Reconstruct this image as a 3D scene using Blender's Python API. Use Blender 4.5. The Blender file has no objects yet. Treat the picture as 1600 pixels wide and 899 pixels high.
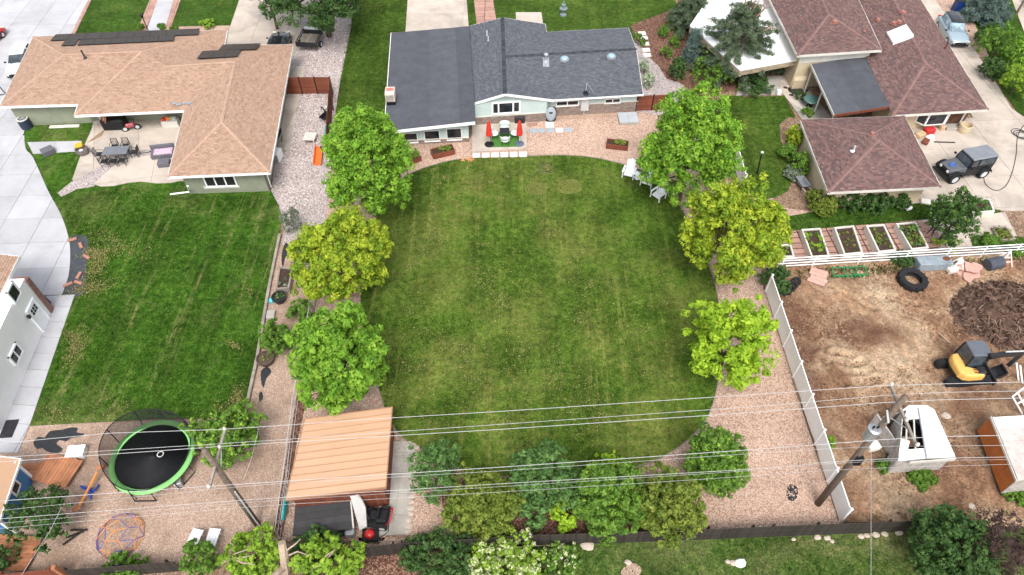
import bpy, math, random
import numpy as np
from math import sin, cos, pi, radians, atan2, hypot, sqrt
from mathutils import Vector, Matrix
from mathutils.geometry import tessellate_polygon
random.seed(7); RNG = np.random.default_rng(7)
SC = bpy.context.scene
C = SC.collection
# ------------------------------------------------------------------ camera, sky, sun, exposure
CH, CF, CP = 38.0, 1100.0, radians(50)          # drone height (m), focal length (photo pixels), tilt below the horizon
cd = bpy.data.cameras.new('camera'); cam = bpy.data.objects.new('camera', cd); C.objects.link(cam)
cam.location = (0, 0, CH); cam.rotation_euler = (radians(90) - CP, 0, 0)
cd.sensor_width = 36; cd.lens = 36 * CF / 1600; cd.clip_start = .5; cd.clip_end = 2000
SC.camera = cam
SUN_EL, SUN_AZ = radians(57), radians(180)      # high soft sun, veiled by cloud
w = bpy.data.worlds.new('World'); SC.world = w; w.use_nodes = True
nt = w.node_tree; bg = nt.nodes['Background']
sky = nt.nodes.new('ShaderNodeTexSky'); sky.sky_type = 'NISHITA'; sky.sun_disc = False
sky.sun_elevation = SUN_EL; sky.sun_rotation = SUN_AZ; sky.air_density = 1.0; sky.dust_density = 4.0; sky.ozone_density = .6
hs = nt.nodes.new('ShaderNodeHueSaturation'); hs.inputs['Saturation'].default_value = .35
nt.links.new(sky.outputs[0], hs.inputs['Color']); nt.links.new(hs.outputs[0], bg.inputs['Color'])
bg.inputs['Strength'].default_value = .15
sd = bpy.data.lights.new('sun', 'SUN'); so = bpy.data.objects.new('sun', sd); C.objects.link(so)
sd.energy = .9; sd.angle = radians(18); sd.color = (1, .96, .9)
_sv = Vector((sin(SUN_AZ) * cos(SUN_EL), cos(SUN_AZ) * cos(SUN_EL), sin(SUN_EL)))
so.rotation_euler = _sv.to_track_quat('Z', 'Y').to_euler()
SC.view_settings.view_transform = 'Standard'; SC.view_settings.look = 'None'
SC.view_settings.exposure = .85; SC.view_settings.gamma = 1
# ------------------------------------------------------------------ geometry helpers
_fw = np.array([0, cos(CP), -sin(CP)]); _up = np.array([0, sin(CP), cos(CP)])
def ray(px, py): return _fw * CF + np.array([px - 800., 0, 0]) - _up * (py - 449.5)
def g(px, py, z=0.):                            # the place on the level z that the survey picture shows at (px, py)
    d = ray(px, py); t = (z - CH) / d[2]
    return np.array([d[0] * t, d[1] * t, z])
def mpp(px, py, z=0.): return float(np.dot(g(px, py, z) - np.array([0, 0, CH]), _fw)) / CF
def onwall(a, b, px, py):                       # hit a vertical wall through ground points a, b -> (metres along, height)
    u = (b - a)[:2]; L = hypot(*u); u = u / L; n = np.array([-u[1], u[0]]); d = ray(px, py)
    t = np.dot(a[:2], n) / np.dot(d[:2], n); p = d * t
    return float(np.dot(p[:2] - a[:2], u)), float(p[2] + CH)
def onplane(p, n, px, py):
    d = ray(px, py); o = np.array([0, 0, CH]); t = np.dot(np.array(p) - o, n) / np.dot(d, n); return o + d * t
def pnorm(a, b, c):
    n = np.cross(np.array(b) - a, np.array(c) - a); n = n / np.linalg.norm(n); return n if n[2] > 0 else -n
def smooth_px(pts, k=5, closed=True):
    P = np.array(pts, float); n = len(P); out = []
    for i in range(n if closed else n - 1):
        p0, p1, p2, p3 = (P[(i - 1) % n], P[i], P[(i + 1) % n], P[(i + 2) % n]) if closed else (P[max(i - 1, 0)], P[i], P[i + 1], P[min(i + 2, n - 1)])
        for j in range(k):
            t = j / k
            out.append(.5 * (2 * p1 + (p2 - p0) * t + (2 * p0 - 5 * p1 + 4 * p2 - p3) * t * t + (3 * p1 - p0 - 3 * p2 + p3) * t ** 3))
    if not closed: out.append(P[-1])
    return [tuple(p) for p in out]
def inpoly(X, Y, poly):
    X = np.asarray(X); Y = np.asarray(Y); r = np.zeros(X.shape, bool); n = len(poly)
    for i in range(n):
        x1, y1 = poly[i][:2]; x2, y2 = poly[(i + 1) % n][:2]
        if y1 == y2: continue
        c = ((y1 > Y) != (y2 > Y)) & (X < (x2 - x1) * (Y - y1) / (y2 - y1) + x1); r ^= c
    return r
def clip_convex(sub, rect):                     # Sutherland-Hodgman: polygon sub cut by convex counter-clockwise rect
    out = [tuple(p[:2]) for p in sub]
    for i in range(len(rect)):
        a = rect[i]; b = rect[(i + 1) % len(rect)]; ex, ey = b[0] - a[0], b[1] - a[1]; inp = out; out = []
        if not inp: break
        side = [ex * (p[1] - a[1]) - ey * (p[0] - a[0]) for p in inp]
        for k in range(len(inp)):
            p, q, s, t = inp[k - 1], inp[k], side[k - 1], side[k]
            if t >= 0:
                if s < 0: f = s / (s - t); out.append((p[0] + (q[0] - p[0]) * f, p[1] + (q[1] - p[1]) * f))
                out.append(q)
            elif s >= 0: f = s / (s - t); out.append((p[0] + (q[0] - p[0]) * f, p[1] + (q[1] - p[1]) * f))
    return out
def area2(p): return .5 * sum(p[i - 1][0] * p[i][1] - p[i][0] * p[i - 1][1] for i in range(len(p)))
def ccw(p): return list(p) if area2(p) > 0 else list(p)[::-1]
_h = np.random.default_rng(3).random((256, 256))
def vnoise(x, y):
    xi = np.floor(x).astype(int); yi = np.floor(y).astype(int); fx = x - xi; fy = y - yi
    fx = fx * fx * (3 - 2 * fx); fy = fy * fy * (3 - 2 * fy); a = _h[xi % 256, yi % 256]; b = _h[(xi + 1) % 256, yi % 256]
    c = _h[xi % 256, (yi + 1) % 256]; d = _h[(xi + 1) % 256, (yi + 1) % 256]
    return (a * (1 - fx) + b * fx) * (1 - fy) + (c * (1 - fx) + d * fx) * fy
def fbm(x, y, o=4): return sum(vnoise(x * 2 ** i + i * 17.3, y * 2 ** i + i * 9.1) * .5 ** (i + 1) for i in range(o))

class MB:
    def __init__(s): s.v = []; s.f = []; s.r = []
    def add(s, vs, fs, r=None):
        o = len(s.v); s.v += [tuple(map(float, p)) for p in vs]; s.f += [tuple(i + o for i in f) for f in fs]
        s.r += [random.random() if r is None else r] * len(fs); return s
    def box(s, c, d, rz=0, tilt=None, r=None):  # centre, full size
        x, y, z = (k / 2 for k in d); m = Matrix.Rotation(rz, 3, 'Z')
        if tilt: m = m @ Matrix.Rotation(tilt[1], 3, tilt[0])
        vs = [m @ Vector((a * x, b * y, e * z)) + Vector(c) for e in (-1, 1) for a, b in ((-1, -1), (1, -1), (1, 1), (-1, 1))]
        return s.add(vs, [(3, 2, 1, 0), (4, 5, 6, 7), (0, 1, 5, 4), (1, 2, 6, 5), (2, 3, 7, 6), (3, 0, 4, 7)], r)
    def bbox(s, c, d, b=.02, rz=0, tilt=None, r=None):   # box with chamfered upper and vertical edges
        x, y, z = (k / 2 for k in d); b = min(b, x * .45, y * .45, z * .45); m = Matrix.Rotation(rz, 3, 'Z')
        if tilt: m = m @ Matrix.Rotation(tilt[1], 3, tilt[0])
        def ring(zz, k): return [(-x + k, -y + b), (-x + b, -y + k), (x - b, -y + k), (x - k, -y + b), (x - k, y - b), (x - b, y - k), (-x + b, y - k), (-x + k, y - b)], zz
        vs = []
        for q, zz in (ring(-z + b, 0), ring(z - b, 0)): vs += [m @ Vector((a, e, zz)) + Vector(c) for a, e in q]
        for zz in (-z, z): vs += [m @ Vector((a, e, zz)) + Vector(c) for a, e in ((-x + b, -y + b), (x - b, -y + b), (x - b, y - b), (-x + b, y - b))]
        f = [(i, (i + 1) % 8, (i + 1) % 8 + 8, i + 8) for i in range(8)] + [(19, 18, 17, 16)[::-1][::-1], (20, 21, 22, 23)]
        for k in range(4):
            i = 2 * k; f += [(i, 16 + k, i + 1), (i + 8, i + 9, 20 + k)]
            f += [(i + 1, 16 + k, 16 + (k + 1) % 4, (i + 2) % 8), (i + 9, (i + 2) % 8 + 8, 20 + (k + 1) % 4, 20 + k)]
        return s.add(vs, f, r)
    def prism(s, poly, z0, z1, r=None):
        p = ccw(poly); n = len(p); a = [z0] * n if np.isscalar(z0) else z0; b = [z1] * n if np.isscalar(z1) else z1
        vs = [(q[0], q[1], a[i]) for i, q in enumerate(p)] + [(q[0], q[1], b[i]) for i, q in enumerate(p)]
        tr = tessellate_polygon([[Vector((q[0], q[1], 0)) for q in p]]) if n > 4 else ([(0, 1, 2), (0, 2, 3)] if n == 4 else [(0, 1, 2)])
        fs = []
        for t in tr:
            if area2([p[i] for i in t]) < 0: t = t[::-1]
            fs += [tuple(t[::-1]), tuple(i + n for i in t)]
        fs += [(i, (i + 1) % n, (i + 1) % n + n, i + n) for i in range(n)]
        return s.add(vs, fs, r)
    def flat(s, poly, z=None, r=None):          # upward sheet
        p = ccw(poly); n = len(p); tr = tessellate_polygon([[Vector((q[0], q[1], 0)) for q in p]])
        fs = [tuple(t) if area2([p[i] for i in t]) > 0 else tuple(t[::-1]) for t in tr]
        return s.add([(q[0], q[1], q[2] if z is None else z) for q in p], fs, r)
    def tube(s, pts, rad, n=6, cap=True, r=None):
        P = [Vector(p) for p in pts]; R = [rad] * len(P) if np.isscalar(rad) else rad; vs = []; fs = []
        for i, p in enumerate(P):
            t = (P[min(i + 1, len(P) - 1)] - P[max(i - 1, 0)]).normalized(); a = t.orthogonal().normalized() if abs(t.z) > .95 else t.cross(Vector((0, 0, 1))).normalized()
            b = t.cross(a); vs += [p + (a * cos(2 * pi * k / n) + b * sin(2 * pi * k / n)) * R[i] for k in range(n)]
        for i in range(len(P) - 1):
            for k in range(n): fs.append((i * n + k, i * n + (k + 1) % n, (i + 1) * n + (k + 1) % n, (i + 1) * n + k))
        if cap: fs += [tuple(range(n))[::-1], tuple(range((len(P) - 1) * n, len(P) * n))]
        return s.add(vs, fs, r)
    def lathe(s, prof, c=(0, 0, 0), n=16, sx=1, sy=1, r=None, close=False):   # profile of (radius, z)
        vs = [(c[0] + q * cos(2 * pi * k / n) * sx, c[1] + q * sin(2 * pi * k / n) * sy, c[2] + z) for q, z in prof for k in range(n)]; m = len(prof)
        fs = [(i * n + k, i * n + (k + 1) % n, (i + 1) % m * n + (k + 1) % n, (i + 1) % m * n + k) for i in range(m if close else m - 1) for k in range(n)]
        if not close: fs += [tuple(range(n))[::-1], tuple(range((m - 1) * n, m * n))]
        return s.add(vs, fs, r)
    def torus(s, c, R, q, n=24, m=8, tilt=None, squash=1, r=None):
        M3 = Matrix.Identity(3) if not tilt else Matrix.Rotation(tilt[1], 3, tilt[0]); vs = []
        for i in range(n):
            a = 2 * pi * i / n
            for j in range(m):
                b = 2 * pi * j / m; vs.append(Vector(c) + M3 @ Vector(((R + q * cos(b)) * cos(a), (R + q * cos(b)) * sin(a) * squash, q * sin(b))))
        return s.add(vs, [(i * m + j, (i + 1) % n * m + j, (i + 1) % n * m + (j + 1) % m, i * m + (j + 1) % m) for i in range(n) for j in range(m)], r)
    def loft(s, rings, cap=True, closed=True, r=None):
        n = len(rings[0]); vs = [p for q in rings for p in q]
        fs = [(i * n + k, i * n + (k + 1) % n, (i + 1) * n + (k + 1) % n, (i + 1) * n + k) for i in range(len(rings) - 1) for k in range(n if closed else n - 1)]
        if cap: fs += [tuple(range(n))[::-1], tuple(range((len(rings) - 1) * n, len(rings) * n))]
        return s.add(vs, fs, r)
    def panel(s, q, th=.03, r=None):            # thick sheet from four or more 3-D points, thickness downwards along its normal
        q = [Vector(p) for p in q]; n = (q[1] - q[0]).cross(q[2] - q[0]).normalized()
        if n.z < 0: q = q[::-1]; n = -n
        k = len(q); vs = q + [p - n * th for p in q]
        return s.add(vs, [tuple(range(k)), tuple(range(k, 2 * k))[::-1]] + [(i, i + k, (i + 1) % k + k, (i + 1) % k) for i in range(k)], r)

def tag(o, label=None, cat=None, group=None, kind=None):
    if label: o['label'] = label
    if cat: o['category'] = cat
    if group: o['group'] = group
    if kind: o['kind'] = kind
    return o
def mesh_np(name, V, F, rnd=None, smooth=False):   # fast mesh from arrays, all faces with the same corner count
    me = bpy.data.meshes.new(name); V = np.asarray(V, np.float32); F = np.asarray(F, np.int32); k = F.shape[1]
    me.vertices.add(len(V)); me.vertices.foreach_set('co', V.ravel()); me.loops.add(F.size); me.loops.foreach_set('vertex_index', F.ravel())
    me.polygons.add(len(F)); me.polygons.foreach_set('loop_start', np.arange(0, F.size, k, dtype=np.int32))
    me.polygons.foreach_set('use_smooth', np.full(len(F), smooth))
    if rnd is not None:
        at = me.attributes.new('rnd', 'FLOAT', 'FACE'); at.data.foreach_set('value', np.asarray(rnd, np.float32))
    me.update(calc_edges=True); me.validate(); return me
def link(name, me, mat, parent=None, label=None, cat=None, group=None, kind=None):
    if mat: me.materials.append(mat)
    o = bpy.data.objects.new(name, me); C.objects.link(o); o.parent = parent
    return tag(o, label, cat, group, kind)
def wloc(o):
    p = Vector((0, 0, 0))
    while o is not None: p += o.location; o = o.parent
    return p
def build(mb, name, mat, parent=None, label=None, cat=None, group=None, kind=None, smooth=False, local=False):
    V = np.array(mb.v); off = np.zeros(3)
    if not local:
        if parent is not None: off = np.array(wloc(parent))
        elif kind != 'structure': off = np.array([(V[:, 0].min() + V[:, 0].max()) / 2, (V[:, 1].min() + V[:, 1].max()) / 2, V[:, 2].min()])
    me = bpy.data.meshes.new(name); me.from_pydata([tuple(p) for p in V - off], [], mb.f)
    at = me.attributes.new('rnd', 'FLOAT', 'FACE'); at.data.foreach_set('value', mb.r)
    if smooth: me.polygons.foreach_set('use_smooth', [True] * len(me.polygons))
    me.update(); o = link(name, me, mat, parent, label, cat, group, kind)
    if not local and parent is None: o.location = off
    return o
def thing(name, label, cat, loc, rz=0, group=None, s=1):
    o = bpy.data.objects.new(name, None); C.objects.link(o); o.location = tuple(map(float, loc)); o.rotation_euler = (0, 0, rz); o.scale = (s, s, s)
    o.empty_display_size = .2; return tag(o, label, cat, group)
def copy_tree(o, parent=None):
    c = o.copy(); C.objects.link(c); c.parent = parent
    for ch in list(o.children): copy_tree(ch, c)
    return c
def dup(o, loc, rz=0, label=None, s=None):
    c = copy_tree(o); c.location = tuple(map(float, loc)); c.rotation_euler = (0, 0, rz)
    if s: c.scale = (s, s, s)
    if label: c['label'] = label
    return c
def sheet(name, px, z, mat, label=None, cat=None, kind='structure', sm=0, parent=None, thick=0, closed=True):
    P = [g(*p) for p in (smooth_px(px, sm) if sm else px)]; mb = MB()
    if thick: mb.prism(P, z - thick, z)
    else: mb.flat([(p[0], p[1], z) for p in P])
    return build(mb, name, mat, parent, label, cat, None, kind)
# ------------------------------------------------------------------ materials
def _mat(name):
    m = bpy.data.materials.new(name); m.use_nodes = True; t = m.node_tree; return m, t, t.nodes['Principled BSDF']
def nd(t, typ, **k):
    n = t.nodes.new('ShaderNode' + typ)
    for a, b in k.items():
        if a in n.inputs.keys(): n.inputs[a].default_value = b
        else: setattr(n, a, b)
    return n
def ramp(t, fac, stops, interp='LINEAR'):
    r = nd(t, 'ValToRGB'); e = r.color_ramp.elements; r.color_ramp.interpolation = interp
    for i, (p, c) in enumerate(stops):
        q = e[i] if i < 2 else e.new(p); q.position = p; q.color = (*c, 1) if len(c) == 3 else c
    t.links.new(fac, r.inputs[0]); return r.outputs[0]
def mix(t, a, b, f, mode='MIX'):
    n = nd(t, 'MixRGB', blend_type=mode)
    for s, v in ((0, f), (1, a), (2, b)):
        if isinstance(v, (int, float)): n.inputs[s].default_value = v
        elif isinstance(v, tuple): n.inputs[s].default_value = (*v, 1)
        else: t.links.new(v, n.inputs[s])
    return n.outputs[0]
def noise(t, co, sc, det=4, rough=.6, dist=0):
    n = nd(t, 'TexNoise', Scale=sc, Detail=det, Roughness=rough, Distortion=dist); t.links.new(co, n.inputs['Vector']); return n.outputs['Fac']
def bumpn(t, b, h, dist=.02, st=.6):
    n = nd(t, 'Bump', Strength=st, Distance=dist); t.links.new(h, n.inputs['Height']); t.links.new(n.outputs[0], b.inputs['Normal'])
def coord(t, kind='Object'):
    return nd(t, 'NewGeometry').outputs['Position'] if kind == 'World' else nd(t, 'TexCoord').outputs['Object']
def k3(c, k): return tuple(min(1, x * k) for x in c)
def M(name, c, rough=.7, var=.12, sc=2., bump=0., bsc=25., metal=0., c2=None, rnd=.0, spec=.3, stain=0, co='Object', coat=0):
    m, t, b = _mat(name); v = coord(t, co)
    col = ramp(t, noise(t, v, sc, 6), [(.3, k3(c, 1 - var)), (.7, c2 or k3(c, 1 + var))])
    if stain:
        s = ramp(t, noise(t, v, sc * .35, 8, .7, .6), [(.45, (1, 1, 1)), (.68, (1 - stain,) * 3)]); col = mix(t, col, s, 1., 'MULTIPLY')
    if rnd:
        a = nd(t, 'Attribute', attribute_name='rnd').outputs['Fac']; col = mix(t, col, ramp(t, a, [(0, (1 - rnd,) * 3), (1, (1 + rnd * .6,) * 3)]), 1., 'MULTIPLY')
    t.links.new(col, b.inputs['Base Color']); b.inputs['Roughness'].default_value = rough; b.inputs['Metallic'].default_value = metal
    b.inputs['Specular IOR Level'].default_value = spec; b.inputs['Coat Weight'].default_value = coat
    if bump: bumpn(t, b, noise(t, v, bsc, 5), .03, bump)
    return m
def M_grass(name, dark, mid, light, dry, dryamt=.5, streak=.5, ang=radians(3)):
    m, t, b = _mat(name); v = coord(t, 'World')
    col = ramp(t, noise(t, v, 2.2, 8, .72), [(.32, dark), (.5, mid), (.68, light)])
    fine = ramp(t, noise(t, v, 11, 4, .7), [(.33, (.38,) * 3), (.5, (1,) * 3), (.68, (1.9,) * 3)]); col = mix(t, col, fine, .9, 'MULTIPLY')
    big = ramp(t, noise(t, v, .16, 6, .66, .5), [(.62 - dryamt * .3, (0,) * 3), (.8 - dryamt * .2, (1,) * 3)])
    spk = ramp(t, noise(t, v, 3.2, 6, .75), [(.42, (.15,) * 3), (.66, (1,) * 3)]); pd = mix(t, big, spk, 1., 'MULTIPLY'); col = mix(t, col, dry, mix(t, pd, (.8,) * 3, 1., 'MULTIPLY'))
    dk = ramp(t, noise(t, v, .33, 4, .5), [(.36, (.72,) * 3), (.6, (1.08,) * 3)]); col = mix(t, col, dk, 1., 'MULTIPLY')
    if streak:
        mp = nd(t, 'Mapping'); t.links.new(v, mp.inputs['Vector']); mp.inputs['Rotation'].default_value = (0, 0, -ang); mp.inputs['Scale'].default_value = (1.15, .05, 1)
        st = ramp(t, noise(t, mp.outputs[0], 1.5, 4, .7), [(.55, (0,) * 3), (.68, (1,) * 3)])
        br = ramp(t, noise(t, v, 1.6, 5, .7), [(.4, (0,) * 3), (.62, (1,) * 3)])
        col = mix(t, col, k3(dry, 1.15), mix(t, mix(t, st, br, 1., 'MULTIPLY'), (streak,) * 3, 1., 'MULTIPLY'))
        mp2 = nd(t, 'Mapping'); t.links.new(v, mp2.inputs['Vector']); mp2.inputs['Rotation'].default_value = (0, 0, -ang); mp2.inputs['Scale'].default_value = (.75, .012, 1)
        col = mix(t, col, ramp(t, noise(t, mp2.outputs[0], 1.3, 2, .5), [(.38, (.86,) * 3), (.62, (1.12,) * 3)]), .8, 'MULTIPLY')
    t.links.new(col, b.inputs['Base Color']); b.inputs['Roughness'].default_value = .95; b.inputs['Specular IOR Level'].default_value = .08
    bumpn(t, b, noise(t, v, 16, 5, .8), .06, .8); return m
def M_gravel(name, cols, sc=9., bump=.9, patch=None):
    m, t, b = _mat(name); v = coord(t, 'World')
    vo = nd(t, 'TexVoronoi', Scale=sc, feature='F1'); t.links.new(v, vo.inputs['Vector'])
    sp = nd(t, 'SeparateColor'); t.links.new(vo.outputs['Color'], sp.inputs[0])
    n = len(cols); col = ramp(t, sp.outputs[0], [(i / n, c) for i, c in enumerate(cols)], 'CONSTANT')
    big = ramp(t, noise(t, v, .5, 6), [(.3, (.82,) * 3), (.7, (1.12,) * 3)]); col = mix(t, col, big, 1., 'MULTIPLY')
    gap = ramp(t, vo.outputs['Distance'], [(.35, (1,) * 3), (.75, (.45,) * 3)]); col = mix(t, col, gap, .6, 'MULTIPLY')
    if patch: col = mix(t, col, patch, ramp(t, noise(t, v, .35, 7, .7), [(.5, (0,) * 3), (.66, (.75,) * 3)]))
    t.links.new(col, b.inputs['Base Color']); b.inputs['Roughness'].default_value = .9; b.inputs['Specular IOR Level'].default_value = .15
    col = col
    inv = nd(t, 'Math', operation='SUBTRACT'); inv.inputs[0].default_value = 1; t.links.new(vo.outputs['Distance'], inv.inputs[1]); bumpn(t, b, inv.outputs[0], .04, bump); return m
def M_rnd(name, cols, rough=.9, fine=30., fvar=.25, bump=.3, spec=.15, transl=0):   # colour picked per piece from the face attribute
    m, t, b = _mat(name); v = coord(t); a = nd(t, 'Attribute', attribute_name='rnd').outputs['Fac']; n = len(cols)
    col = ramp(t, a, [(i / max(1, n - 1), c) for i, c in enumerate(cols)])
    if fvar: col = mix(t, col, ramp(t, noise(t, v, fine, 3), [(.3, (1 - fvar,) * 3), (.7, (1 + fvar,) * 3)]), 1., 'MULTIPLY')
    t.links.new(col, b.inputs['Base Color']); b.inputs['Roughness'].default_value = rough; b.inputs['Specular IOR Level'].default_value = spec
    if bump: bumpn(t, b, noise(t, v, fine, 4), .02, bump)
    if transl:
        tr = nd(t, 'BsdfTranslucent'); t.links.new(mix(t, col, (1.25, 1.3, .7), 1., 'MULTIPLY'), tr.inputs[0]); ms = nd(t, 'MixShader'); ms.inputs[0].default_value = transl
        t.links.new(b.outputs[0], ms.inputs[1]); t.links.new(tr.outputs[0], ms.inputs[2]); t.links.new(ms.outputs[0], t.nodes['Material Output'].inputs['Surface'])
    return m
def M_brick(name, c1, c2, mortar, sx=4.5, row=.25, rough=.85):
    m, t, b = _mat(name); ge = nd(t, 'NewGeometry'); v = ge.outputs['Position']; sx_ = nd(t, 'SeparateXYZ'); t.links.new(v, sx_.inputs[0])
    ad = nd(t, 'Math', operation='ADD'); t.links.new(sx_.outputs[0], ad.inputs[0]); t.links.new(sx_.outputs[1], ad.inputs[1])
    cb = nd(t, 'CombineXYZ'); t.links.new(ad.outputs[0], cb.inputs[0]); t.links.new(sx_.outputs[2], cb.inputs[1])
    br = nd(t, 'TexBrick', Scale=sx); br.inputs['Color1'].default_value = (*c1, 1); br.inputs['Color2'].default_value = (*c2, 1); br.inputs['Mortar'].default_value = (*mortar, 1)
    br.inputs['Mortar Size'].default_value = .03; br.inputs['Brick Width'].default_value = 1.2; br.inputs['Row Height'].default_value = .42; t.links.new(cb.outputs[0], br.inputs['Vector'])
    col = mix(t, br.outputs['Color'], ramp(t, noise(t, v, 2.5, 6), [(.3, (.8,) * 3), (.7, (1.15,) * 3)]), 1., 'MULTIPLY')
    t.links.new(col, b.inputs['Base Color']); b.inputs['Roughness'].default_value = rough; bumpn(t, b, br.outputs['Fac'], -.02, .6); return m
def M_glass(name, c=(.012, .014, .017)):
    m, t, b = _mat(name); col = ramp(t, noise(t, coord(t), 1.5, 3), [(.4, c), (.75, k3(c, 3.2))]); t.links.new(col, b.inputs['Base Color'])
    b.inputs['Roughness'].default_value = .06; b.inputs['Specular IOR Level'].default_value = .5; return m
W = (.8, .8, .78)
m_white = M('white_paint', (.9, .91, .92), .45, .05, 1.5)
m_offw = M('offwhite_paint', (.66, .64, .58), .6, .08, 1.5, stain=.2)
m_pole = M('weathered_pole_wood', (.17, .13, .1), .85, .3, 6, .4, 40)
m_wire = M('aluminium_wire', (.5, .5, .5), .4, .05, 3, spec=.5)
m_black = M('black_plastic', (.012, .012, .014), .5, .2, 3)
m_rubber = M('black_rubber', (.02, .02, .022), .85, .25, 6, .3, 50)
m_dmetal = M('dark_metal', (.035, .036, .04), .45, .2, 4, metal=.3)
m_metal = M('galvanised_metal', (.5, .52, .55), .4, .15, 5, metal=.6, stain=.2)
m_lmetal = M('pale_metal', (.6, .62, .63), .45, .12, 4, metal=.2)
m_glass = M_glass('dark_window_glass')
m_sglass = M_glass('vehicle_glass', (.03, .04, .05))
m_conc = M('pale_concrete', (.475, .475, .495), .85, .06, .7, .15, 30, stain=.17, rnd=.09, co='World')
m_conc_b = M('beige_concrete', (.53, .46, .395), .88, .1, .8, .2, 25, stain=.3, rnd=.1, co='World')
m_conc_g = M('grey_concrete', (.43, .4, .36), .9, .12, 1.2, .25, 25, stain=.2, rnd=.08, co='World')
m_pave_w = M('white_paver', (.72, .7, .67), .85, .06, 2, .15, 30, rnd=.06)
m_pave_p = M('pink_paver', (.42, .25, .2), .9, .15, 2.5, .3, 30, rnd=.18)
m_pave_b = M('blue_grey_paver', (.36, .41, .46), .9, .12, 2.5, .2, 30, rnd=.12)
m_redwood = M('red_stained_wood', (.2, .062, .035), .75, .25, 3, .3, 30, rnd=.2)
m_cedar = M('orange_cedar_wood', (.4, .17, .085), .8, .2, 3, .3, 30, rnd=.22)
m_darkwood = M('dark_weathered_wood', (.045, .038, .032), .9, .35, 2.5, .5, 30, rnd=.3)
m_greywood = M('grey_weathered_wood', (.3, .26, .22), .9, .25, 3, .4, 30, rnd=.2)
m_soil = M('garden_soil', (.06, .038, .026), .95, .4, 5, .8, 20)
m_mulch = M_gravel('bark_mulch', [(0.098, 0.0473, 0.0325), (0.182, 0.0878, 0.0585), (0.28, 0.155, 0.111), (0.14, 0.0702, 0.0468), (0.364, 0.23, 0.169)], 14)
m_bark = M('tree_bark', (.1, .072, .052), .9, .35, 6, .6, 30)
m_palebark = M('pale_dead_wood', (.42, .33, .25), .85, .2, 5, .4, 30)
m_grass_main = M_grass('main_lawn_grass', (.024, .06, .007), (.066, .125, .015), (.135, .19, .03), (.3, .28, .085), .6, .5)
m_grass_left = M_grass('neighbour_lawn_grass', (.016, .05, .005), (.042, .105, .01), (.095, .175, .024), (.34, .29, .13), .3, .5, radians(-4))
m_grass_deep = M_grass('deep_green_grass', (.016, .045, .006), (.042, .092, .012), (.085, .14, .024), (.16, .17, .05), .3, .0)
m_grass_strip = M_grass('striped_grass', (.02, .048, .006), (.05, .095, .013), (.1, .15, .025), (.16, .18, .04), .3, .35)
m_grass_south = M_grass('south_lawn_grass', (.025, .06, .01), (.065, .115, .022), (.13, .165, .045), (.34, .29, .15), .5, .0)
m_grass_pale = M_grass('pale_worn_grass', (.12, .19, .03), (.2, .27, .055), (.28, .33, .09), (.34, .33, .14), .3, .0)
m_gravel_p = M_gravel('pink_gravel', [(0.447, 0.283, 0.212), (0.591, 0.396, 0.298), (0.706, 0.517, 0.408), (0.533, 0.354, 0.264), (0.741, 0.602, 0.491), (0.389, 0.262, 0.202), (0.634, 0.431, 0.326)], 17)
m_gravel_g = M_gravel('grey_pink_gravel', [(0.379, 0.312, 0.299), (0.498, 0.425, 0.407), (0.599, 0.538, 0.52), (0.297, 0.246, 0.243), (0.536, 0.437, 0.407), (0.636, 0.588, 0.57)], 15)
m_ground = M_gravel('dry_yard_ground', [(0.449, 0.318, 0.245), (0.537, 0.383, 0.297), (0.379, 0.263, 0.2), (0.616, 0.457, 0.36), (0.488, 0.347, 0.262)], 20, .5, (.24, .16, .11))
m_earth = M_gravel('earth', [(0.26, 0.163, 0.108), (0.338, 0.225, 0.156), (0.195, 0.125, 0.084), (0.39, 0.275, 0.192)], 10, .6)
# ------------------------------------------------------------------ ground, lawns, paving
gb = MB(); gb.flat([(-400, -150, 0), (400, -150, 0), (400, 500, 0), (-400, 500, 0)], -.06); build(gb, 'ground', m_earth, None, 'dry earth ground under the whole neighbourhood', None, None, 'structure')
def slabs(name, px, ang, su, sv, z, mat, label, origin=None, gap=.025, piece='concrete_slab', th=.08, sm=0, bed=None, jit=0):
    """a paved area cut into separate slabs by recessed joints"""
    P = ccw([tuple(g(*p)[:2]) for p in (smooth_px(px, sm) if sm else px)]); mb = MB(); mb.flat([(x, y, z - .03) for x, y in P])
    root = build(mb, name, bed or m_joint, None, label, None, None, 'structure')
    c, s = cos(ang), sin(ang); o = np.array(P[0]) if origin is None else g(*origin)[:2]
    uv = [((x - o[0]) * c + (y - o[1]) * s, -(x - o[0]) * s + (y - o[1]) * c) for x, y in P]
    i0, i1 = math.floor(min(u for u, v in uv) / su), math.ceil(max(u for u, v in uv) / su); j0, j1 = math.floor(min(v for u, v in uv) / sv), math.ceil(max(v for u, v in uv) / sv); n = 0
    for i in range(i0, i1):
        for j in range(j0, j1):
            r = [(i * su + gap / 2, j * sv + gap / 2), ((i + 1) * su - gap / 2, j * sv + gap / 2), ((i + 1) * su - gap / 2, (j + 1) * sv - gap / 2), (i * su + gap / 2, (j + 1) * sv - gap / 2)]
            q = clip_convex(uv, r)
            if len(q) < 3 or abs(area2(q)) < .03: continue
            k = [q[0]]
            for p in q[1:]:
                if hypot(p[0] - k[-1][0], p[1] - k[-1][1]) > .004: k.append(p)
            if hypot(k[0][0] - k[-1][0], k[0][1] - k[-1][1]) < .004: k.pop()
            if len(k) < 3: continue
            zz = z + random.uniform(-jit, jit); W_ = [(o[0] + u * c - v * s, o[1] + u * s + v * c) for u, v in k]
            mb = MB(); mb.prism(W_, zz - th, zz); build(mb, piece, mat, root); n += 1
    return root
m_joint = M('joint_sand', (.3, .28, .26), .95, .2, 4, .3)
A4 = radians(3.5)
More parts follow.
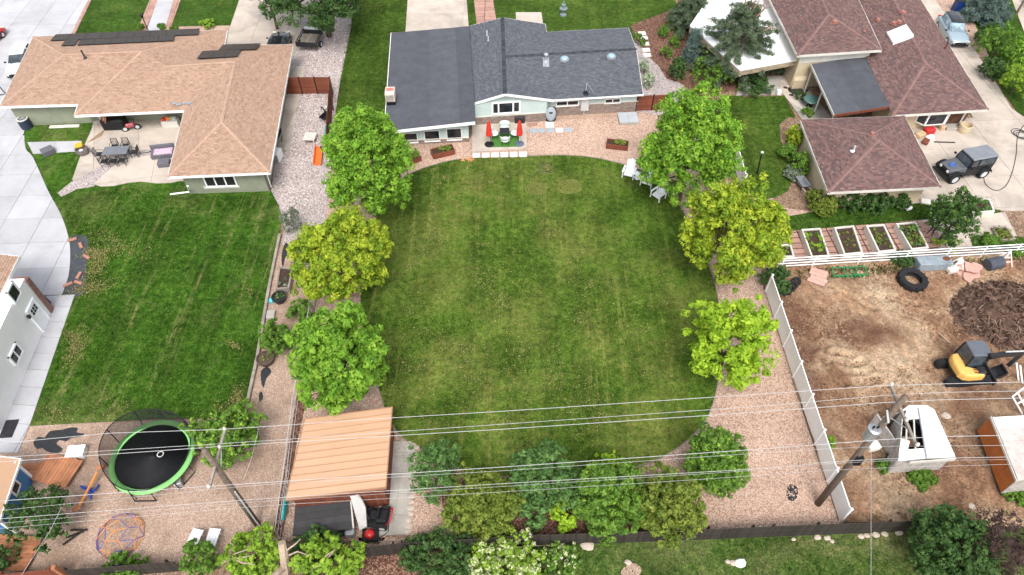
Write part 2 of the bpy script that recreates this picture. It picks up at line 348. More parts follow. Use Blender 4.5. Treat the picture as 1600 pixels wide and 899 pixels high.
# left neighbour: white apron, walk, crossing strip
slabs('driveway', smooth_px([(150, -28), (140, 0), (112, 55), (70, 110), (28, 165)], 3, False) + smooth_px([(38, 200), (40, 232), (52, 247), (75, 298), (95, 335), (107, 370), (110, 400), (107, 432), (97, 461)], 3, False) + [(60, 462), (-90, 468), (-420, 260), (-260, -28)], radians(3), 2.75, 2.62, .03, m_conc, 'wide white concrete driveway curving past the tan roofed house', (50, 273), .03)
slabs('sidewalk', [(60, 464), (117, 461), (47, 664), (28, 708), (-30, 708), (-30, 640)], radians(-4), 9, 1.28, .045, m_conc, 'white concrete side walk along the white house', (47, 664), .03)
slabs('crossing_walk', [(43, 223), (128, 221), (125, 237), (52, 241)], radians(3), 1.9, 4, .05, m_conc, 'short white concrete strip crossing the small lawn', (43, 240), .02)
sheet('lawn', [(30, 190), (146, 190), (150, 286), (200, 282), (290, 284), (424, 299), (436, 322), (440, 345), (436, 372), (420, 452), (402, 560), (382, 652), (330, 653), (240, 655), (150, 660), (47, 666), (75, 560), (117, 461), (90, 461), (70, 400), (70, 300), (40, 240)], .0, m_grass_left)
sheet('lawn', [(150, -25), (128, 30), (112, 56), (108, 75), (210, 60), (238, 0), (248, -25)], .0, m_grass_deep); sheet('lawn', [(286, -25), (264, 42), (262, 60), (366, 60), (374, 0), (378, -25)], .0, m_grass_deep)
slabs('gravel_border', [(155, -25), (150, -25), (112, 52), (105, 70), (111, 70), (118, 52)], radians(3), .5, .5, .04, m_pave_p, 'pink stone edging beside the white driveway', None, .05, 'edging_stone', .06, 0, m_gravel_p, .01)
for nm, px in (('brick_edging', [(246, -25), (234, 0), (216, 45), (228, 47), (246, 2), (255, -25)]), ('brick_edging', [(277, -25), (271, 2), (256, 47), (266, 46), (281, 4), (290, -25)])):
    slabs(nm, px, radians(8), .7, .7, .03, m_pave_p, 'band of pink brick pavers beside the white front walk', None, .03, 'paver', .05, 0, None, .006)
slabs('front_walk', [(255, -25), (246, 2), (228, 52), (256, 52), (271, 2), (277, -25)], radians(8), 4, 2.5, .05, m_conc, 'white concrete front walk of the tan roofed house', None, .02)
sheet('flower_bed', [(262, 42), (372, 40), (366, 58), (258, 60)], .012, m_gravel_p)
slabs('driveway', [(378, -28), (374, 0), (357, 50), (352, 90), (455, 90), (470, 66), (470, 40), (466, -28)], radians(3), 3.3, 3.4, .035, m_conc_b, 'beige concrete front driveway under the dark tree')
# side yard between the two left houses
sheet('gravel_yard', [(560, -28), (466, -28), (466, 50), (455, 75), (432, 225), (424, 299), (438, 330), (446, 360), (440, 380), (470, 430), (500, 420), (510, 330), (520, 200), (531, 130), (549, 40), (553, 0)], .0, m_gravel_g)
sheet('grass_strip', [(553, -28), (549, 40), (531, 130), (520, 210), (520, 260), (602, 240), (600, 190), (606, 100), (612, 50), (634, 50), (637, 0), (640, -28)], .01, m_grass_strip)
slabs('side_walk', [(449, 148), (469, 148), (452, 235), (428, 238)], radians(-7), 3, 1.9, .03, m_conc_b, 'narrow beige concrete walk along the sage wall'); slabs('door_pad', [(455, 104), (476, 104), (473, 127), (452, 127)], radians(-4), 3, 3, .03, m_conc_b, 'small beige concrete pad behind the brown fence')
# patio of the left neighbour
slabs('patio', smooth_px([(148, 186), (143, 203), (134, 224), (128, 238), (121, 258), (113, 281), (119, 284), (140, 270), (168, 255), (190, 236), (285, 232), (296, 186)], 1), radians(20), 3.6, 3.2, .03, m_conc_b, 'beige concrete patio under the edge of the tan roof')
slabs('patio', [(146, 288), (158, 292), (178, 291), (200, 286), (220, 284), (245, 287), (268, 286), (286, 282), (300, 290), (292, 238), (262, 238), (220, 245), (196, 250), (175, 262)], radians(12), 4.5, 3.5, .028, m_conc_b, 'outer beige concrete patio along the neighbour lawn')
sheet('gravel_band', [(90, 302), (96, 308), (120, 296), (146, 292), (176, 264), (198, 252), (224, 247), (292, 240), (288, 226), (190, 232), (165, 254), (138, 268), (112, 284)], .012, m_gravel_g)
# main house front and walks
slabs('driveway', [(640, -28), (637, 0), (632, 75), (735, 75), (729, 0), (727, -28)], 0., 6.3, 3.4, .04, m_conc_b, 'pale concrete driveway behind the black flat roof')
sheet('lawn', [(700, -28), (705, 60), (1040, 60), (1060, 20), (1050, -28)], .0, m_grass_strip)
slabs('front_walk', [(740, -28), (741, 5), (745, 40), (776, 35), (771, 5), (769, -28)], 0., 1.4, .62, .03, m_pave_p, 'pale pink paver walk to the front door', None, .05, 'paver', .06, 0, m_gravel_p, .01)
slabs('porch', [(806, 20), (846, 20), (850, 50), (806, 50)], 0., 3, 3, .05, m_conc_b, 'small beige porch slab behind the grey gable roof')
sheet('mulch_bed', [(985, 40), (1060, 12), (1130, 0), (1180, 90), (1175, 135), (1110, 150), (1060, 150), (1040, 130), (1000, 70)], .015, m_mulch)
sheet('gravel_path', smooth_px([(985, 66), (1000, 68), (1014, 90), (1030, 105), (1042, 124), (1068, 134), (1068, 175), (996, 175), (1000, 120)], 2), .025, m_gravel_g)
sheet('gravel_terrace', smooth_px([(600, 215), (616, 222), (735, 216), (744, 190), (850, 185), (900, 176), (1060, 172), (1110, 240), (1095, 330), (1062, 320), (1030, 285), (1000, 265), (960, 253), (920, 245), (850, 242), (735, 247), (690, 254), (640, 272), (600, 305), (575, 290)], 1), .0, m_gravel_p)
LAWN = smooth_px([(612, 300), (640, 273), (690, 255), (735, 248), (823, 245), (870, 243), (920, 246), (960, 254), (1000, 266), (1030, 286), (1060, 320), (1085, 365), (1105, 410), (1120, 460), (1126, 520), (1122, 590), (1108, 645), (1080, 682), (1040, 711), (990, 731), (930, 743), (870, 748), (800, 746), (745, 739), (700, 724), (660, 703), (632, 686), (608, 655), (590, 600), (574, 540), (564, 480), (568, 420), (584, 350)], 4)
sheet('main_lawn', LAWN, .02, m_grass_main, 'large oval mown lawn with dry streaks')
ed = MB(); L3 = [g(*p) for p in LAWN]; cx, cy = np.mean([p[0] for p in L3]), np.mean([p[1] for p in L3])   # steel edging round the oval
ed.loft([[(p[0], p[1], -.02), (p[0], p[1], .05), (p[0] + (p[0] - cx) * .004, p[1] + (p[1] - cy) * .004, .05), (p[0] + (p[0] - cx) * .004, p[1] + (p[1] - cy) * .004, -.02)] for p in L3 + L3[:1]], False)
build(ed, 'lawn_edging', m_greywood, None, 'thin grey edging round the large oval lawn', 'edging')
sheet('gravel_bed', [(512, 190), (508, 330), (500, 430), (490, 500), (470, 640), (440, 845), (600, 845), (640, 700), (605, 620), (585, 560), (570, 480), (570, 400), (590, 330), (640, 280), (600, 215)], -.02, m_gravel_p)
sheet('gravel_bed', [(1062, 300), (1170, 300), (1192, 440), (1240, 600), (1312, 818), (900, 850), (560, 868), (560, 840), (640, 840), (640, 690), (612, 650), (650, 640), (1000, 620), (1080, 500)], -.02, m_gravel_p)
sheet('mulch_bed', smooth_px([(690, 760), (760, 745), (900, 738), (985, 742), (1010, 790), (1020, 830), (960, 842), (800, 850), (720, 846)], 3), .0, m_mulch)
sheet('mulch_bed', [(560, 868), (730, 858), (740, 960), (560, 960)], -.02, m_mulch)
slabs('shed_walk', [(611, 690), (640, 690), (650, 694), (637, 835), (584, 838)], radians(-3), .95, 1.25, .03, m_conc_g, 'grey paver walk beside the tan metal shed roof', None, .015, 'paver')
# south lawn beyond the dark fence
sheet('lawn', [(730, 858), (830, 852), (1200, 839), (1440, 829), (1700, 822), (1750, 990), (700, 990)], -.03, m_grass_south)
# right neighbour
sheet('lawn', [(1130, 150), (1225, 148), (1242, 180), (1236, 230), (1250, 300), (1215, 312), (1160, 300), (1130, 230)], .0, m_grass_strip)
sheet('garden_bed', smooth_px([(1218, 195), (1252, 190), (1296, 300), (1300, 330), (1225, 325), (1200, 315), (1230, 300), (1238, 270), (1226, 240)], 2), .012, m_earth)
sheet('grass_strip', [(1222, 340), (1300, 326), (1470, 314), (1556, 302), (1564, 334), (1520, 336), (1440, 346), (1225, 364)], .012, m_grass_deep)
sheet('gravel_path', [(1200, 310), (1285, 310), (1300, 330), (1230, 338), (1225, 364), (1205, 372)], .006, m_gravel_p)
slabs('garden_path', [(1212, 364), (1432, 345), (1462, 348), (1470, 388), (1216, 408)], A4, 1.15, .55, .05, m_pave_p, 'pinkish paver path between the white raised beds', None, .09, 'paver', .08, 0, m_soil, .012)
slabs('garden_walk', [(1432, 345), (1525, 337), (1570, 332), (1592, 376), (1530, 384), (1466, 388)], A4, 2.2, 2.0, .025, m_conc_b, 'pale beige paved area in front of the right garden beds', None, .03)
sheet('grass_strip', [(1515, 371), (1560, 366), (1600, 372), (1600, 388), (1520, 388)], .05, m_grass_deep)
slabs('driveway', [(1400, -30), (1440, -30), (1475, 20), (1530, 90), (1562, 140), (1580, 170), (1640, 212), (1720, 260), (1730, 330), (1570, 330), (1480, 314), (1410, 320), (1405, 190), (1520, 185), (1480, 110), (1440, 40)], A4, 4.2, 3.6, .04, m_conc_b, 'wide beige concrete driveway beside the red roofed house', (1517, 190), .03)
sheet('gravel_strip', [(1440, -30), (1480, 30), (1530, 90), (1545, 88), (1524, 40), (1508, 0), (1490, -30)], .012, m_gravel_p)
sheet('lawn', [(1490, -30), (1510, 10), (1530, 60), (1545, 100), (1568, 145), (1590, 175), (1720, 250), (1850, 200), (1700, -30)], .0, m_grass_deep)
sheet('road', [(1570, -30), (1600, 50), (1700, 100), (1800, -30)], .02, m_conc_b)
sheet('patio', [(1160, 120), (1245, 118), (1300, 185), (1255, 190), (1225, 148), (1150, 150)], .02, m_conc_g)
slabs('curved_walk', smooth_px([(1217, 128), (1222, 144), (1234, 160), (1254, 172), (1250, 164), (1240, 152), (1232, 138), (1230, 126)], 3), radians(-50), 1.2, .5, .06, m_conc_b, 'curved beige stone walk round the small pond', None, .02, 'walk_stone')
sheet('bare_ground', [(1180, 120), (1225, 118), (1230, 150), (1160, 152)], .01, m_earth)
# yard at lower left
sheet('bare_yard', [(382, 652), (402, 560), (420, 452), (440, 372), (446, 350), (520, 340), (505, 420), (490, 480), (470, 640), (446, 800), (440, 842), (285, 880), (110, 892), (-200, 905), (-200, 700), (20, 705), (47, 664)], -.015, m_ground)
sheet('mulch_strip', [(466, 605), (484, 605), (462, 700), (450, 795), (440, 840), (424, 840), (440, 760)], .0, m_mulch)
sheet('back_lane', [(-200, 905), (110, 892), (285, 880), (560, 866), (560, 990), (-200, 990)], -.035, m_earth)
sheet('tarp', smooth_px([(52, 692), (60, 683), (70, 684), (78, 674), (96, 672), (112, 668), (122, 670), (119, 676), (132, 678), (125, 683), (112, 684), (104, 690), (93, 688), (88, 694), (98, 702), (90, 708), (74, 706), (66, 700), (58, 702)], 2), .012, M('black_tarp', (.03, .032, .036), .6, .3, 3, .5, 6), 'crumpled black ground sheet on the sand by the white house', 'tarp', None)
# dirt yard on the right: real relief with ruts
def dirt():
    poly = [g(*p) for p in [(1190, 436), (1218, 412), (1620, 392), (1900, 380), (2100, 600), (2000, 815), (1600, 824), (1312, 818), (1240, 600)]]
    X0, X1, Y0, Y1 = min(p[0] for p in poly), min(75, max(p[0] for p in poly)), min(p[1] for p in poly), max(p[1] for p in poly)
    st = .12; xs = np.arange(X0, X1, st); ys = np.arange(Y0, Y1, st); X, Y = np.meshgrid(xs, ys)
    Z = (fbm(X * .35, Y * .35, 3) - .45) * .3 + (fbm(X * 1.6 + 40, Y * 1.6, 4) - .45) * .3 + .07
    def rut(px, wd, dp):
        P = [g(*p)[:2] for p in smooth_px(px, 5, False)]; D = np.full(X.shape, 9.)
        for a, b in zip(P, P[1:]):
            d = b - a; t = np.clip(((X - a[0]) * d[0] + (Y - a[1]) * d[1]) / (d @ d), 0, 1); D = np.minimum(D, np.hypot(X - a[0] - t * d[0], Y - a[1] - t * d[1]))
        D += (fbm(X * 2, Y * 2, 2) - .4) * .3
        return -dp * np.exp(-(D / wd) ** 2) + dp * .7 * np.exp(-((D - wd * 2.2) / wd) ** 2)
    for q in ([(1298, 452), (1330, 470), (1362, 488)], [(1286, 540), (1296, 575), (1312, 596), (1340, 602), (1372, 594)], [(1282, 560), (1300, 592), (1316, 604)], [(1300, 566), (1322, 572), (1345, 570)], [(1300, 556), (1330, 560)]): Z += rut(q, .17, .3)
    for cx_, cy_, r, h in ((1345, 520, 3.2, .16), (1570, 620, 2.5, .3), (1300, 700, 2, .12)):
        c = g(cx_, cy_); Z += h * np.exp(-((X - c[0]) ** 2 + (Y - c[1]) ** 2) / r ** 2) * (.5 + fbm(X * 1.3, Y * 1.3, 3))
    n, m_ = X.shape; V = np.stack([X, Y, np.maximum(Z, -.04)], -1).reshape(-1, 3); I = np.arange(n * m_).reshape(n, m_)
    F = np.stack([I[:-1, :-1], I[:-1, 1:], I[1:, 1:], I[1:, :-1]], -1).reshape(-1, 4); cc = V[F].mean(1); F = F[inpoly(cc[:, 0], cc[:, 1], poly)]
    m, t, b = _mat('churned_dirt'); v = coord(t, 'World')
    col = ramp(t, noise(t, v, .22, 7, .65, .4), [(.34, (.25, .135, .085)), (.44, (.42, .25, .15)), (.53, (.58, .4, .26)), (.68, (.66, .5, .34))])
    col = mix(t, col, ramp(t, noise(t, v, 2.6, 8, .75), [(.3, (.5,) * 3), (.5, (1,) * 3), (.72, (1.5,) * 3)]), 1., 'MULTIPLY')
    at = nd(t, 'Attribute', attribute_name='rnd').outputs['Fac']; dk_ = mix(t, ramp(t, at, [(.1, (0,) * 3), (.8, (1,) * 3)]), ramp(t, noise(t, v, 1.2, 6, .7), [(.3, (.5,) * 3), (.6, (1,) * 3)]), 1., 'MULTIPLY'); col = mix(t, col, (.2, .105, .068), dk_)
    col = mix(t, col, ramp(t, noise(t, v, 7, 6, .75), [(.33, (.62,) * 3), (.5, (1.08,) * 3), (.68, (1.5,) * 3)]), 1., 'MULTIPLY')
    t.links.new(col, b.inputs['Base Color']); b.inputs['Roughness'].default_value = .95; b.inputs['Specular IOR Level'].default_value = .1; bumpn(t, b, noise(t, v, 7, 8, .8), .25, 1.)
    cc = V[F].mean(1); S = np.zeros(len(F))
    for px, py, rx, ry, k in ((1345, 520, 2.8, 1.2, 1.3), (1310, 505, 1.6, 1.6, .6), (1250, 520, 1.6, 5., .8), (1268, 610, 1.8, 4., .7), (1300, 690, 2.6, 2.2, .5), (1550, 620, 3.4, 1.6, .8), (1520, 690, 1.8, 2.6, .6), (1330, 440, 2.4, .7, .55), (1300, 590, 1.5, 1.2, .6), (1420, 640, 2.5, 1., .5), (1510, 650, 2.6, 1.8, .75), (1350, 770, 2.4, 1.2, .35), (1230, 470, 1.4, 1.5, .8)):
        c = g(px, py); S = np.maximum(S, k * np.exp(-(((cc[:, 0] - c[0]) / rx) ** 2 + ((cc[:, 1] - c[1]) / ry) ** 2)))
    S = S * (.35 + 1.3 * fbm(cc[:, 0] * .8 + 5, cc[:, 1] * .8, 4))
    link('dirt_yard', mesh_np('dirt_yard', V, F, S, True), m, None, 'churned brown dirt yard with ruts', None, None, 'structure')
    return V
DV = dirt()
sheet('worn_ring', smooth_px([(818, 296), (826, 289), (840, 286), (852, 288), (857, 295), (853, 303), (838, 306), (824, 304)], 3), .026, m_grass_south); sheet('worn_ring', smooth_px([(870, 291), (878, 284), (892, 281), (905, 285), (910, 293), (903, 301), (888, 304), (875, 301)], 3), .026, m_grass_pale)
sheet('worn_patch', smooth_px([(838, 258), (848, 252), (862, 255), (874, 262), (866, 271), (850, 273), (840, 268)], 3), .024, m_grass_south)
# loose cover that nobody could count: grass blades, pebbles, clods
def scatter(px, per, excl=()):
    P = [g(*p) for p in px]; xs = [p[0] for p in P]; ys = [p[1] for p in P]; n = int((max(xs) - min(xs)) * (max(ys) - min(ys)) * per)
    X = RNG.uniform(min(xs), max(xs), n); Y = RNG.uniform(min(ys), max(ys), n); k = inpoly(X, Y, P)
    for e in excl: k &= ~inpoly(X, Y, [g(*p) for p in e])
    return X[k], Y[k]
def blades(px, per, h, mat, label, z=0., excl=()):
    X, Y = scatter(px, per, excl); n = len(X); a = RNG.uniform(0, 2 * pi, n); wv = RNG.uniform(.025, .06, n); hh = h * RNG.uniform(.5, 1.3, n); le = RNG.uniform(-.6, .6, (n, 2)) * hh[:, None]
    dx, dy = np.cos(a) * wv, np.sin(a) * wv; Z = np.full(n, z - .01); V = np.stack([np.stack([X - dx, Y - dy, Z], -1), np.stack([X + dx, Y + dy, Z], -1), np.stack([X + le[:, 0], Y + le[:, 1], Z + hh], -1)], 1).reshape(-1, 3)
    link('grass', mesh_np('grass', V, np.arange(3 * n).reshape(n, 3), RNG.random(n)), mat, None, label, 'grass', None, 'stuff')
blades(LAWN, 110, .07, m_grass_main, 'short mown grass of the large oval lawn', .02)
LL = [(60, 650), (117, 470), (140, 462), (140, 375), (112, 370), (98, 318), (150, 300), (200, 294), (290, 310), (424, 305), (436, 330), (436, 372), (402, 560), (382, 648)]
m_ring = M_rnd('pale_ring_grass', [(.17, .22, .045), (.26, .3, .08), (.34, .35, .12)], .95, 20, .2, 0, .05)
for px in ([(818, 296), (826, 289), (840, 286), (852, 288), (857, 295), (853, 303), (838, 306), (824, 304)], [(870, 291), (878, 284), (892, 281), (905, 285), (910, 293), (903, 301), (888, 304), (875, 301)]): blades(px, 900, .13, m_ring, 'pale grass ring mark near the terrace, ' + ('left' if px[0][0] < 850 else 'right') + ' of two', .03)
m_straw = M_rnd('dry_straw_blades', [(.2, .2, .055), (.3, .27, .1), (.4, .34, .17), (.15, .17, .04)], .95, 20, .2, 0, .05)
def straw(spots, label, z, h=.06):
    X, Y = [], []
    for px, py, r_, n in spots: c = g(px, py); t_ = RNG.uniform(0, 2 * pi); q = RNG.normal(size=(n, 2)) * [r_, r_ * .45]; X.append(c[0] + q[:, 0] * cos(t_) - q[:, 1] * sin(t_)); Y.append(c[1] + q[:, 0] * sin(t_) + q[:, 1] * cos(t_))
    X, Y = np.concatenate(X), np.concatenate(Y); n = len(X); a = RNG.uniform(0, 2 * pi, n); wv = RNG.uniform(.02, .05, n); hh = h * RNG.uniform(.5, 1.3, n); le = RNG.uniform(-1.2, 1.2, (n, 2)) * hh[:, None]; dx, dy = np.cos(a) * wv, np.sin(a) * wv; Z = np.full(n, z)
    V = np.stack([np.stack([X - dx, Y - dy, Z], -1), np.stack([X + dx, Y + dy, Z], -1), np.stack([X + le[:, 0], Y + le[:, 1], Z + hh], -1)], 1).reshape(-1, 3); link('dry_grass', mesh_np('dry_grass', V, np.arange(3 * n).reshape(n, 3), RNG.random(n)), m_straw, None, label, 'grass', None, 'stuff')
r_ = random.Random(5)
straw([(140, 450, .9, 1000), (150, 420, .8, 900), (158, 395, .7, 500), (118, 545, .7, 900), (112, 525, .5, 300), (364, 636, .8, 700), (372, 620, .5, 400), (366, 540, .3, 160), (145, 398, .6, 500), (390, 455, .3, 120), (96, 650, .8, 300), (180, 640, 1., 300), (165, 372, 1.2, 500), (200, 390, 1.2, 400)], 'straw coloured dry patches in the neighbour lawn', .03)
straw([(800 + r_.gauss(0, 130), 520 + r_.gauss(0, 95), r_.uniform(.5, 1.8), r_.randint(30, 150)) for _ in range(120)] + [(700 + r_.gauss(0, 45), 300 + r_.gauss(0, 25), .15, 30) for _ in range(50)] + [(855, 262, .5, 300), (838, 296, .8, 260)], 'straw coloured dry spots scattered over the oval lawn', .045)
blades(LL, 110, .09, m_grass_left, 'mown grass of the left neighbour lawn', 0)
blades([(552, -20), (531, 130), (522, 240), (600, 235), (606, 100), (612, 50), (635, 40), (638, -20)], 60, .09, m_grass_strip, 'grass of the strip between the left houses', .01)
blades([(735, 860), (1200, 842), (1436, 832), (1436, 985), (720, 985)], 150, .08, m_grass_south, 'rough grass of the lawn south of the dark fence', -.03)
blades([(1226, 342), (1470, 316), (1552, 306), (1558, 330), (1440, 344), (1228, 360)], 120, .09, m_grass_deep, 'grass of the narrow strip above the raised beds', .012)
blades([(1140, 155), (1222, 152), (1236, 180), (1230, 230), (1245, 298), (1165, 296)], 70, .08, m_grass_strip, 'grass of the small lawn beside the red roofed garage', 0)
blades([(1228, 425), (1290, 420), (1360, 415), (1600, 400), (1600, 408), (1420, 424), (1330, 440), (1240, 440)], 120, .22, m_grass_deep, 'weeds along the foot of the white rail fence', .02)
blades([(1318, 806), (1430, 800), (1560, 790), (1600, 800), (1600, 816), (1330, 816)], 70, .18, m_grass_south, 'thin weeds on the dirt beside the dark fence', .02)
def pebbles(px, per, r0, r1, mat, label, z=0., excl=()):
    X, Y = scatter(px, per, excl); n = len(X); r = RNG.uniform(r0, r1, n); a = RNG.uniform(0, pi, n); e = RNG.uniform(.6, 1, n); c, s = np.cos(a), np.sin(a)
    D = np.array([(1, 0, 0), (0, 1, 0), (-1, 0, 0), (0, -1, 0), (0, 0, .7), (0, 0, -.5)]); V = D[None] * r[:, None, None]; V[:, :, 1] *= e[:, None]
    x = V[:, :, 0] * c[:, None] - V[:, :, 1] * s[:, None]; y = V[:, :, 0] * s[:, None] + V[:, :, 1] * c[:, None]; V = np.stack([x + X[:, None], y + Y[:, None], V[:, :, 2] + z], -1).reshape(-1, 3)
    T = np.array([(0, 1, 4), (1, 2, 4), (2, 3, 4), (3, 0, 4)]); F = (T[None] + 6 * np.arange(n)[:, None, None]).reshape(-1, 3)
    link('pebbles', mesh_np('pebbles', V, F, np.repeat(RNG.random(n), 4)), mat, None, label, 'gravel', None, 'stuff')
m_peb_p = M_rnd('pink_pebbles', [(0.47, 0.303, 0.237), (0.574, 0.401, 0.315), (0.613, 0.453, 0.367), (0.522, 0.355, 0.282), (0.639, 0.498, 0.419)], .85, 20, .2, 0)
m_peb_g = M_rnd('grey_pink_pebbles', [(.22, .17, .17), (.5, .41, .38), (.62, .55, .52), (.4, .31, .29), (.68, .62, .6)], .85, 20, .2, 0)
m_clod = M_rnd('dirt_clods', [(.1, .05, .035), (.2, .11, .07), (.32, .2, .13), (.4, .29, .19), (.14, .075, .05)], .95, 20, .3, 0, .05)
m_chip = M_rnd('bark_chips', [(.07, .035, .025), (.14, .07, .05), (.24, .14, .1), (.1, .055, .04)], .95, 20, .3, 0, .05)
GR = [(1120, 590), (1190, 470), (1240, 600), (1308, 812), (1100, 825), (1000, 745), (1090, 690)]
pebbles(GR, 70, .03, .075, m_peb_p, 'loose pink gravel east of the oval lawn', -.015)
pebbles([(625, 240), (735, 222), (744, 200), (1000, 178), (1030, 200), (1000, 262), (920, 243), (735, 245), (640, 268)], 45, .035, .085, m_peb_p, 'loose pink gravel in front of the grey roofed house', .0, [[(735, 195), (826, 190), (826, 246), (735, 248)]])
pebbles([(478, 60), (549, 40), (528, 140), (518, 240), (508, 330), (455, 350), (428, 300), (440, 240), (470, 150)], 45, .04, .1, m_peb_g, 'loose pinkish grey gravel in the side yard', .0)
pebbles([(640, 770), (710, 770), (715, 845), (640, 850), (575, 862), (575, 842), (640, 838)], 70, .03, .07, m_peb_p, 'loose pink gravel beside the shed walk', -.015)
pebbles([(50, 690), (380, 660), (400, 560), (470, 560), (444, 800), (430, 840), (110, 885), (40, 885)], 16, .015, .04, m_peb_g, 'loose gravel of the bare play yard', -.015)
pebbles([(720, 770), (1000, 760), (1010, 830), (730, 846)], 60, .03, .09, m_chip, 'loose bark chips under the southern shrubs', .0)
pebbles([(990, 45), (1130, 5), (1170, 90), (1100, 140), (1060, 130)], 25, .04, .1, m_chip, 'loose bark chips under the pines', .015)
pebbles([(1200, 450), (1230, 420), (1600, 405), (1640, 600), (1640, 815), (1316, 815)], 45, .02, .08, m_clod, 'loose dirt clods of the churned yard', .09)
pebbles([(1270, 480), (1340, 490), (1380, 530), (1340, 555), (1285, 540)], 40, .04, .13, m_clod, 'heaped dark dirt clods beside the white fence', .16)
# ------------------------------------------------------------------ houses
def M_roof(name, cols): return M_rnd(name, cols, .95, 18, .22, .4, .1)
m_sh_tan = M_roof('tan_shingles', [(0.312, 0.202, 0.146), (0.382, 0.253, 0.183), (0.422, 0.287, 0.211), (0.347, 0.225, 0.163), (0.446, 0.312, 0.234)])
m_sh_tanc = M_roof('pale_tan_ridge_shingles', [(.4, .265, .19), (.45, .305, .225)])
m_sh_blk = M_roof('charcoal_shingles', [(0.086, 0.093, 0.107), (0.106, 0.114, 0.13), (0.126, 0.135, 0.153), (0.096, 0.104, 0.118), (0.146, 0.155, 0.173)])
m_sh_blkc = M_roof('dark_ridge_shingles', [(.04, .043, .05), (.07, .075, .085)])
m_sh_red = M_roof('red_brown_shingles', [(0.115, 0.076, 0.073), (0.177, 0.106, 0.097), (0.215, 0.129, 0.117), (0.15, 0.094, 0.087), (0.109, 0.081, 0.081), (0.244, 0.155, 0.142)])
m_sh_redc = M_roof('red_ridge_shingles', [(0.198, 0.117, 0.108), (0.243, 0.149, 0.135)])
m_roll = M('black_rolled_roofing', (.085, .09, .105), .85, .14, 1.2, .2, 20, stain=.12, rnd=.12)
m_sage = M('sage_green_siding', (.25, .27, .2), .8, .1, 1.5, .2, 8, stain=.12)
m_blue = M('pale_blue_siding', (.5, .6, .58), .7, .05, 1.2, stain=.06)
m_cream = M('cream_stucco', (.6, .5, .34), .85, .07, 1.5, .15, 30, stain=.1)
m_wall_w = M('white_stucco', (.86, .84, .83), .85, .04, 1, .1, 30, stain=.05)
m_brick = M_brick('brown_brick', (.2, .14, .115), (.32, .25, .21), (.36, .32, .29))
m_brick_r = M_brick('red_brick', (.2, .08, .06), (.28, .13, .1), (.35, .3, .27), 5)
m_stone = M_brick('tan_stone_veneer', (.5, .4, .27), (.3, .23, .16), (.24, .2, .16), 3)
m_deck = M('roof_deck_felt', (.05, .05, .05), .95, .2, 3)
m_solar = M('solar_cell_glass', (.009, .01, .013), .22, .2, 2, spec=.5)
m_screen = M('dark_screen', (.02, .022, .02), .6, .2, 3)
m_red = M('red_cloth', (.62, .045, .03), .7, .2, 5, .3, 20)
class Plane3:
    """height of a roof face anywhere in plan, from its triangles"""
    def __init__(s, pts):
        s.p = [np.array(q, float) for q in pts]; s.t = []
        tr = tessellate_polygon([[Vector((q[0], q[1], 0)) for q in s.p]])
        for a, b, c in tr:
            A, B, D = s.p[a], s.p[b], s.p[c]; n = pnorm(A, B, D)
            if n[2] > .05: s.t.append((A, n, np.linalg.inv(np.array([[A[0], B[0], D[0]], [A[1], B[1], D[1]], [1, 1, 1]]))))
        w_ = [abs(1 / np.linalg.det(i)) for _, _, i in s.t]; s.n = sum(n * k for (_, n, _), k in zip(s.t, w_)); s.n = s.n / np.linalg.norm(s.n)
    def z(s, x, y):
        best = -1e9; r = 0
        for A, n, I in s.t:
            m = min(I @ np.array([x, y, 1.]))
            if m > best: best = m; r = A[2] - (n[0] * (x - A[0]) + n[1] * (y - A[1])) / n[2]
        return r
def roof_face(pts, house, mat, ex=.155, wd=.3, name='shingles', deck=m_deck):
    P = Plane3(pts); d = P.n[:2] / (np.hypot(*P.n[:2]) + 1e-9); u = np.array([-d[1], d[0]]); poly = ccw([(float(q[:2] @ u), float(q[:2] @ -d)) for q in P.p])
    mb = MB(); us = [p[0] for p in poly]; vs = [p[1] for p in poly]; v = min(vs); row = 0; L = .022
    while v < max(vs):
        x = min(us) - (row % 2) * wd / 2 - random.random() * .08
        while x < max(us):
            rc = [(x, v), (x + wd - .012, v), (x + wd - .012, v + ex + .03), (x, v + ex + .03)]; c = clip_convex(poly, rc)
            if len(c) >= 3 and abs(area2(c)) > .002:
                k = [c[0]]
                for p in c[1:]:
                    if hypot(p[0] - k[-1][0], p[1] - k[-1][1]) > .004: k.append(p)
                if len(k) > 2 and hypot(k[0][0] - k[-1][0], k[0][1] - k[-1][1]) < .004: k.pop()
                if len(k) > 2:
                    tp = []; bs = []; j = random.uniform(0, .008)
                    for a, b in k:
                        q = a * u - b * d; z = P.z(q[0], q[1]); f = 1 - (b - v) / (ex + .03); tp.append((q[0], q[1], z + .012 + L * f + j)); bs.append((q[0], q[1], z))
                    n = len(k); r = random.random(); mb.add(tp, [tuple(range(n))], r)
                    for i in range(n):
                        if abs(k[i][1] - v) < .003 and abs(k[(i + 1) % n][1] - v) < .003: mb.add([tp[i], bs[i], bs[(i + 1) % n], tp[(i + 1) % n]], [(0, 1, 2, 3)], r * .6)
            x += wd
        v += ex; row += 1
    build(mb, name, mat, house, kind='stuff')
    dk = MB(); 
    for a, b, c in tessellate_polygon([[Vector((q[0], q[1], 0)) for q in P.p]]): dk.add([P.p[a], P.p[b], P.p[c]], [(0, 1, 2)])
    return P, dk
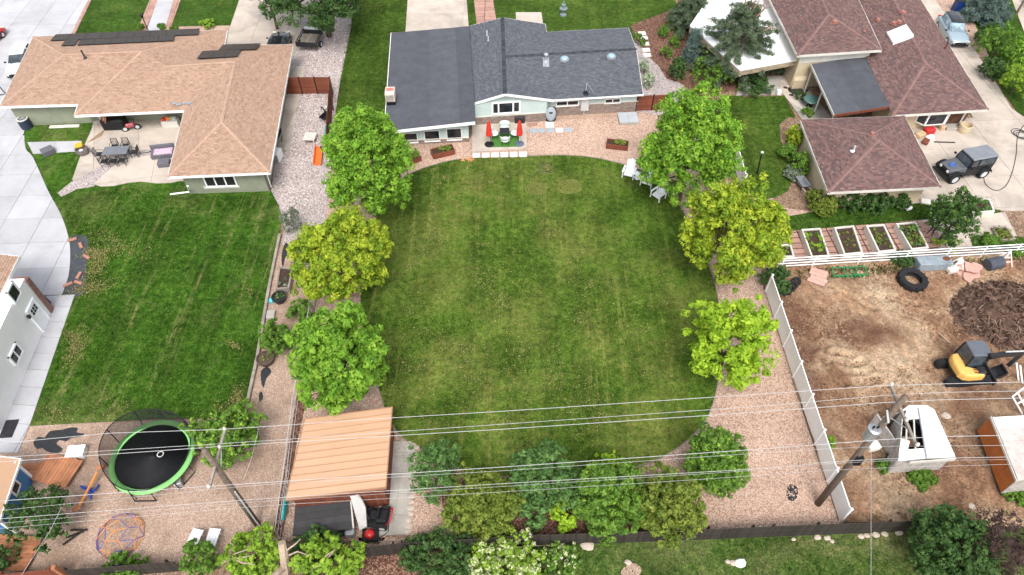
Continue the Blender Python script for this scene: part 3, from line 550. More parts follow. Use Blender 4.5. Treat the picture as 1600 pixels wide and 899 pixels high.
def ridge_caps(segs, house, mat, wd=.135):
    mb = MB()
    for a, b in segs:
        a, b = np.array(a), np.array(b); L = np.linalg.norm(b - a); n = max(1, int(L / .24)); t = (b - a) / L; s = np.cross(t, [0, 0, 1.]); s /= np.linalg.norm(s)
        for i in range(n):
            p = a + (b - a) * i / n; q = a + (b - a) * (i + 1.15) / n; r = random.random(); z0, z1 = np.array([0, 0, .075 + .015 * (i % 2)]), np.array([0, 0, .06 + .015 * (i % 2)]); dn = np.array([0, 0, .055])
            mb.add([p - s * wd + z0 - dn, p + z0, p + s * wd + z0 - dn, q - s * wd + z1 - dn, q + z1, q + s * wd + z1 - dn], [(0, 1, 4, 3), (1, 2, 5, 4)], r)
    build(mb, 'ridge_caps', mat, house, kind='stuff')
def fascia(pts, house, mat=None, h=.2, closed=False, name='fascia', th=.05):
    mb = MB(); P = [np.array(p, float) for p in pts]
    for i in range(len(P) if closed else len(P) - 1):
        a, b = P[i], P[(i + 1) % len(P)]; d = (b - a)[:2]; L = hypot(*d); d = d / L; n = np.array([d[1], -d[0]]) * th / 2; e = np.array([d[0], d[1], (b[2] - a[2]) / L]) * th * .45; a = a - e; b = b + e; t = random.uniform(.028, .032)
        vs = []
        for p in (a, b):
            for q, z in ((n, t), (-n, t), (-n, -h), (n, -h)): vs.append((p[0] + q[0], p[1] + q[1], p[2] + z))
        mb.add(vs, [(0, 1, 2, 3), (7, 6, 5, 4), (0, 4, 5, 1), (1, 5, 6, 2), (2, 6, 7, 3), (3, 7, 4, 0)])
    build(mb, name, mat or m_white, house)
def wall_prism(pts, z0, z1, house, mat, name='wall'):
    mb = MB(); mb.prism([tuple(p[:2]) for p in pts], z0, z1); return build(mb, name, mat, house)
def along(a, b, u, out=0.):                     # plan point u metres from a towards b, pushed out to the right of that direction
    d = (b - a)[:2]; d = d / hypot(*d); return a[:2] + d * u + np.array([d[1], -d[0]]) * out
def window(a, b, u0, u1, z0, z1, house, n=2, fr=.08, out=.05, name='window', mat=None, frm=None, bars=None):
    """framed window standing proud of the wall a-b; outside is on the right going from a to b"""
    f = MB(); d = (b - a)[:2]; rz = atan2(d[1], d[0])
    def bx(ua, ub, za, zb, o, th): p = along(a, b, (ua + ub) / 2, o); return (p[0], p[1], (za + zb) / 2), (ub - ua, th, zb - za), rz
    f.box(*bx(u0, u1, z1 - fr, z1, out, .1)); f.box(*bx(u0, u1, z0, z0 + fr, out, .1)); ws = (u1 - u0 - fr) / n
    sp = bars or [u0 + i * ws for i in range(n + 1)]
    for s in sp: f.box(*bx(s, s + fr, z0 + fr, z1 - fr, out, .09))
    w_ = build(f, name, frm or m_white, house)
    for i in range(len(sp) - 1):
        p = MB(); p.box(*bx(sp[i] + fr, sp[i + 1], z0 + fr, z1 - fr, out - .01, .03)); build(p, 'pane', mat or m_glass, w_)
    si = MB(); si.box(*bx(u0 - .03, u1 + .03, z0 - .03, z0, out + .02, .12)); build(si, 'sill', frm or m_white, w_)
    return w_
def window_px(a, b, p0, p1, house, **k):        # window between two photo corners (upper left, lower right)
    u0, z1 = onwall(a, b, *p0); u1, z0 = onwall(a, b, *p1); return window(a, b, min(u0, u1), max(u0, u1), min(z0, z1), max(z0, z1), house, **k)
def siding(a, b, z0, z1, house, mat, step=.2, out=.012, name='siding', prof=None):
    """lapped boards on the wall a-b; prof(z) gives the span in metres where the wall is cut by a gable"""
    mb = MB(); L = hypot(*(b - a)[:2]); z = z0
    while z < z1 - .02:
        t = min(z + step, z1); s0, s1 = prof((z + t) / 2) if prof else (0, L)
        if s1 - s0 > .05:
            p, q = along(a, b, s0, out), along(a, b, s1, out); p2, q2 = along(a, b, s0, out + .022), along(a, b, s1, out + .022)
            mb.add([(*p2, z), (*q2, z), (*q, t), (*p, t), (*p, z), (*q, z)], [(0, 1, 2, 3), (4, 5, 1, 0)])
        z = t
    return build(mb, name, mat, house)
def strip_wall(a, b, z0, z1, house, mat, out=.03, name='brick_base', th=.06, u0=0, u1=None):
    L = hypot(*(b - a)[:2]) if u1 is None else u1; p = along(a, b, (u0 + L) / 2, out); mb = MB(); mb.box((p[0], p[1], (z0 + z1) / 2), (L - u0, th, z1 - z0), atan2((b - a)[1], (b - a)[0])); return build(mb, name, mat, house)
def vent_pipe(p, h, r, house, mat, name='vent_pipe'):
    mb = MB(); mb.lathe([(r * 2.6, -.03), (r * 1.5, .06), (r, .09), (r, h), (r * .6, h), (r * .6, h - .08)], p, 12); return build(mb, name, mat, house, smooth=False)
def box_vent(p, house, mat, rz=0, s=.36):
    mb = MB(); mb.bbox((p[0], p[1], p[2] + .04), (s * 1.3, s * 1.3, .05), .01, rz); mb.bbox((p[0], p[1], p[2] + .16), (s, s, .2), .04, rz); return build(mb, 'roof_vent', mat, house)
def gutter_pipe(a, b, house, mat=None, rad=.05, name='downspout'): mb = MB(); mb.tube([a, b], rad, 6); return build(mb, name, mat or m_white, house)

# ---- tan roofed house at left
e, rz_ = 2.4, 3.9
hL = thing('house', 'wide low house with a tan shingled hip roof carrying black solar panels', 'house', g(250, 190))
A, J, K, H_, G, F, E, D, C_, B = [g(*p, z) for *p, z in ((52, 58, e), (356, 47, e), (351, 72, e), (458, 70, e), (422, 270, e), (262, 277, e), (288, 173, e), (116, 181, 2.2), (122, 163.5, e), (0, 167, e))]
R1a, R1b, R2a, R2b, S = g(100, 86, rz_), g(221, 81, rz_), g(262, 104, 3.7), g(367, 97, 3.85), g(346, 191, 3.85)
B = g(0, 167, e)
dk = MB(); RF = {}
for nm, pts in (('west', (A, B, R1a)), ('back', (A, R1a, R1b, J)), ('southl', (B, C_, D, R1b, R1a)), ('south', (D, E, R2b, R2a, R1b)), ('east1', (R1b, R2a, K, J)), ('back2', (K, R2a, R2b, H_)), ('west2', (E, F, S, R2b)), ('south2', (F, G, S)), ('east', (G, H_, R2b, S))):
    RF[nm], q = roof_face(pts, hL, m_sh_tan); dk.add(q.v, q.f)
build(dk, 'roof', m_deck, hL)
ridge_caps([(R1a, R1b), (A, R1a), (B, R1a), (R1b, D), (R2a, R2b), (R2b, S), (S, F), (S, G), (R2b, H_), (R1b, J)], hL, m_sh_tanc)
fascia([A, B, C_, D, E, F, G, H_, K, J], hL, m_white, .18, True)
def ins(p, dx, dy): return np.array([p[0] + dx, p[1] + dy, 0])
wS0, wS1 = g(297, 303), g(421, 299); wA, wB = g(34, 197), g(145, 192)
foot = [wA, wB, g(152, 189), g(309, 188), wS0, wS1, ins(H_, -.6, -.5), ins(K, -.4, -.6), ins(J, -.5, -.6), ins(A, .6, -.6)]
wall_prism(foot, 0, 2.3, hL, m_sage)
siding(wA, wB, .25, 2.2, hL, m_sage); siding(wS0, wS1, .2, 2.25, hL, m_sage); eW = g(421.5, 298.5); siding(wS1, ins(H_, -.6, -.5), .2, 2.25, hL, m_sage)
window_px(wS0, wS1, (316, 275), (372, 290), hL, n=3, fr=.1, mat=m_screen)
_u0, _z0 = onwall(wS0, wS1, 318, 291); _u1, _ = onwall(wS0, wS1, 374, 290)
strip_wall(wS0, wS1, .5, _z0, hL, m_offw, .03, 'window_apron', .04, _u0, _u1)
sf = MB(); sf.flat([(p[0], p[1], 0) for p in (A, B, C_, D, E, F, G, H_, K, J)], 2.22); build(sf, 'soffit', m_offw, hL)
gutter_pipe(g(417, 272, 2.2), g(424, 293, .1), hL); mb = MB(); p = g(296, 300, .12); q = g(266, 304, .08); mb.tube([g(293, 291, 1.6), p, q], .07, 6); build(mb, 'downspout', m_white, hL)
mb = MB(); u = onwall(wA, wB, 71, 170); q = along(wA, wB, u[0], .12); mb.bbox((q[0], q[1], 2.22), (1.25, .2, .3), .02, atan2((wB - wA)[1], (wB - wA)[0])); build(mb, 'awning', m_offw, hL)
for px, py, hh in ((133, 91, .75),):
    q = onplane(R1a, RF['southl'].n, px, py); vent_pipe(q, hh, .07, hL, m_dmetal)
mb = MB(); q = onplane(E, RF['south'].n, 288, 163); 
for k in range(5): mb.box((q[0] - .8 + k * .4, q[1] + random.uniform(-.2, .2), RF['south'].z(q[0] - .8 + k * .4, q[1]) + .06), (.4, .3, .04), random.random())
build(mb, 'flashing_patch', m_metal, hL)
# solar panels, one object per panel, lying on the back faces
def solar(PL, q0, q1, q2, n, m_):               # corners: front left, front right, back left, on the roof face, in photo pixels
    o = np.array(PL.p[0]); a, b, c = (onplane(o, PL.n, *q) for q in (q0, q1, q2)); U = (b - a) / n; V = (c - a) / m_; N = PL.n * .14
    for i in range(n):
        for j in range(m_):
            s = a + U * i + V * j + N; k = .012; mb = MB(); mb.panel([s + U * k + V * k, s + U * (1 - k) + V * k, s + U * (1 - k) + V * (1 - k), s + U * k + V * (1 - k)], .05); build(mb, 'solar_panel', m_solar, hL)
solar(RF['back'], (79, 66), (310, 56.5), (88, 56), 9, 1); solar(RF['back'], (121, 73), (272, 66), (126, 64.5), 6, 1); solar(RF['back'], (96, 74), (117, 73), (103, 65), 1, 1)
solar(RF['back2'], (308, 94), (371, 91), (317, 82), 3, 1); solar(RF['back2'], (341, 81.5), (401, 79.5), (349, 72), 3, 1)
# things fixed under the patio roof
for px, py in ((160, 186), (165, 200)): q = g(px, py); build(MB().box((q[0], q[1], 1.1), (.14, .14, 2.2), A4), 'patio_post', m_offw, hL)

# ---- grey roofed main house
hM = thing('house', 'pale blue house with black flat roofed wing and charcoal gable roof', 'house', g(800, 170))
e = 2.3; zr = 3.35
fTL, fTR, fBR, fBL = g(611, 52, 2.55), g(731, 41.5, 2.7), g(742, 191, 2.4), g(600, 206.5, 2.25)
mb = MB()
for i in range(6):                              # rolled roofing laid in wide strips with lapped seams
    t0, t1 = i / 6, (i + 1) / 6 + .012; l0, l1 = fTL + (fTR - fTL) * t0, fTL + (fTR - fTL) * t1; r0, r1 = fBL + (fBR - fBL) * t0, fBL + (fBR - fBL) * t1
    up = np.array([0, 0, .012 + .006 * (i % 2)]); s = MB(); s.panel([r0 + up, r1 + up, l1 + up, l0 + up], .02); build(s, 'roofing_strip', m_roll, hM)
mb.panel([fBL - np.array([0, 0, .02]), fBR - np.array([0, 0, .02]), fTR - np.array([0, 0, .02]), fTL - np.array([0, 0, .02])], .2); build(mb, 'roof', m_deck, hM)
fascia([fTL, fBL, fBR], hM, m_white, .24, False)
gT, gTL, gWL, gAp = g(785, 28, zr), g(730, 42, e), g(742, 161, e), g(789, 147, zr)
gTR, gSt, gX, gV = g(852, 38, e + .1), g(854, 50.5, e), g(787.5, 89, zr), g(865, 156.5, 2.1)
mBR, mRd, mFR = g(982, 44, e), g(994, 77, zr), g(1005, 148, 2.1)
dk = MB(); RM = {}
for nm, pts in (('west', (gTL, gWL, gAp, gT)), ('ne', (gT, gX, gSt, gTR)), ('se', (gX, gAp, gV)), ('front', (gX, gV, mFR, mRd)), ('back', (gX, mRd, mBR, gSt))):
    RM[nm], q = roof_face(pts, hM, m_sh_blk); dk.add(q.v, q.f)
build(dk, 'roof', m_deck, hM); ridge_caps([(gT, gAp), (gX, mRd)], hM, m_sh_blkc, .17)
fascia([gWL, gAp, gV], hM, m_white, .2); fascia([gV, mFR], hM, m_white, .13); fascia([mFR, mRd, mBR, gSt, gTR, gT, gTL], hM, m_offw, .18)
wW0, wW1 = g(616, 226.5), g(733, 221); wG0, wG1 = g(743.5, 196), g(853, 188.5); wF0, wF1 = g(858, 181.5), g(994, 173.5)
wall_prism([wW0, wW1, ins(fTR, -.3, -.3), ins(fTL, .3, -.3)], 0, 2.0, hM, m_blue)
wall_prism([wG0, wG1, wF0, wF1, ins(mBR, -.4, -.4), ins(gSt, 0, -.4), ins(gTR, 0, -.4), ins(gTL, .3, -.4)], 0, 2.03, hM, m_blue)
apu = onwall(wG0, wG1, 789, 160)[0]; LG = hypot(*(wG1 - wG0)[:2]); zA = 3.1; zE = 2.0
mb = MB(); p0, p1, pa = along(wG0, wG1, 0), along(wG0, wG1, LG), along(wG0, wG1, apu); bk = np.array([0, .15])
mb.add([(*p0, zE), (*p1, zE), (*pa, zA), (*(p0 + bk), zE), (*(p1 + bk), zE), (*(pa + bk), zA)], [(0, 1, 2), (5, 4, 3), (0, 2, 5, 3), (2, 1, 4, 5), (1, 0, 3, 4)]); build(mb, 'gable_wall', m_blue, hM)
siding(wG0, wG1, .9, zA, hM, m_blue, .24, prof=lambda z: (0, LG) if z < zE else (apu * (z - zE) / (zA - zE), LG - (LG - apu) * (z - zE) / (zA - zE)))
siding(wW0, wW1, .5, 2.0, hM, m_blue, .24); siding(wF0, wF1, 1.1, 2.1, hM, m_blue, .24)
strip_wall(wW0, wW1, 0, .42, hM, m_brick); strip_wall(wG0, wG1, 0, .85, hM, m_brick, .04); strip_wall(wF0, wF1, 0, 1.05, hM, m_brick, .04)
strip_wall(wW0, wW1, .42, .5, hM, m_offw, .05, 'sill_band', .1); strip_wall(wG0, wG1, .85, .93, hM, m_offw, .05, 'sill_band', .12); strip_wall(wF0, wF1, 1.05, 1.12, hM, m_offw, .05, 'sill_band', .1)
window_px(wG0, wG1, (768, 160), (813, 175.5), hM, n=3, fr=.13, bars=(lambda u0, u1: [u0, u0 + (u1 - u0) * .21, u0 + (u1 - u0) * .72, u1 - .13])(onwall(wG0, wG1, 768, 160)[0], onwall(wG0, wG1, 813, 175)[0]))
for p0, p1 in (((627, 208), (653.5, 222)), ((662, 204), (688, 219.5)), ((697, 200.5), (722, 217.5))): window_px(wW0, wW1, p0, p1, hM, n=1, fr=.05)
window_px(wF0, wF1, (868.5, 157.5), (904, 164), hM, n=2, fr=.09); window_px(wF0, wF1, (945, 154), (969, 160), hM, n=2, fr=.08)
sw = MB(); sw.flat([(p[0], p[1], 0) for p in (gTL, np.array([gWL[0], wG0[1] + .1, 0]), np.array([gV[0], wF0[1], 0]), gV, mFR, mBR, gSt, gTR)], 2.0); build(sw, 'soffit', m_offw, hM)
# roof fittings
q = onplane(mRd, RM['front'].n, 853, 95); mb = MB(); mb.box((q[0], q[1] - .25, RM['front'].z(q[0], q[1] - .25) + .06), (.55, 1.1, .02), 0, ('X', .32)); build(mb, 'flashing_patch', m_metal, hM); vent_pipe(q, .55, .13, hM, m_metal, 'flue_pipe')
mb = MB(); mb.lathe([(.05, .62), (.24, .6), (.2, .68), (.03, .76)], q, 12); build(mb, 'flue_cap', m_metal, hM, smooth=True)
m_dome = M('frosted_skylight_dome', (.3, .42, .5), .25, .1, 2, spec=.6)
for px, py in ((882, 94), (955, 90)):
    q = onplane(mRd, RM['front'].n, px, py); mb = MB(); mb.lathe([(.42, -.02), (.42, .12), (.34, .14)], q, 20); s = build(mb, 'skylight', m_metal, hM); mb = MB(); mb.lathe([(.37, .12), (.34, .22), (.25, .3), (.12, .345), (.02, .355)], q, 20); build(mb, 'dome', m_dome, s, smooth=True)
for px, py, h_ in ((761, 56, .5), (763, 64, .45), (868, 60, .3)): q = onplane(gT, RM['ne' if px > 800 else 'west'].n, px, py); vent_pipe(q, h_, .06, hM, m_lmetal)
q = onplane(mRd, RM['front'].n, 915, 146); vent_pipe(q, .25, .13, hM, m_black); mb = MB(); t = q + np.array([.1, .25, .9]); mb.tube([q, q + np.array([.05, .1, .95])], .025, 6); mb.tube([q + np.array([.05, .1, .95]), onplane(mRd, RM['front'].n, 928, 146) + np.array([0, 0, .05])], .012, 5); build(mb, 'service_mast', m_lmetal, hM)
# meter box and conduit on the wall, cellar hatch, oil tank
u_, z_ = onwall(wF0, wF1, 913, 165); q = along(wF0, wF1, u_, .16); mb = MB(); mb.bbox((*q, 1.15), (.7, .26, 1.3), .03, atan2((wF1 - wF0)[1], (wF1 - wF0)[0])); bx_ = build(mb, 'meter_box', m_lmetal, hM); mb = MB(); mb.tube([(q[0], q[1] + .1, 2.1), (q[0], q[1] + .1, 0)], .05, 6); build(mb, 'conduit', m_lmetal, bx_)
mb = MB(); q = g(611.5, 158, 2.45)
cool = thing('rooftop_cooler', 'white box cooler standing on the edge of the black flat roof', 'cooler', (q[0], q[1], 2.38))
rzc = radians(3); mb.bbox((0, 0, .16), (.75, 1.0, .3), .03, rzc); build(mb, 'base', m_black, cool, local=True)
mb = MB(); mb.bbox((0, 0, .72), (.8, 1.05, .84), .05, rzc); build(mb, 'cabinet', M('yellowed_white_paint', (.66, .6, .52), .5, .12, 2, stain=.2), cool, local=True)
mb = MB(); mb.box((0, .1, 1.145), (.62, .45, .02), rzc); build(mb, 'label_plate', M('red_print_plate', (.55, .2, .16), .5, .35, 9), cool, local=True)
mb = MB(); [mb.box((0, -.535, .4 + k * .09), (.62, .02, .04), rzc) for k in range(7)]; build(mb, 'louvre', m_greywood, cool, local=True)
# ---- red roofed house at right
hR = thing('house', 'cream split level house with red brown shingled roofs and white skylight', 'house', g(1400, 150))
e = 2.4; zu = 3.75
uL0, uL, uR, uR1 = g(1176, -55, zu), g(1246, 87, zu), g(1378, 78.5, zu), g(1322, -42, zu); uA, uB = g(1295, 23, 4.75), g(1262, -50, 4.75)
uR2, uR3 = g(1360, 42, zu), g(1340, 28, zu)
mT, mR0, mR1, mFL, mS, mS0, mV = g(1372, -50, 3.8), g(1408, -50, e), g(1544.5, 171.5, e), g(1395, 181, e), g(1446, 99, 3.8), g(1403, 17, 4.3), g(1372, 80, 3.6)
dk = MB(); RR = {}
mW0 = g(1300, -50, 2.7)
for nm, pts in (('uw', (uL0, uL, uA, uB)), ('us', (uL, uR, uA)), ('ue', (uR, uR1, uB, uA)), ('me', (mR0, mT, mS, mR1)), ('ms', (mFL, mR1, mS)), ('mw', (mT, mW0, g(1350, 84, 2.75), mFL, mS))):
    RR[nm], q = roof_face(pts, hR, m_sh_red); dk.add(q.v, q.f)
build(dk, 'roof', m_deck, hR); ridge_caps([(uA, uB), (uA, uL), (uA, uR), (mT, mS), (mS, mR1), (mS, mFL)], hR, m_sh_redc)
fascia([uL0, uL, uR, uR1], hR, m_offw, .2); fascia([mR0, mR1, mFL], hR, m_offw, .2)
wR0, wR1 = g(1400, 207), g(1512, 203)
wR0 = np.array([mFL[0] + .3, mFL[1] + 1.1, 0]); wR1 = np.array([mR1[0] - .7, mR1[1] + 1.1, 0])
wall_prism([wR0, wR1, ins(mR0, -.7, 0), ins(mW0, .5, 0), ins(g(1350, 84, 2.75), .2, -.5)], 0, 2.3, hR, m_cream)
uw0, uw1 = ins(uL, .6, .6), ins(uR, -.6, .6); wall_prism([uw0, uw1, ins(uR1, -.6, 0), ins(uL0, .6, 0)], 0, 3.6, hR, m_cream)
siding(uw0, uw1, 2.6, 3.6, hR, m_offw, .3)
# bay window, side window and step, measured on the front wall
def onfr(px, py, z=None): return onwall(wR0, wR1, px, py)
window_px(wR0, wR1, (1484, 176), (1498, 194), hR, n=1, fr=.1, mat=M_glass('brown_curtain_glass', (.06, .03, .02)))
by = MB(); u0, _ = onfr(1432, 186); u1, _ = onfr(1474, 184); P_ = [along(wR0, wR1, u0, 0), along(wR0, wR1, u0 + .5, .62), along(wR0, wR1, u1 - .3, .62), along(wR0, wR1, u1, 0)]
mb = MB(); mb.prism(P_, .7, .85); wv_ = build(mb, 'bay_window', m_white, hR); mb = MB(); mb.prism(P_, 1.9, 2.1); build(mb, 'bay_roof', m_white, wv_)
[build(MB().box((p[0], p[1], 1.37), (.12, .12, 1.1), A4), 'frame', m_white, wv_) for p in P_]
for a_, b_ in zip(P_[:3], P_[1:]): mb = MB(); c_ = (a_ + b_) / 2; mb.box((*c_, 1.37), (hypot(*(b_ - a_)) - .1, .04, 1.06), atan2((b_ - a_)[1], (b_ - a_)[0])); build(mb, 'pane', m_glass, wv_)
q = along(wR0, wR1, onfr(1486, 200)[0], .4); mb = MB(); mb.bbox((*q, .15), (1.9, .7, .28), .02, A4); build(mb, 'step', m_conc_g, hR)
gutter_pipe((*along(wR0, wR1, hypot(*(wR1 - wR0)[:2]) - .05, .08), 2.2), (*along(wR0, wR1, hypot(*(wR1 - wR0)[:2]) - .05, .08), .05), hR, m_redwood)
# flat black patio roof, posts and pale garage
bq = [g(1267, 101, 2.6), g(1357, 86, 2.7), g(1402, 165, 2.5), g(1303, 180, 2.4)]; mb = MB(); mb.panel(bq, .16); build(mb, 'flat_roof', m_roll, hR)
fascia([bq[0] + np.array([0, 0, .01]), bq[3] + np.array([0, 0, .01])], hR, m_offw, .2); fascia([bq[3], bq[2]], hR, m_redwood, .22)
for i in range(5):
    t = (i + .5) / 5; s = MB(); l0, l1 = bq[0] + (bq[1] - bq[0]) * (i / 5 + .004), bq[0] + (bq[1] - bq[0]) * ((i + 1) / 5 + .004); r0, r1 = bq[3] + (bq[2] - bq[3]) * (i / 5 + .004), bq[3] + (bq[2] - bq[3]) * ((i + 1) / 5 + .004); up = np.array([0, 0, .02 + .006 * (i % 2)]); s.panel([r0 + up, r1 + up, l1 + up, l0 + up], .02); build(s, 'roofing_strip', m_roll, hR)
for t in (.05, .5, .97): q = bq[0] + (bq[3] - bq[0]) * t; build(MB().box((q[0] + .12, q[1], 1.15), (.1, .1, 2.3), A4), 'patio_post', m_offw, hR)
q = onplane(mS, RR['mw'].n, 1405, 55); w0 = [onplane(mS, RR['mw'].n, *p) for p in ((1385, 54), (1395, 71), (1427, 59), (1415, 42))]
mb = MB(); mb.panel([p + RR['mw'].n * .26 for p in w0], .25); s = build(mb, 'skylight', m_white, hR); mb = MB(); k = sum(w0) / 4 + RR['mw'].n * .48; vs = [p + (k - p) * .06 + RR['mw'].n * .27 for p in w0]; mb.add(vs + [k], [(0, 1, 4), (1, 2, 4), (2, 3, 4), (3, 0, 4)]); build(mb, 'dome', M('milky_skylight', (.72, .74, .7), .3, .04, 2), s)
m_vent_r = M('red_brown_vent_metal', (.33, .15, .12), .6, .2, 3)
for px, py, r_ in ((1371, 33, 'mw'), (1410, 21, 'mw'), (1303, 36, 'us'), (1396, 38, 'mw'), (1404, 36, 'mw')):
    q = onplane(RR[r_].p[-1] if r_ == 'us' else mS, RR[r_].n, px, py); box_vent(q, hR, m_vent_r, .5, .4 if px != 1371 else .34)
q = onplane(mS, RR['mw'].n, 1341, 24); box_vent(q, hR, m_vent_r, .5, .3)
q = onplane(mS, RR['me'].n, 1475, 79); vent_pipe(q, .8, .09, hR, M('rusty_pipe', (.13, .06, .045), .7, .3, 5)); q = onplane(uA, RR['us'].n, 1351, 48); vent_pipe(q, .5, .05, hR, m_vent_r)
# white flat roofed wing with a stone edge and the cream side wall
wq = [g(1157, 110, 2.6), g(1247, 93.5, 2.6), g(1196, -20, 2.7), g(1105, 0, 2.7), g(1078, 40, 2.65)]; mb = MB(); mb.panel(wq, .1); build(mb, 'white_flat_roof', m_white, hR)
a_, b_ = wq[0] - np.array([0, 0, .55]), wq[1] - np.array([0, 0, .55]); mb = MB(); c_ = (a_ + b_) / 2; mb.box((c_[0], c_[1] + .12, 2.27), (hypot(*(b_ - a_)[:2]), .2, .5), atan2((b_ - a_)[1], (b_ - a_)[0])); build(mb, 'stone_band', m_stone, hR)
mb = MB(); c_ = (wq[0] + wq[4]) / 2; d_ = wq[4] - wq[0]; mb.box((c_[0] + .12, c_[1], 2.24), (hypot(*d_[:2]), .2, .55), atan2(d_[1], d_[0])); build(mb, 'stone_band', m_stone, hR)
wall_prism([wq[0] + np.array([2.5, 3.5, 0]), wq[1] + np.array([-.1, 3.5, 0]), wq[2], wq[3] + np.array([2.5, 0, 0]), wq[4] + np.array([2.5, 0, 0])], 0, 2.4, hR, m_cream)
q0, q1 = g(1236, 140), g(1250, 95, 2.3); mb = MB(); d_ = q1[:2] - q0[:2]; mb.prism([q0[:2], q0[:2] + np.array([1.15, .1]), q1[:2] + np.array([1.15, .1]), q1[:2]], 0, [.9, .9, 2.4, 2.4]); build(mb, 'wing_wall', m_cream, hR)
# garage
hG = thing('garage', 'detached cream garage under a red brown pyramid roof', 'garage', g(1357, 245))
e = 2.4; c0, c1, c2, c3 = g(1250, 187.5, e), g(1413, 182, e), g(1470, 292.5, e), g(1294, 301, e); cen = (c0 + c1 + c2 + c3) / 4; ap0, ap1 = cen + np.array([-.25, .35, 1.4]), cen + np.array([.2, -.3, 1.4])
dk = MB(); RG = {}
for nm, pts in (('n', (c0, ap0, c1)), ('w', (c0, c3, ap1, ap0)), ('s', (c3, c2, ap1)), ('e', (c2, c1, ap0, ap1))): RG[nm], q = roof_face(pts, hG, m_sh_red); dk.add(q.v, q.f)
build(dk, 'roof', m_deck, hG); ridge_caps([(ap0, ap1), (ap0, c0), (ap0, c1), (ap1, c2), (ap1, c3)], hG, m_sh_redc); fascia([c0, c3, c2, c1], hG, m_offw, .2, True)
gi = [c0 + np.array([.35, -.4, 0]), c3 + np.array([.35, .95, 0]), c2 + np.array([-.4, .95, 0]), c1 + np.array([-.4, -.4, 0])]; wall_prism(gi, 0, 2.3, hG, m_cream); sf = MB(); sf.flat([(p[0], p[1], 0) for p in (c0, c3, c2, c1)], 2.22); build(sf, 'soffit', m_offw, hG)
q = onplane(ap0, RG['w'].n, 1333, 236); vent_pipe(q, .45, .09, hG, m_lmetal); q = onplane(ap0, RG['n'].n, 1362, 211); box_vent(q, hG, m_vent_r, .2, .3)
# ---- white house at lower left
hW = thing('house', 'white stucco house corner with a tan roof at the left edge', 'house', g(-40, 560))
wa, wb = g(81, 488), g(4, 668); wd_ = wb - wa; wb = wa + wd_ / np.linalg.norm(wd_) * 9.2; nn = np.array([wd_[1], -wd_[0], 0]) / np.linalg.norm(wd_)
if nn[0] > 0: nn = -nn
wall_prism([wa, wb, wb + nn * 12, wa + nn * 12], 0, 3.55, hW, m_wall_w)
ez = 3.7; r0, r1 = g(30, 401, ez), g(-6, 466, ez); rd = (wb - wa) / np.linalg.norm(wb - wa); r1 = r0 + rd * 11.5; up = np.array([0, 0, 1.9]); rl0, rl1 = r0 + nn * 7 + up, r1 + nn * 7 + up
_, q = roof_face((r0, r1, rl1, rl0), hW, m_sh_tan); build(q, 'roof', m_deck, hW); fascia([rl0, r0, r1], hW, m_white, .22)
wbb, waa = wb, wa                               # outside is to the right going from south to north reversed
def win_w(p0, p1, n=2, **k):
    (u0, z1), (u1, z0) = onwall(waa, wbb, *p0), onwall(waa, wbb, *p1); u0, u1 = min(u0, u1), max(u0, u1); L = hypot(*(wbb - waa)[:2]); return window(wbb, waa, L - u1, L - u0, min(z0, z1), max(z0, z1), hW, n=n, out=-.05 if False else .05, **k)
_t = along(wbb, waa, 1, .5); OUT = 1 if (_t - waa[:2]) @ nn[:2] < 0 else -1
LW = hypot(*(wbb - waa)[:2])
def wl(u, z, out=.05): p = waa[:2] + (wbb - waa)[:2] / LW * u - nn[:2] * out; return (p[0], p[1], z)
RW = atan2((wbb - waa)[1], (wbb - waa)[0])
def wwin(px0, px1, zc, w_, h_, n, label=None):
    u = onwall(waa, wbb, *px0)[0]; f = MB(); x = u
    for s in (-1, 1): f.box(wl(u + s * w_ / 2, zc), (.12, .12, h_ + .12), RW); f.box(wl(u, zc + s * h_ / 2), (w_ + .12, .11, .12), RW)
    if n == 2: f.box(wl(u, zc), (.08, .1, h_), RW)
    o = build(f, 'window', m_white, hW)
    for k in range(n): p = MB(); p.box(wl(u + ((k - .5) * w_ / 2 if n == 2 else 0), zc, .03), (w_ / n - .08, .04, h_ - .06), RW); build(p, 'pane', m_glass, o)
def zz(px, py): return onwall(waa, wbb, px, py)
u_, z_ = zz(20.5, 458); wwin((20.5, 458), None, z_, .95, 1.05, 1)
u_, z_ = zz(23.5, 554); wwin((23.5, 554), None, z_, 1.15, .85, 2)
u_, z_ = zz(58, 492); mb = MB(); mb.box(wl(u_, 1.08, .04), (1.0, .08, 2.1), RW); dr = build(mb, 'door', m_white, hW)
mb = MB()
for s in (-1, 1): mb.box(wl(u_ + s * .56, 1.12, .05), (.12, .12, 2.24), RW)
mb.box(wl(u_, 2.2, .05), (1.24, .12, .1), RW); build(mb, 'door_frame', m_white, dr)
for i in range(3):
    for j in range(2): mb = MB(); mb.box(wl(u_ + (i - 1) * .24, 1.6 + j * .26, .09), (.17, .02, .2), RW); build(mb, 'pane', m_glass, dr)
u_, z_ = zz(43, 497); mb = MB(); mb.lathe([(.05, .28), (.13, .2), (.1, 0), (.04, -.05)], wl(u_, z_, .15), 8); build(mb, 'wall_lamp', m_black, hW)
p0 = wl(-.08, 0, -.35)[:2]; mb = MB(); mb.box((p0[0], p0[1], 1.7), (.4, .9, 3.4), RW); build(mb, 'brick_corner', m_brick_r, hW)
q = g(15, 671); mb = MB(); mb.box((q[0], q[1], .07), (.75, 1.2, .05), RW + pi / 2); build(mb, 'window_well_grate', m_dmetal, hW)
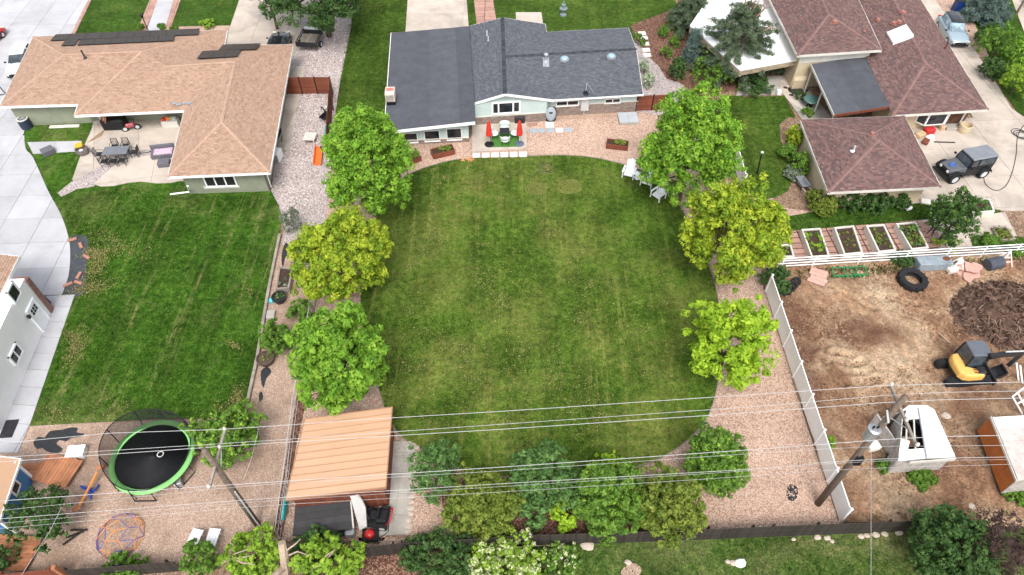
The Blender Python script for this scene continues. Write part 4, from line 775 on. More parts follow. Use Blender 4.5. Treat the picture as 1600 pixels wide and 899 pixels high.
# ------------------------------------------------------------------ trees and shrubs
def leafmat(name, cols, tr=.2): return M_rnd(name, cols, .6, 3, .12, 0, .25, tr)
L_green = leafmat('bright_green_leaves', [(.065, .165, .014), (.14, .3, .024), (.21, .39, .036), (.31, .49, .06)])
L_yel = leafmat('yellow_green_leaves', [(.11, .22, .014), (.22, .33, .022), (.33, .42, .03), (.48, .53, .04)])
L_lime = leafmat('lime_leaves', [(0.153, 0.288, 0.014), (0.255, 0.424, 0.024), (0.357, 0.528, 0.034), (0.442, 0.608, 0.054)])
L_mid = leafmat('mid_green_leaves', [(0.048, 0.112, 0.014), (0.096, 0.2, 0.024), (0.144, 0.272, 0.036), (0.192, 0.32, 0.054)])
L_dark = leafmat('dark_green_leaves', [(0.022, 0.06, 0.014), (0.045, 0.102, 0.024), (0.072, 0.143, 0.036), (0.112, 0.188, 0.054)])
L_blue = leafmat('bluish_green_leaves', [(.045, .11, .03), (.085, .18, .045), (.13, .25, .065), (.19, .33, .1)])
L_olive = leafmat('olive_juniper_leaves', [(.07, .12, .015), (.135, .195, .026), (.2, .26, .04), (.28, .33, .06)])
L_spruce = leafmat('blue_spruce_needles', [(0.049, 0.09, 0.075), (0.091, 0.15, 0.128), (0.14, 0.21, 0.18), (0.21, 0.285, 0.247)], .1)
L_pine = leafmat('grey_pine_needles', [(0.042, 0.072, 0.038), (0.084, 0.128, 0.068), (0.126, 0.181, 0.101), (0.168, 0.217, 0.121)], .1)
L_grey = leafmat('silver_green_leaves', [(0.072, 0.102, 0.06), (0.144, 0.18, 0.12), (0.228, 0.264, 0.192), (0.312, 0.336, 0.264)])
L_var = leafmat('variegated_pale_leaves', [(0.144, 0.228, 0.12), (0.288, 0.372, 0.24), (0.456, 0.528, 0.384), (0.6, 0.648, 0.504)])
L_flow = leafmat('cream_flowers', [(.45, .5, .22), (.58, .6, .34), (.68, .68, .46), (.74, .73, .6)], .2)
L_purple = leafmat('purple_brown_twigs', [(0.036, 0.022, 0.022), (0.072, 0.046, 0.043), (0.12, 0.074, 0.067), (0.168, 0.108, 0.09)])
L_soft = leafmat('soft_light_green_leaves', [(0.096, 0.192, 0.018), (0.176, 0.304, 0.026), (0.272, 0.432, 0.042), (0.352, 0.496, 0.066)])
def leaves(cent, rad, n, size, seed, up=.5, shade=None, asp=.62):
    """n leaf faces (two triangles folded on the midrib) spread in clumps around the clump centres"""
    r = np.random.default_rng(seed); k = len(cent); idx = np.repeat(np.arange(k), n); N = len(idx)
    d = r.normal(size=(N, 3)); d /= np.linalg.norm(d, axis=1)[:, None]; d[:, 2] = np.where(d[:, 2] < 0, d[:, 2] * .55, d[:, 2])
    p = cent[idx] + d * (rad[idx] * r.uniform(.55, 1.05, N))[:, None]
    nrm = d * 1.15 + r.normal(size=(N, 3)) * .42 + np.array([0, 0, up * .8]); nrm /= np.linalg.norm(nrm, axis=1)[:, None]
    a = np.cross(nrm, r.normal(size=(N, 3))); a /= np.linalg.norm(a, axis=1)[:, None]; b = np.cross(nrm, a); s = size * (.45 + 1.15 * r.random(N) ** 1.4)
    A = a * s[:, None]; B = b * (s * asp)[:, None]; dn = nrm * (s * .22)[:, None]
    V = np.stack([p - A, p - B * .9 - dn, p + A, p + B * .9 - dn], 1).reshape(-1, 3); i = 4 * np.arange(N)[:, None]
    F = np.concatenate([i + np.array([0, 1, 2]), i + np.array([0, 2, 3])], 1).reshape(-1, 3)
    cr = r.random(k); rnd = np.clip(cr[idx] * .62 + r.random(N) * .38 + (0 if shade is None else shade[idx]), 0, 1); return V, F, np.repeat(rnd, 2)
def crown_pts(rx, ry, rz, lobes, per, seed, lob=.42, cr=.13, low=-.75, vary=.2):
    """clump centres: lobes inside an uneven envelope, clumps on the skin of every lobe"""
    r = np.random.default_rng(seed); C_ = []; R = []; Lz = []
    for i in range(lobes):
        z = low + (1 - low) * ((i + .5) / lobes) ** .85; t = i * 2.39996 + r.uniform(-.5, .5); q = sqrt(max(.05, 1 - z * z)); k = r.uniform(.6, .82 + vary * .6)
        c = np.array([q * cos(t) * k, q * sin(t) * k, z * .66]); lr = lob * r.uniform(.72, 1.2)
        d = r.normal(size=(per, 3)); d /= np.linalg.norm(d, axis=1)[:, None]; f = lr * r.uniform(.72, 1.02, per)
        P = c + d * f[:, None]; C_.append(P); R.append(np.full(per, cr) * r.uniform(.65, 1.3, per))
    P = np.concatenate(C_); R = np.concatenate(R); m = (np.linalg.norm(P, axis=1) > .38) & (P[:, 2] > low); P = P[m]; R = R[m]
    P = P / np.array([np.percentile(np.hypot(P[:, 0], P[:, 1]), 93)] * 2 + [max(1, np.percentile(P[:, 2], 97))]); R = R * .9; o_ = r.random(len(P)) < .07; P[o_] *= r.uniform(1.05, 1.2, (int(o_.sum()), 1)); R[o_] *= .75
    return P * np.array([rx, ry, rz]), R * (rx + ry + rz) / 3
def trunk_mesh(h, r0, tips, seed, forks=5):
    rr = random.Random(seed); mb = MB(); top = Vector((rr.uniform(-.15, .15), rr.uniform(-.15, .15), h)); mb.tube([(0, 0, -.1), (r0 * .1, 0, h * .35), tuple(top * .75), tuple(top)], [r0 * 1.35, r0, r0 * .85, r0 * .6], 8)
    for t in tips[:forks]:
        b = top * rr.uniform(.6, .98); e = Vector(t); m = (b + e) / 2 + Vector((0, 0, -abs(e.z - b.z) * .12)); mb.tube([b, m, e], [r0 * .5, r0 * .32, r0 * .09], 6)
    return mb
TREES = {}
def tree(px, py, wpx, hpx, mat, label, cat='tree', name='broadleaf_tree', lobes=16, per=26, n=26, size=.13, trunk=True, seed=1, cr=.13, up=.5, lob=.42, base=None, extra=None, bark=None, zk=1., vary=.2, asp=.62):
    """a crown seen centred on (px, py), wpx wide and hpx high in the photo; its depth follows from its width"""
    rx = 0; zc = 1.5
    for _ in range(4):                          # settle crown size and height: the crown hangs low over its own foot
        s = mpp(px, py, zc); rx = wpx / 2 * s; d = ray(px, py); el = atan2(-d[2], hypot(d[0], d[1])); ryv = hpx / 2 * s
        rz = sqrt(max((rx * .45) ** 2, (ryv ** 2 - (rx * .95 * sin(el)) ** 2) / cos(el) ** 2)) * zk; rz = min(rz, rx * 1.5)
        zc = (rz * .86 + (rx * .38 if trunk else 0)) if base is None else base + rz * .86
    ry = sqrt(max((rx * .7) ** 2, (ryv ** 2 - (rz * cos(el)) ** 2))) / sin(el) if True else rx; ry = min(max(ry, rx * .75), rx * 1.15)
    c = g(px, py, zc); root = thing(name, label, cat, (c[0], c[1], 0))
    P, R = crown_pts(rx, ry, rz, lobes, per, seed, lob, cr, vary=vary); P = P + np.array([0, 0, zc]); k = P[:, 2] > R * .4; P, R = P[k], R[k]
    V, F, rn = leaves(P, R, n, size, seed + 50, up, asp=asp); k = V[F].reshape(-1, 9)[:, 2] > .02
    link('crown', mesh_np('crown', V, F[k], rn[k]), mat, root)
    tips = [tuple(P[i]) for i in np.random.default_rng(seed).permutation(len(P))[:12]]
    if trunk: build(trunk_mesh(zc * .75, max(.06, rx * .055), tips, seed, 9), 'trunk', bark or m_bark, root, local=True)
    else: build(trunk_mesh(zc * .5, max(.03, rx * .03), tips, seed, 9), 'stem', bark or m_bark, root, local=True)
    if extra:
        m2, fr, n2, s2 = extra; k = np.random.default_rng(seed + 9).random(len(P)) < fr; nz = P[:, 2] > zc - rz * .3; k &= nz
        V, F, rn = leaves(P[k] * 1.0 + np.array([0, 0, .05]), R[k] * 1.06, n2, s2, seed + 99, 1.); link('blossom' if m2 is L_flow else 'young_leaves', mesh_np('top', V, F, rn), m2, root)
    return root
big = dict(lobes=34, per=22, n=46, size=.115, cr=.12, lob=.3)
tree(572, 258, 130, 172, L_green, 'bright green maple at the left corner of the grey roofed house', seed=11, **big)
tree(532, 400, 152, 140, L_yel, 'yellow green tree on the left of the oval lawn', seed=12, **big)
tree(531, 562, 130, 182, L_green, 'bright green tree just above the tan metal shed roof', seed=13, **big)
tree(1080, 232, 134, 180, L_green, 'large bright green tree at the right end of the gravel terrace', seed=14, extra=(L_lime, .3, 8, .12), **big)
tree(1144, 367, 141, 168, L_yel, 'yellow green tree overhanging the end of the white rail fence', seed=15, **big)
tree(1141, 535, 132, 150, L_lime, 'small lime green tree against the white vinyl fence', seed=16, lobes=18, per=26, n=30, size=.12, cr=.12)
tree(500, -12, 140, 118, L_dark, 'dark green shade tree above the trailer at the top edge', seed=17, base=1.6, **big); tree(416, -18, 76, 90, L_dark, 'dark green tree bough over the beige driveway at the top edge', seed=18, base=1.8, lobes=12, per=22, n=26, size=.14, cr=.15)
sh = dict(cat='shrub', name='leafy_shrub', trunk=False)
tree(432, 528, 44, 88, L_mid, 'dark green shrub between the two dark pots', seed=21, lobes=12, per=22, n=22, size=.09, **sh); tree(470, 488, 40, 40, L_mid, 'low green shrub behind the wire fence left of the lawn', seed=22, lobes=9, per=16, n=20, size=.09, **sh)
tree(352, 682, 104, 88, L_mid, 'bushy green tree behind the left pole cross arm', seed=23, lobes=16, per=22, n=24, size=.11, extra=(L_soft, .35, 8, .1))
tree(455, 346, 34, 40, L_grey, 'thin grey green shrub on the side yard gravel', seed=24, lobes=8, per=14, n=14, size=.08, **sh)
tree(1120, 722, 84, 106, L_mid, 'round shrub alone on the pink gravel', seed=25, vary=0., lobes=26, per=26, n=30, size=.085, extra=(L_soft, .25, 8, .09), **sh)
tree(677, 738, 78, 94, L_blue, 'loose dark green shrub beside the shed walk', seed=26, lobes=14, per=20, n=22, size=.08, **sh)
tree(757, 790, 108, 104, L_olive, 'olive juniper leftmost in the southern shrub bed', seed=27, lobes=24, per=26, n=34, size=.085, **sh)
tree(852, 758, 118, 112, L_blue, 'bluish green shrub in the middle of the southern shrub bed', seed=28, lobes=22, per=26, n=32, size=.09, **sh)
tree(881, 806, 44, 52, L_lime, 'small yellow lime shrub at the front of the southern bed', seed=29, lobes=8, per=16, n=22, size=.08, **sh)
tree(950, 782, 104, 110, L_mid, 'mid green shrub left of the rightmost juniper', seed=30, lobes=22, per=26, n=32, size=.09, extra=(L_soft, .15, 8, .08), **sh); tree(950, 734, 62, 40, L_lime, 'yellow tipped shrub at the rear of the southern bed', seed=31, lobes=9, per=16, n=20, size=.08, **sh)
tree(1041, 790, 106, 108, L_olive, 'olive juniper rightmost in the southern shrub bed', seed=32, lobes=24, per=26, n=34, size=.085, **sh)
tree(686, 872, 116, 76, L_dark, 'dark evergreen shrub against the south side of the dark fence', seed=33, lobes=17, per=26, n=28, size=.08, **sh)
tree(790, 880, 126, 92, L_soft, 'large bush full of cream blossom at the bottom edge', seed=34, cat='shrub', name='flowering_shrub', trunk=False, lobes=17, per=24, n=22, size=.085, extra=(L_flow, .5, 16, .07)); tree(878, 872, 60, 52, L_mid, 'small white flowering shrub right of the blossom bush', seed=35, cat='shrub', name='flowering_shrub', trunk=False, lobes=10, per=16, n=20, size=.08, extra=(L_flow, .35, 8, .06))
tree(392, 872, 104, 84, L_soft, 'light green tree clump left of the pale dead trunk', seed=36, lobes=14, per=20, n=22, size=.11, base=1., vary=.5); tree(512, 882, 116, 74, L_soft, 'light green tree clump right of the pale dead trunk', seed=37, lobes=14, per=20, n=22, size=.11, base=1.2, vary=.5); tree(500, 852, 80, 46, L_dark, 'darker green tree behind the pale dead trunk', seed=38, lobes=12, per=20, n=22, size=.1)
tree(312, 872, 56, 58, L_mid, 'green bush growing over the dark fence by the white benches', seed=39, lobes=10, per=18, n=20, size=.09, **sh); tree(192, 886, 62, 40, L_mid, 'green bush growing over the fence at the lower left', seed=40, lobes=10, per=16, n=20, size=.09, **sh)
tree(1490, 848, 120, 108, L_dark, 'dark green tree over the right end of the dark fence', seed=41, lobes=18, per=26, n=26, size=.1); tree(1566, 858, 90, 112, L_purple, 'purple brown bare twigged tree at the lower right', seed=42, lobes=16, per=22, n=22, size=.085, asp=.25); tree(1460, 882, 60, 50, L_blue, 'bluish green bush at the bottom right edge', seed=43, lobes=10, per=18, n=20, size=.09, **sh)
tree(66, 806, 100, 86, L_dark, 'sparse dark olive tree in front of the blue playhouse', seed=44, lobes=14, per=18, n=20, size=.085, bark=m_darkwood); tree(5, 872, 40, 40, L_dark, 'dark bush at the lower left edge', seed=45, lobes=8, per=14, n=18, size=.08, **sh)
tree(1491, 340, 64, 96, L_dark, 'small dark green tree between the raised beds and the driveway', seed=46, lobes=15, per=24, n=26, size=.085, zk=1.1, extra=(L_mid, .4, 8, .08)); tree(1480, 380, 36, 20, L_lime, 'lime green perennial at the foot of the small dark tree', seed=47, lobes=7, per=12, n=18, size=.07, **sh)
tree(1285, 316, 44, 38, L_olive, 'clipped round olive bush at the garage corner', seed=48, lobes=20, per=22, n=26, size=.055, vary=0., lob=.34, **sh)
for i, (px, py, w_, h_, m_, lb) in enumerate(((1326, 312, 38, 34, L_dark, 'dark shrub under the garage eave next to the round bush'), (1364, 312, 44, 36, L_dark, 'middle dark shrub under the garage eave'), (1402, 308, 40, 30, L_dark, 'dark shrub under the garage eave below the pale shutter'),
    (1243, 216, 28, 34, L_yel, 'yellow green bush at the left garage corner'), (1232, 238, 26, 26, L_mid, 'green perennial clump left of the garage wall'), (1250, 256, 30, 34, L_mid, 'green bush beside the left garage wall'), (1240, 272, 26, 20, L_grey, 'silvery blue low plant above the wheelbarrow'), (1214, 438, 44, 42, L_dark, 'dark shrub at the top of the white vinyl fence'), (1410, 404, 34, 24, L_dark, 'dark weedy shrub behind the metal trough'), (1210, 348, 30, 40, L_mid, 'green shrub at the left end of the grass strip'),
    (1112, 112, 60, 44, L_mid, 'round green shrub below the pine trees'), (1060, 108, 26, 40, L_dark, 'dark upright conifer shrub beside the curved gravel path'), (1038, 50, 18, 20, L_mid, 'small green shrub in the bark bed nearest the stepping stones'), (1054, 66, 18, 18, L_mid, 'small green shrub in the middle of the bark bed'), (1042, 82, 18, 20, L_mid, 'small green shrub above the curved gravel path'), (1050, 40, 18, 16, L_olive, 'small brownish shrub by the upper lawn'), (998, 64, 24, 20, L_mid, 'low green shrub touching the corner of the grey roof'),
    (1006, 106, 18, 26, L_var, 'pale variegated shrub by the upper right wall'), (1012, 126, 20, 26, L_var, 'pale variegated shrub by the lower right wall'), (1180, 130, 50, 26, L_dark, 'dark low shrubs below the white flat roof'), (1218, 100, 30, 20, L_dark, 'dark shrub in front of the stone band'),
    (1560, 70, 56, 62, L_mid, 'large green bush at the right edge beside the grey car'), (1590, 84, 40, 50, L_green, 'bright green bush behind the clipped ball'), (1552, 108, 36, 34, L_dark, 'clipped dark ball shrub beside the driveway'), (1592, 128, 44, 58, L_soft, 'light green shrub at the right edge'), (1548, 55, 36, 36, L_dark, 'dark green bush above the clipped ball'),
    (1552, 24, 0, 0, None, ''), (1548, 378, 26, 20, L_mid, 'green mound plant at the end of the garden walk'), (1584, 390, 26, 12, L_mid, 'low plant at the right end of the rail fence'), (220, 42, 10, 9, L_mid, 'small plant left of the front walk'), (252, 42, 12, 9, L_mid, 'small plant right of the front walk'), (322, 38, 24, 15, L_soft, 'light green shrub behind the solar panels'), (272, 44, 14, 8, L_mid, 'low plant behind the tan roof'),
    (1296, 692, 16, 22, L_soft, 'yellow weed tuft beside the vinyl fence'), (1378, 728, 18, 36, L_mid, 'green weeds left of the camper shell'), (1440, 747, 40, 10, L_mid, 'low weeds in front of the camper shell'), (1592, 772, 40, 12, L_mid, 'low weeds in front of the rusty trailer'), (842, 178, 10, 12, L_dark, 'potted plant against the brick wall'))):
    if w_: tree(px, py, w_, h_, m_, lb, seed=60 + i, lobes=12 if w_ > 24 else 7, per=20 if w_ > 24 else 12, n=22 if w_ > 24 else 16, size=.085, **sh)
# conifers
def conifer(px, py, wpx, h, mat, label, seed, tiers=9, bare=None, name='pine_tree', dens=1.4):
    """foot at (px, py), branches in whorls with drooping needle sprays"""
    c = g(px, py); r = np.random.default_rng(seed); R0 = wpx / 2 * mpp(px, py, h / 2); root = thing(name, label, 'tree', c); P = []; S = []; mb = MB(); mb.tube([(0, 0, -.1), (0, 0, h * .5), (.1, 0, h)], [R0 * .07 + .05, R0 * .05 + .03, .02], 8)
    for t in range(tiers):
        z = h * (.16 + .8 * t / tiers); rad = R0 * (1 - .8 * (t / tiers) ** 1.3) * r.uniform(.85, 1.1); nb = int(8 + 3 * (1 - t / tiers))
        for b in range(nb):
            a = 2 * pi * b / nb + t * .7 + r.uniform(-.3, .3); L = rad * r.uniform(.6, 1.08); tip = np.array([cos(a) * L, sin(a) * L, z - L * .16 + r.uniform(-.1, .2)])
            mb.tube([(0, 0, z), tuple(tip * [.5, .5, 1] + np.array([0, 0, L * .05])), tuple(tip)], [.05, .035, .012], 5); k = int(max(3, L * 5 * dens))
            for q in range(k): f = .3 + .7 * (q + r.random()) / k; P.append(np.array([cos(a) * L * f, sin(a) * L * f, z - L * .16 * f]) + r.normal(size=3) * [.12, .12, .06]); S.append(.2 + .16 * (1 - f) + .05 * r.random())
    P = np.array(P); S = np.array(S); V, F, rn = leaves(P, S, int(26), .13, seed, .3, asp=.2); link('crown', mesh_np('crown', V, F, rn), mat, root); build(mb, 'trunk', m_bark, root, local=True)
    if bare:
        mb = MB()
        for ex, ey, ez in bare: mb.tube([(0, 0, ez * .5), (ex * .4, ey * .4, ez * .8), (ex * .75, ey * .75 + .2, ez * .95), (ex, ey, ez)], [.1, .075, .05, .02], 6); mb.tube([(ex * .6, ey * .6, ez * .9), (ex * .7 + .5, ey * .7 + .2, ez + .4)], [.04, .012], 5)
        build(mb, 'dead_branches', M('tan_dead_branch', (.36, .24, .16), .85, .2, 4), root, local=True)
    return root
conifer(1142, 114, 190, 7.6, L_pine, 'old grey green pine with bare tan limbs leaning over the white roof', 3, 9, [(.4, -1.2, 7.6), (1.6, -1.2, 7.2), (2.2, -.2, 7.9), (2.6, -2.0, 5.6), (-.6, .6, 8.2), (1.2, .8, 8.4)], dens=1.5)
conifer(1072, 46, 84, 5.2, L_pine, 'dusky pine beside the upper lawn', 4, 8); conifer(1078, 96, 30, 3.6, L_spruce, 'slim blue green conifer in the bark bed', 5, 8, name='conifer_tree'); conifer(1142, 24, 70, 5.4, L_pine, 'grey pine behind the leaning one at the top edge', 7, 8)
conifer(1535, 32, 96, 3.4, L_spruce, 'broad blue spruce at the top right corner', 6, 8, name='spruce_tree')
# pale dead trunk at the bottom
c = g(440, 905); t = thing('dead_tree', 'pale bare trunk and broken limbs among the light green leaves', 'tree', c); mb = MB()
pt = lambda px, py, z: g(px, py, z) - c
mb.tube([(0, 0, -.1), pt(446, 892, 1.2), pt(444, 870, 2.3), pt(440, 848, 3.0)], [.27, .24, .22, .2], 8); mb.tube([pt(445, 885, 1.5), pt(432, 897, 1.9), pt(420, 905, 2.1)], [.2, .16, .12], 7); build(mb, 'trunk', m_palebark, t, local=True)
mb = MB()
for q in ([(446, 870, 2.2), (465, 862, 2.5), (482, 868, 2.7)], [(470, 900, 1.6), (496, 885, 2.2), (508, 870, 2.6), (522, 860, 2.8)], [(500, 884, 2.2), (516, 868, 2.5), (524, 858, 2.9)], [(345, 882, 1.6), (366, 866, 2.2), (388, 858, 2.6)], [(352, 876, 1.8), (374, 872, 2.3), (396, 868, 2.6)], [(360, 872, 2.), (380, 880, 2.3), (398, 882, 2.5)], [(448, 860, 2.6), (462, 850, 2.9), (470, 842, 3.1)]): mb.tube([pt(*p) for p in q], [.055] + [.04] * (len(q) - 2) + [.015], 5)
build(mb, 'bare_limbs', m_palebark, t, local=True, kind='stuff')
# ------------------------------------------------------------------ fences, poles, wires
def zon(base, px, py):                          # height on the vertical through base that shows nearest to (px, py)
    b = g(*base); best = (1e9, 0)
    for z in np.arange(0, 14, .02):
        d = b + np.array([0, 0, z - CH]); k = np.dot(d, _fw); x = 800 + CF * d[0] / k; y = 449.5 - CF * np.dot(d, _up) / k; q = hypot(x - px, y - py)
        if q < best[0]: best = (q, z)
    return best[1]
def vary(n, f): return [f(i) for i in range(n)]
def picket_fence(label, pts, h, mat, pw=.142, th=.025, posts=2.4, rails=True, z0=0., name='picket_fence', lean=.012):
    P = [np.array([p[0], p[1], z0]) for p in pts]; root = thing(name, label, 'fence', (P[0] + P[-1]) / 2); o = np.array(root.location); var = []
    for k in range(5):
        mb = MB(); hh = h + random.uniform(-.03, .02); mb.box((0, 0, hh / 2), (pw, th, hh), 0, ('Y', random.uniform(-lean, lean)), random.random()); me = bpy.data.meshes.new('picket'); me.from_pydata(mb.v, [], mb.f); a = me.attributes.new('rnd', 'FLOAT', 'FACE'); a.data.foreach_set('value', mb.r); me.materials.append(mat); var.append(me)
    L = sum(np.linalg.norm(b - a) for a, b in zip(P, P[1:])); step = max(pw + .006, L / 298); cnt = 0
    for a, b in zip(P, P[1:]):
        d = b - a; l = np.linalg.norm(d); rz = atan2(d[1], d[0]); n = int(l / step)
        for i in range(n):
            q = bpy.data.objects.new('picket', var[random.randrange(5)]); C.objects.link(q); q.parent = root; p = a + d * ((i + .5) / n) - o; q.location = (p[0], p[1], random.uniform(-.01, .01)); q.rotation_euler = (0, 0, rz + random.uniform(-.02, .02)); q.scale = (l / n / (pw + .006), 1, 1)
        nrm = np.array([-d[1], d[0], 0]) / l
        if rails:
            for z in (.3, h - .3): p = (a + b) / 2 + nrm * .045; mb = MB(); mb.box((p[0], p[1], z0 + z), (l, .05, .09), rz); build(mb, 'rail', mat, root)
            for i in range(int(l / posts) + 1): p = a + d * min(1, i * posts / l) + nrm * .115; mb = MB(); mb.box((p[0], p[1], z0 + h / 2), (.09, .09, h + .02), rz); build(mb, 'post', mat, root)
    return root
picket_fence('long dark weathered picket fence behind the oval lawn garden', [g(*p) for p in ((548, 873), (632, 864), (735, 858), (830, 852), (962, 848), (1100, 843), (1200, 838.5), (1310, 834), (1436, 829))], 1.45, m_darkwood, z0=-.03)
picket_fence('dark weathered picket fence below the play yard', [g(*p) for p in ((118, 905), (200, 899), (285, 892))], 1.4, m_darkwood, z0=-.03)
picket_fence('reddish wooden fence at the lower left corner', [g(*p) for p in ((-60, 915), (20, 911), (106, 902))], 1.3, m_redwood, z0=-.03)
mb = MB(); q = g(108, 903); mb.bbox((q[0], q[1], .85), (.22, .22, 1.7), .02); build(mb, 'fence_post', m_cedar, None, 'square tan gate post between the reddish and the dark fence', 'post')
# white vinyl fence
def vinyl(label, a, b, h):
    root = thing('vinyl_fence', label, 'fence', (a + b) / 2); d = b - a; L = np.linalg.norm(d); rz = atan2(d[1], d[0]); n = max(1, round(L / 2.45)); o = np.array(root.location); w_ = L / n
    mb = MB(); mb.box((0, 0, h * .47), (w_ - .1, .045, h * .86)); mb2 = MB(); mb2.box((0, 0, h * .93), (w_ - .1, .06, .12)); mp = MB(); mp.bbox((0, 0, h * .515), (.125, .125, h * 1.03), .012); mc = MB(); mc.lathe([(.1, 0), (.1, .03), (.02, .09)], (0, 0, h * 1.03), 4)
    def sh_(m, nm): me = bpy.data.meshes.new(nm); me.from_pydata(m.v, [], m.f); me.materials.append(m_white); return me
    M_ = {k: sh_(m, k) for k, m in (('panel', mb), ('top_rail', mb2), ('post', mp), ('cap', mc))}
    for i in range(n + 1):
        for k in (('post', 'cap') if i == n else ('panel', 'top_rail', 'post', 'cap')):
            q = bpy.data.objects.new(k, M_[k]); C.objects.link(q); q.parent = root; p = a + d * ((i + (.5 if k in ('panel', 'top_rail') else 0)) / n) - o; q.location = (p[0], p[1], 0); q.rotation_euler = (0, 0, rz + (pi / 4 if k == 'cap' else 0))
    return root
vh = 1.75
vinyl('long white vinyl fence between the pink gravel and the dirt yard', g(1196, 456), g(1312, 816), vh); vinyl('short white vinyl fence between the green tree and the small lawn', g(1146, 256), g(1158, 300), vh)
# white pipe rail fence with posts and braces
rr_ = thing('rail_fence', 'white pipe rail fence along the raised garden beds', 'fence', g(1420, 412)); ra, rb = g(1212, 421), g(1660, 394); d = rb - ra; Lr = np.linalg.norm(d)
for z in (.3, .58, .86, 1.12): mb = MB(); mb.tube([ra + np.array([0, 0, z]), ra + d * .5 + np.array([0, 0, z + .01]), rb + np.array([0, 0, z])], .04, 6); build(mb, 'rail', m_white, rr_)
for px in (1216, 1265, 1338, 1412, 1478, 1536, 1590, 1640): t = (g(px, 410)[0] - ra[0]) / d[0]; p = ra + d * t; mb = MB(); mb.tube([p, p + np.array([0, 0, 1.16])], .05, 6); build(mb, 'post', m_white, rr_)
def trestle(px, py, label, s=1.):
    c = g(px, py); t = thing('a_frame_rack', label, 'rack', c, A4)
    for sx, nm in ((-.55, 'leg'), (.55, 'leg')):
        for yy in (-.5, .35): mb = MB(); mb.tube([(sx * s, yy, 0), (0, -.05, 1.25 * s)], .04, 6); build(mb, nm, m_white, t, local=True)
    for z in (.35, .7): mb = MB(); k = 1 - z / 1.25; mb.tube([(-.55 * k * s, -.3 * k, z * s), (.55 * k * s, -.3 * k, z * s)], .035, 6); build(mb, 'crossbar', m_white, t, local=True)
trestle(1489, 420, 'white A frame pipe rack between the trough and the pink slab'); trestle(1563, 412, 'white A frame pipe rack beside the tipped dark barrel', 1.1)
# brown horizontal board fences
def board_fence(label, a, b, h, n, mat, name='board_fence', bw=.145):
    root = thing(name, label, 'fence', (a + b) / 2); d = b - a; L = np.linalg.norm(d); rz = atan2(d[1], d[0]); w_ = L / n; nrm = np.array([-d[1], d[0], 0]) / L; o = np.array(root.location)
    for i in range(n + 1): p = a + d * i / n; mb = MB(); mb.box((p[0], p[1], h / 2 + .03), (.09, .09, h + .06), rz); build(mb, 'post', m_black, root)
    k = int(h / (bw + .012)); mb = MB(); mb.box((0, 0, bw / 2), (w_ - .1, .03, bw), r=.5); var = []
    for q in range(4): me = bpy.data.meshes.new('board'); me.from_pydata(mb.v, [], mb.f); a_ = me.attributes.new('rnd', 'FLOAT', 'FACE'); a_.data.foreach_set('value', [.1 + q * .27] * 6); me.materials.append(mat); var.append(me)
    for i in range(n):
        for j in range(k): q = bpy.data.objects.new('board', var[random.randrange(4)]); C.objects.link(q); q.parent = root; p = a + d * (i + .5) / n - o; q.location = (p[0], p[1], .05 + j * (bw + .012)); q.rotation_euler = (0, 0, rz)
    return root
board_fence('brown board fence with black posts facing the side yard', g(449, 147.5), g(520.5, 147), 1.75, 3, m_redwood); board_fence('brown board fence running along the grass strip', g(520.5, 147), g(515, 246), 1.75, 4, m_redwood)
board_fence('brown board gate fence at the right end of the brick wall', g(993, 174), g(1042, 172), 1.65, 2, m_redwood)
# wire fence in the left garden
wf = thing('wire_fence', 'thin wire fence left of the tan metal shed', 'fence', g(460, 650)); wp = [g(*p) for p in ((503, 420), (492, 480), (478, 560), (464, 640), (452, 740), (438, 842))]
for p in wp: mb = MB(); mb.tube([p, p + np.array([0, 0, 1.25])], .03, 6); build(mb, 'post', m_lmetal, wf)
for z in (.1, .65, 1.22): mb = MB(); mb.tube([p + np.array([0, 0, z]) for p in wp], .014 if z < 1 else .025, 5); build(mb, 'wire', m_lmetal, wf)
# timber edging along the neighbour lawn
ed_ = [g(*p) for p in ((438, 368), (421, 452), (403, 560), (383, 652))]; et = thing('retaining_edge', 'low timber edging along the right side of the neighbour lawn', 'edging', g(420, 500))
for a_, b_ in zip(ed_, ed_[1:]):
    for k in range(4): p, q = a_ + (b_ - a_) * k / 4, a_ + (b_ - a_) * (k + .97) / 4; c_ = (p + q) / 2; mb = MB(); mb.bbox((c_[0], c_[1], .11), (np.linalg.norm(q - p), .2, .24), .02, atan2((q - p)[1], (q - p)[0])); build(mb, 'timber', m_greywood, et)
# utility poles
def upole(label, base, top, r, armpx, arm_on, extra=None):
    b = g(*base); h = zon(base, *top); za = zon(base, *arm_on); t = thing('utility_pole', label, 'pole', b); mb = MB(); mb.tube([b - np.array([0, 0, .3]), b + np.array([0, 0, h * .5]), b + np.array([0, 0, h])], [r * 1.15, r, r * .82], 10); build(mb, 'pole', m_pole, t, smooth=True)
    a0, a1 = g(*armpx[0], za), g(*armpx[1], za); mb = MB(); mid = (a0 + a1) / 2; d = a1 - a0; L = np.linalg.norm(d); mb.box(mid, (L, .11, .13), atan2(d[1], d[0])); build(mb, 'crossarm', m_greywood, t)
    for k in (.25, .75): q = a0 + d * k; mb = MB(); mb.tube([q, b + np.array([0, 0, za - .9])], .025, 5); build(mb, 'brace', m_lmetal, t)
    for k in (.01, .33, .6, .99):
        q = a0 + d * k; mb = MB(); mb.lathe([(.03, .05), (.09, .1), (.05, .15), (.08, .19), (.03, .26)], q, 8); build(mb, 'insulator', m_offw, t)
    return t, b, h, za
PL_, bL, hL_, zL = upole('leaning looking utility pole at left with pale crossarm', (402, 819), (323, 700), .16, ((352, 671), (327, 763)), (343, 721))
PR_, bR, hR_, zR = upole('tall utility pole at right carrying a grey transformer can', (1278, 787), (1420, 625), .17, ((1391, 602), (1432, 698)), (1408, 640))
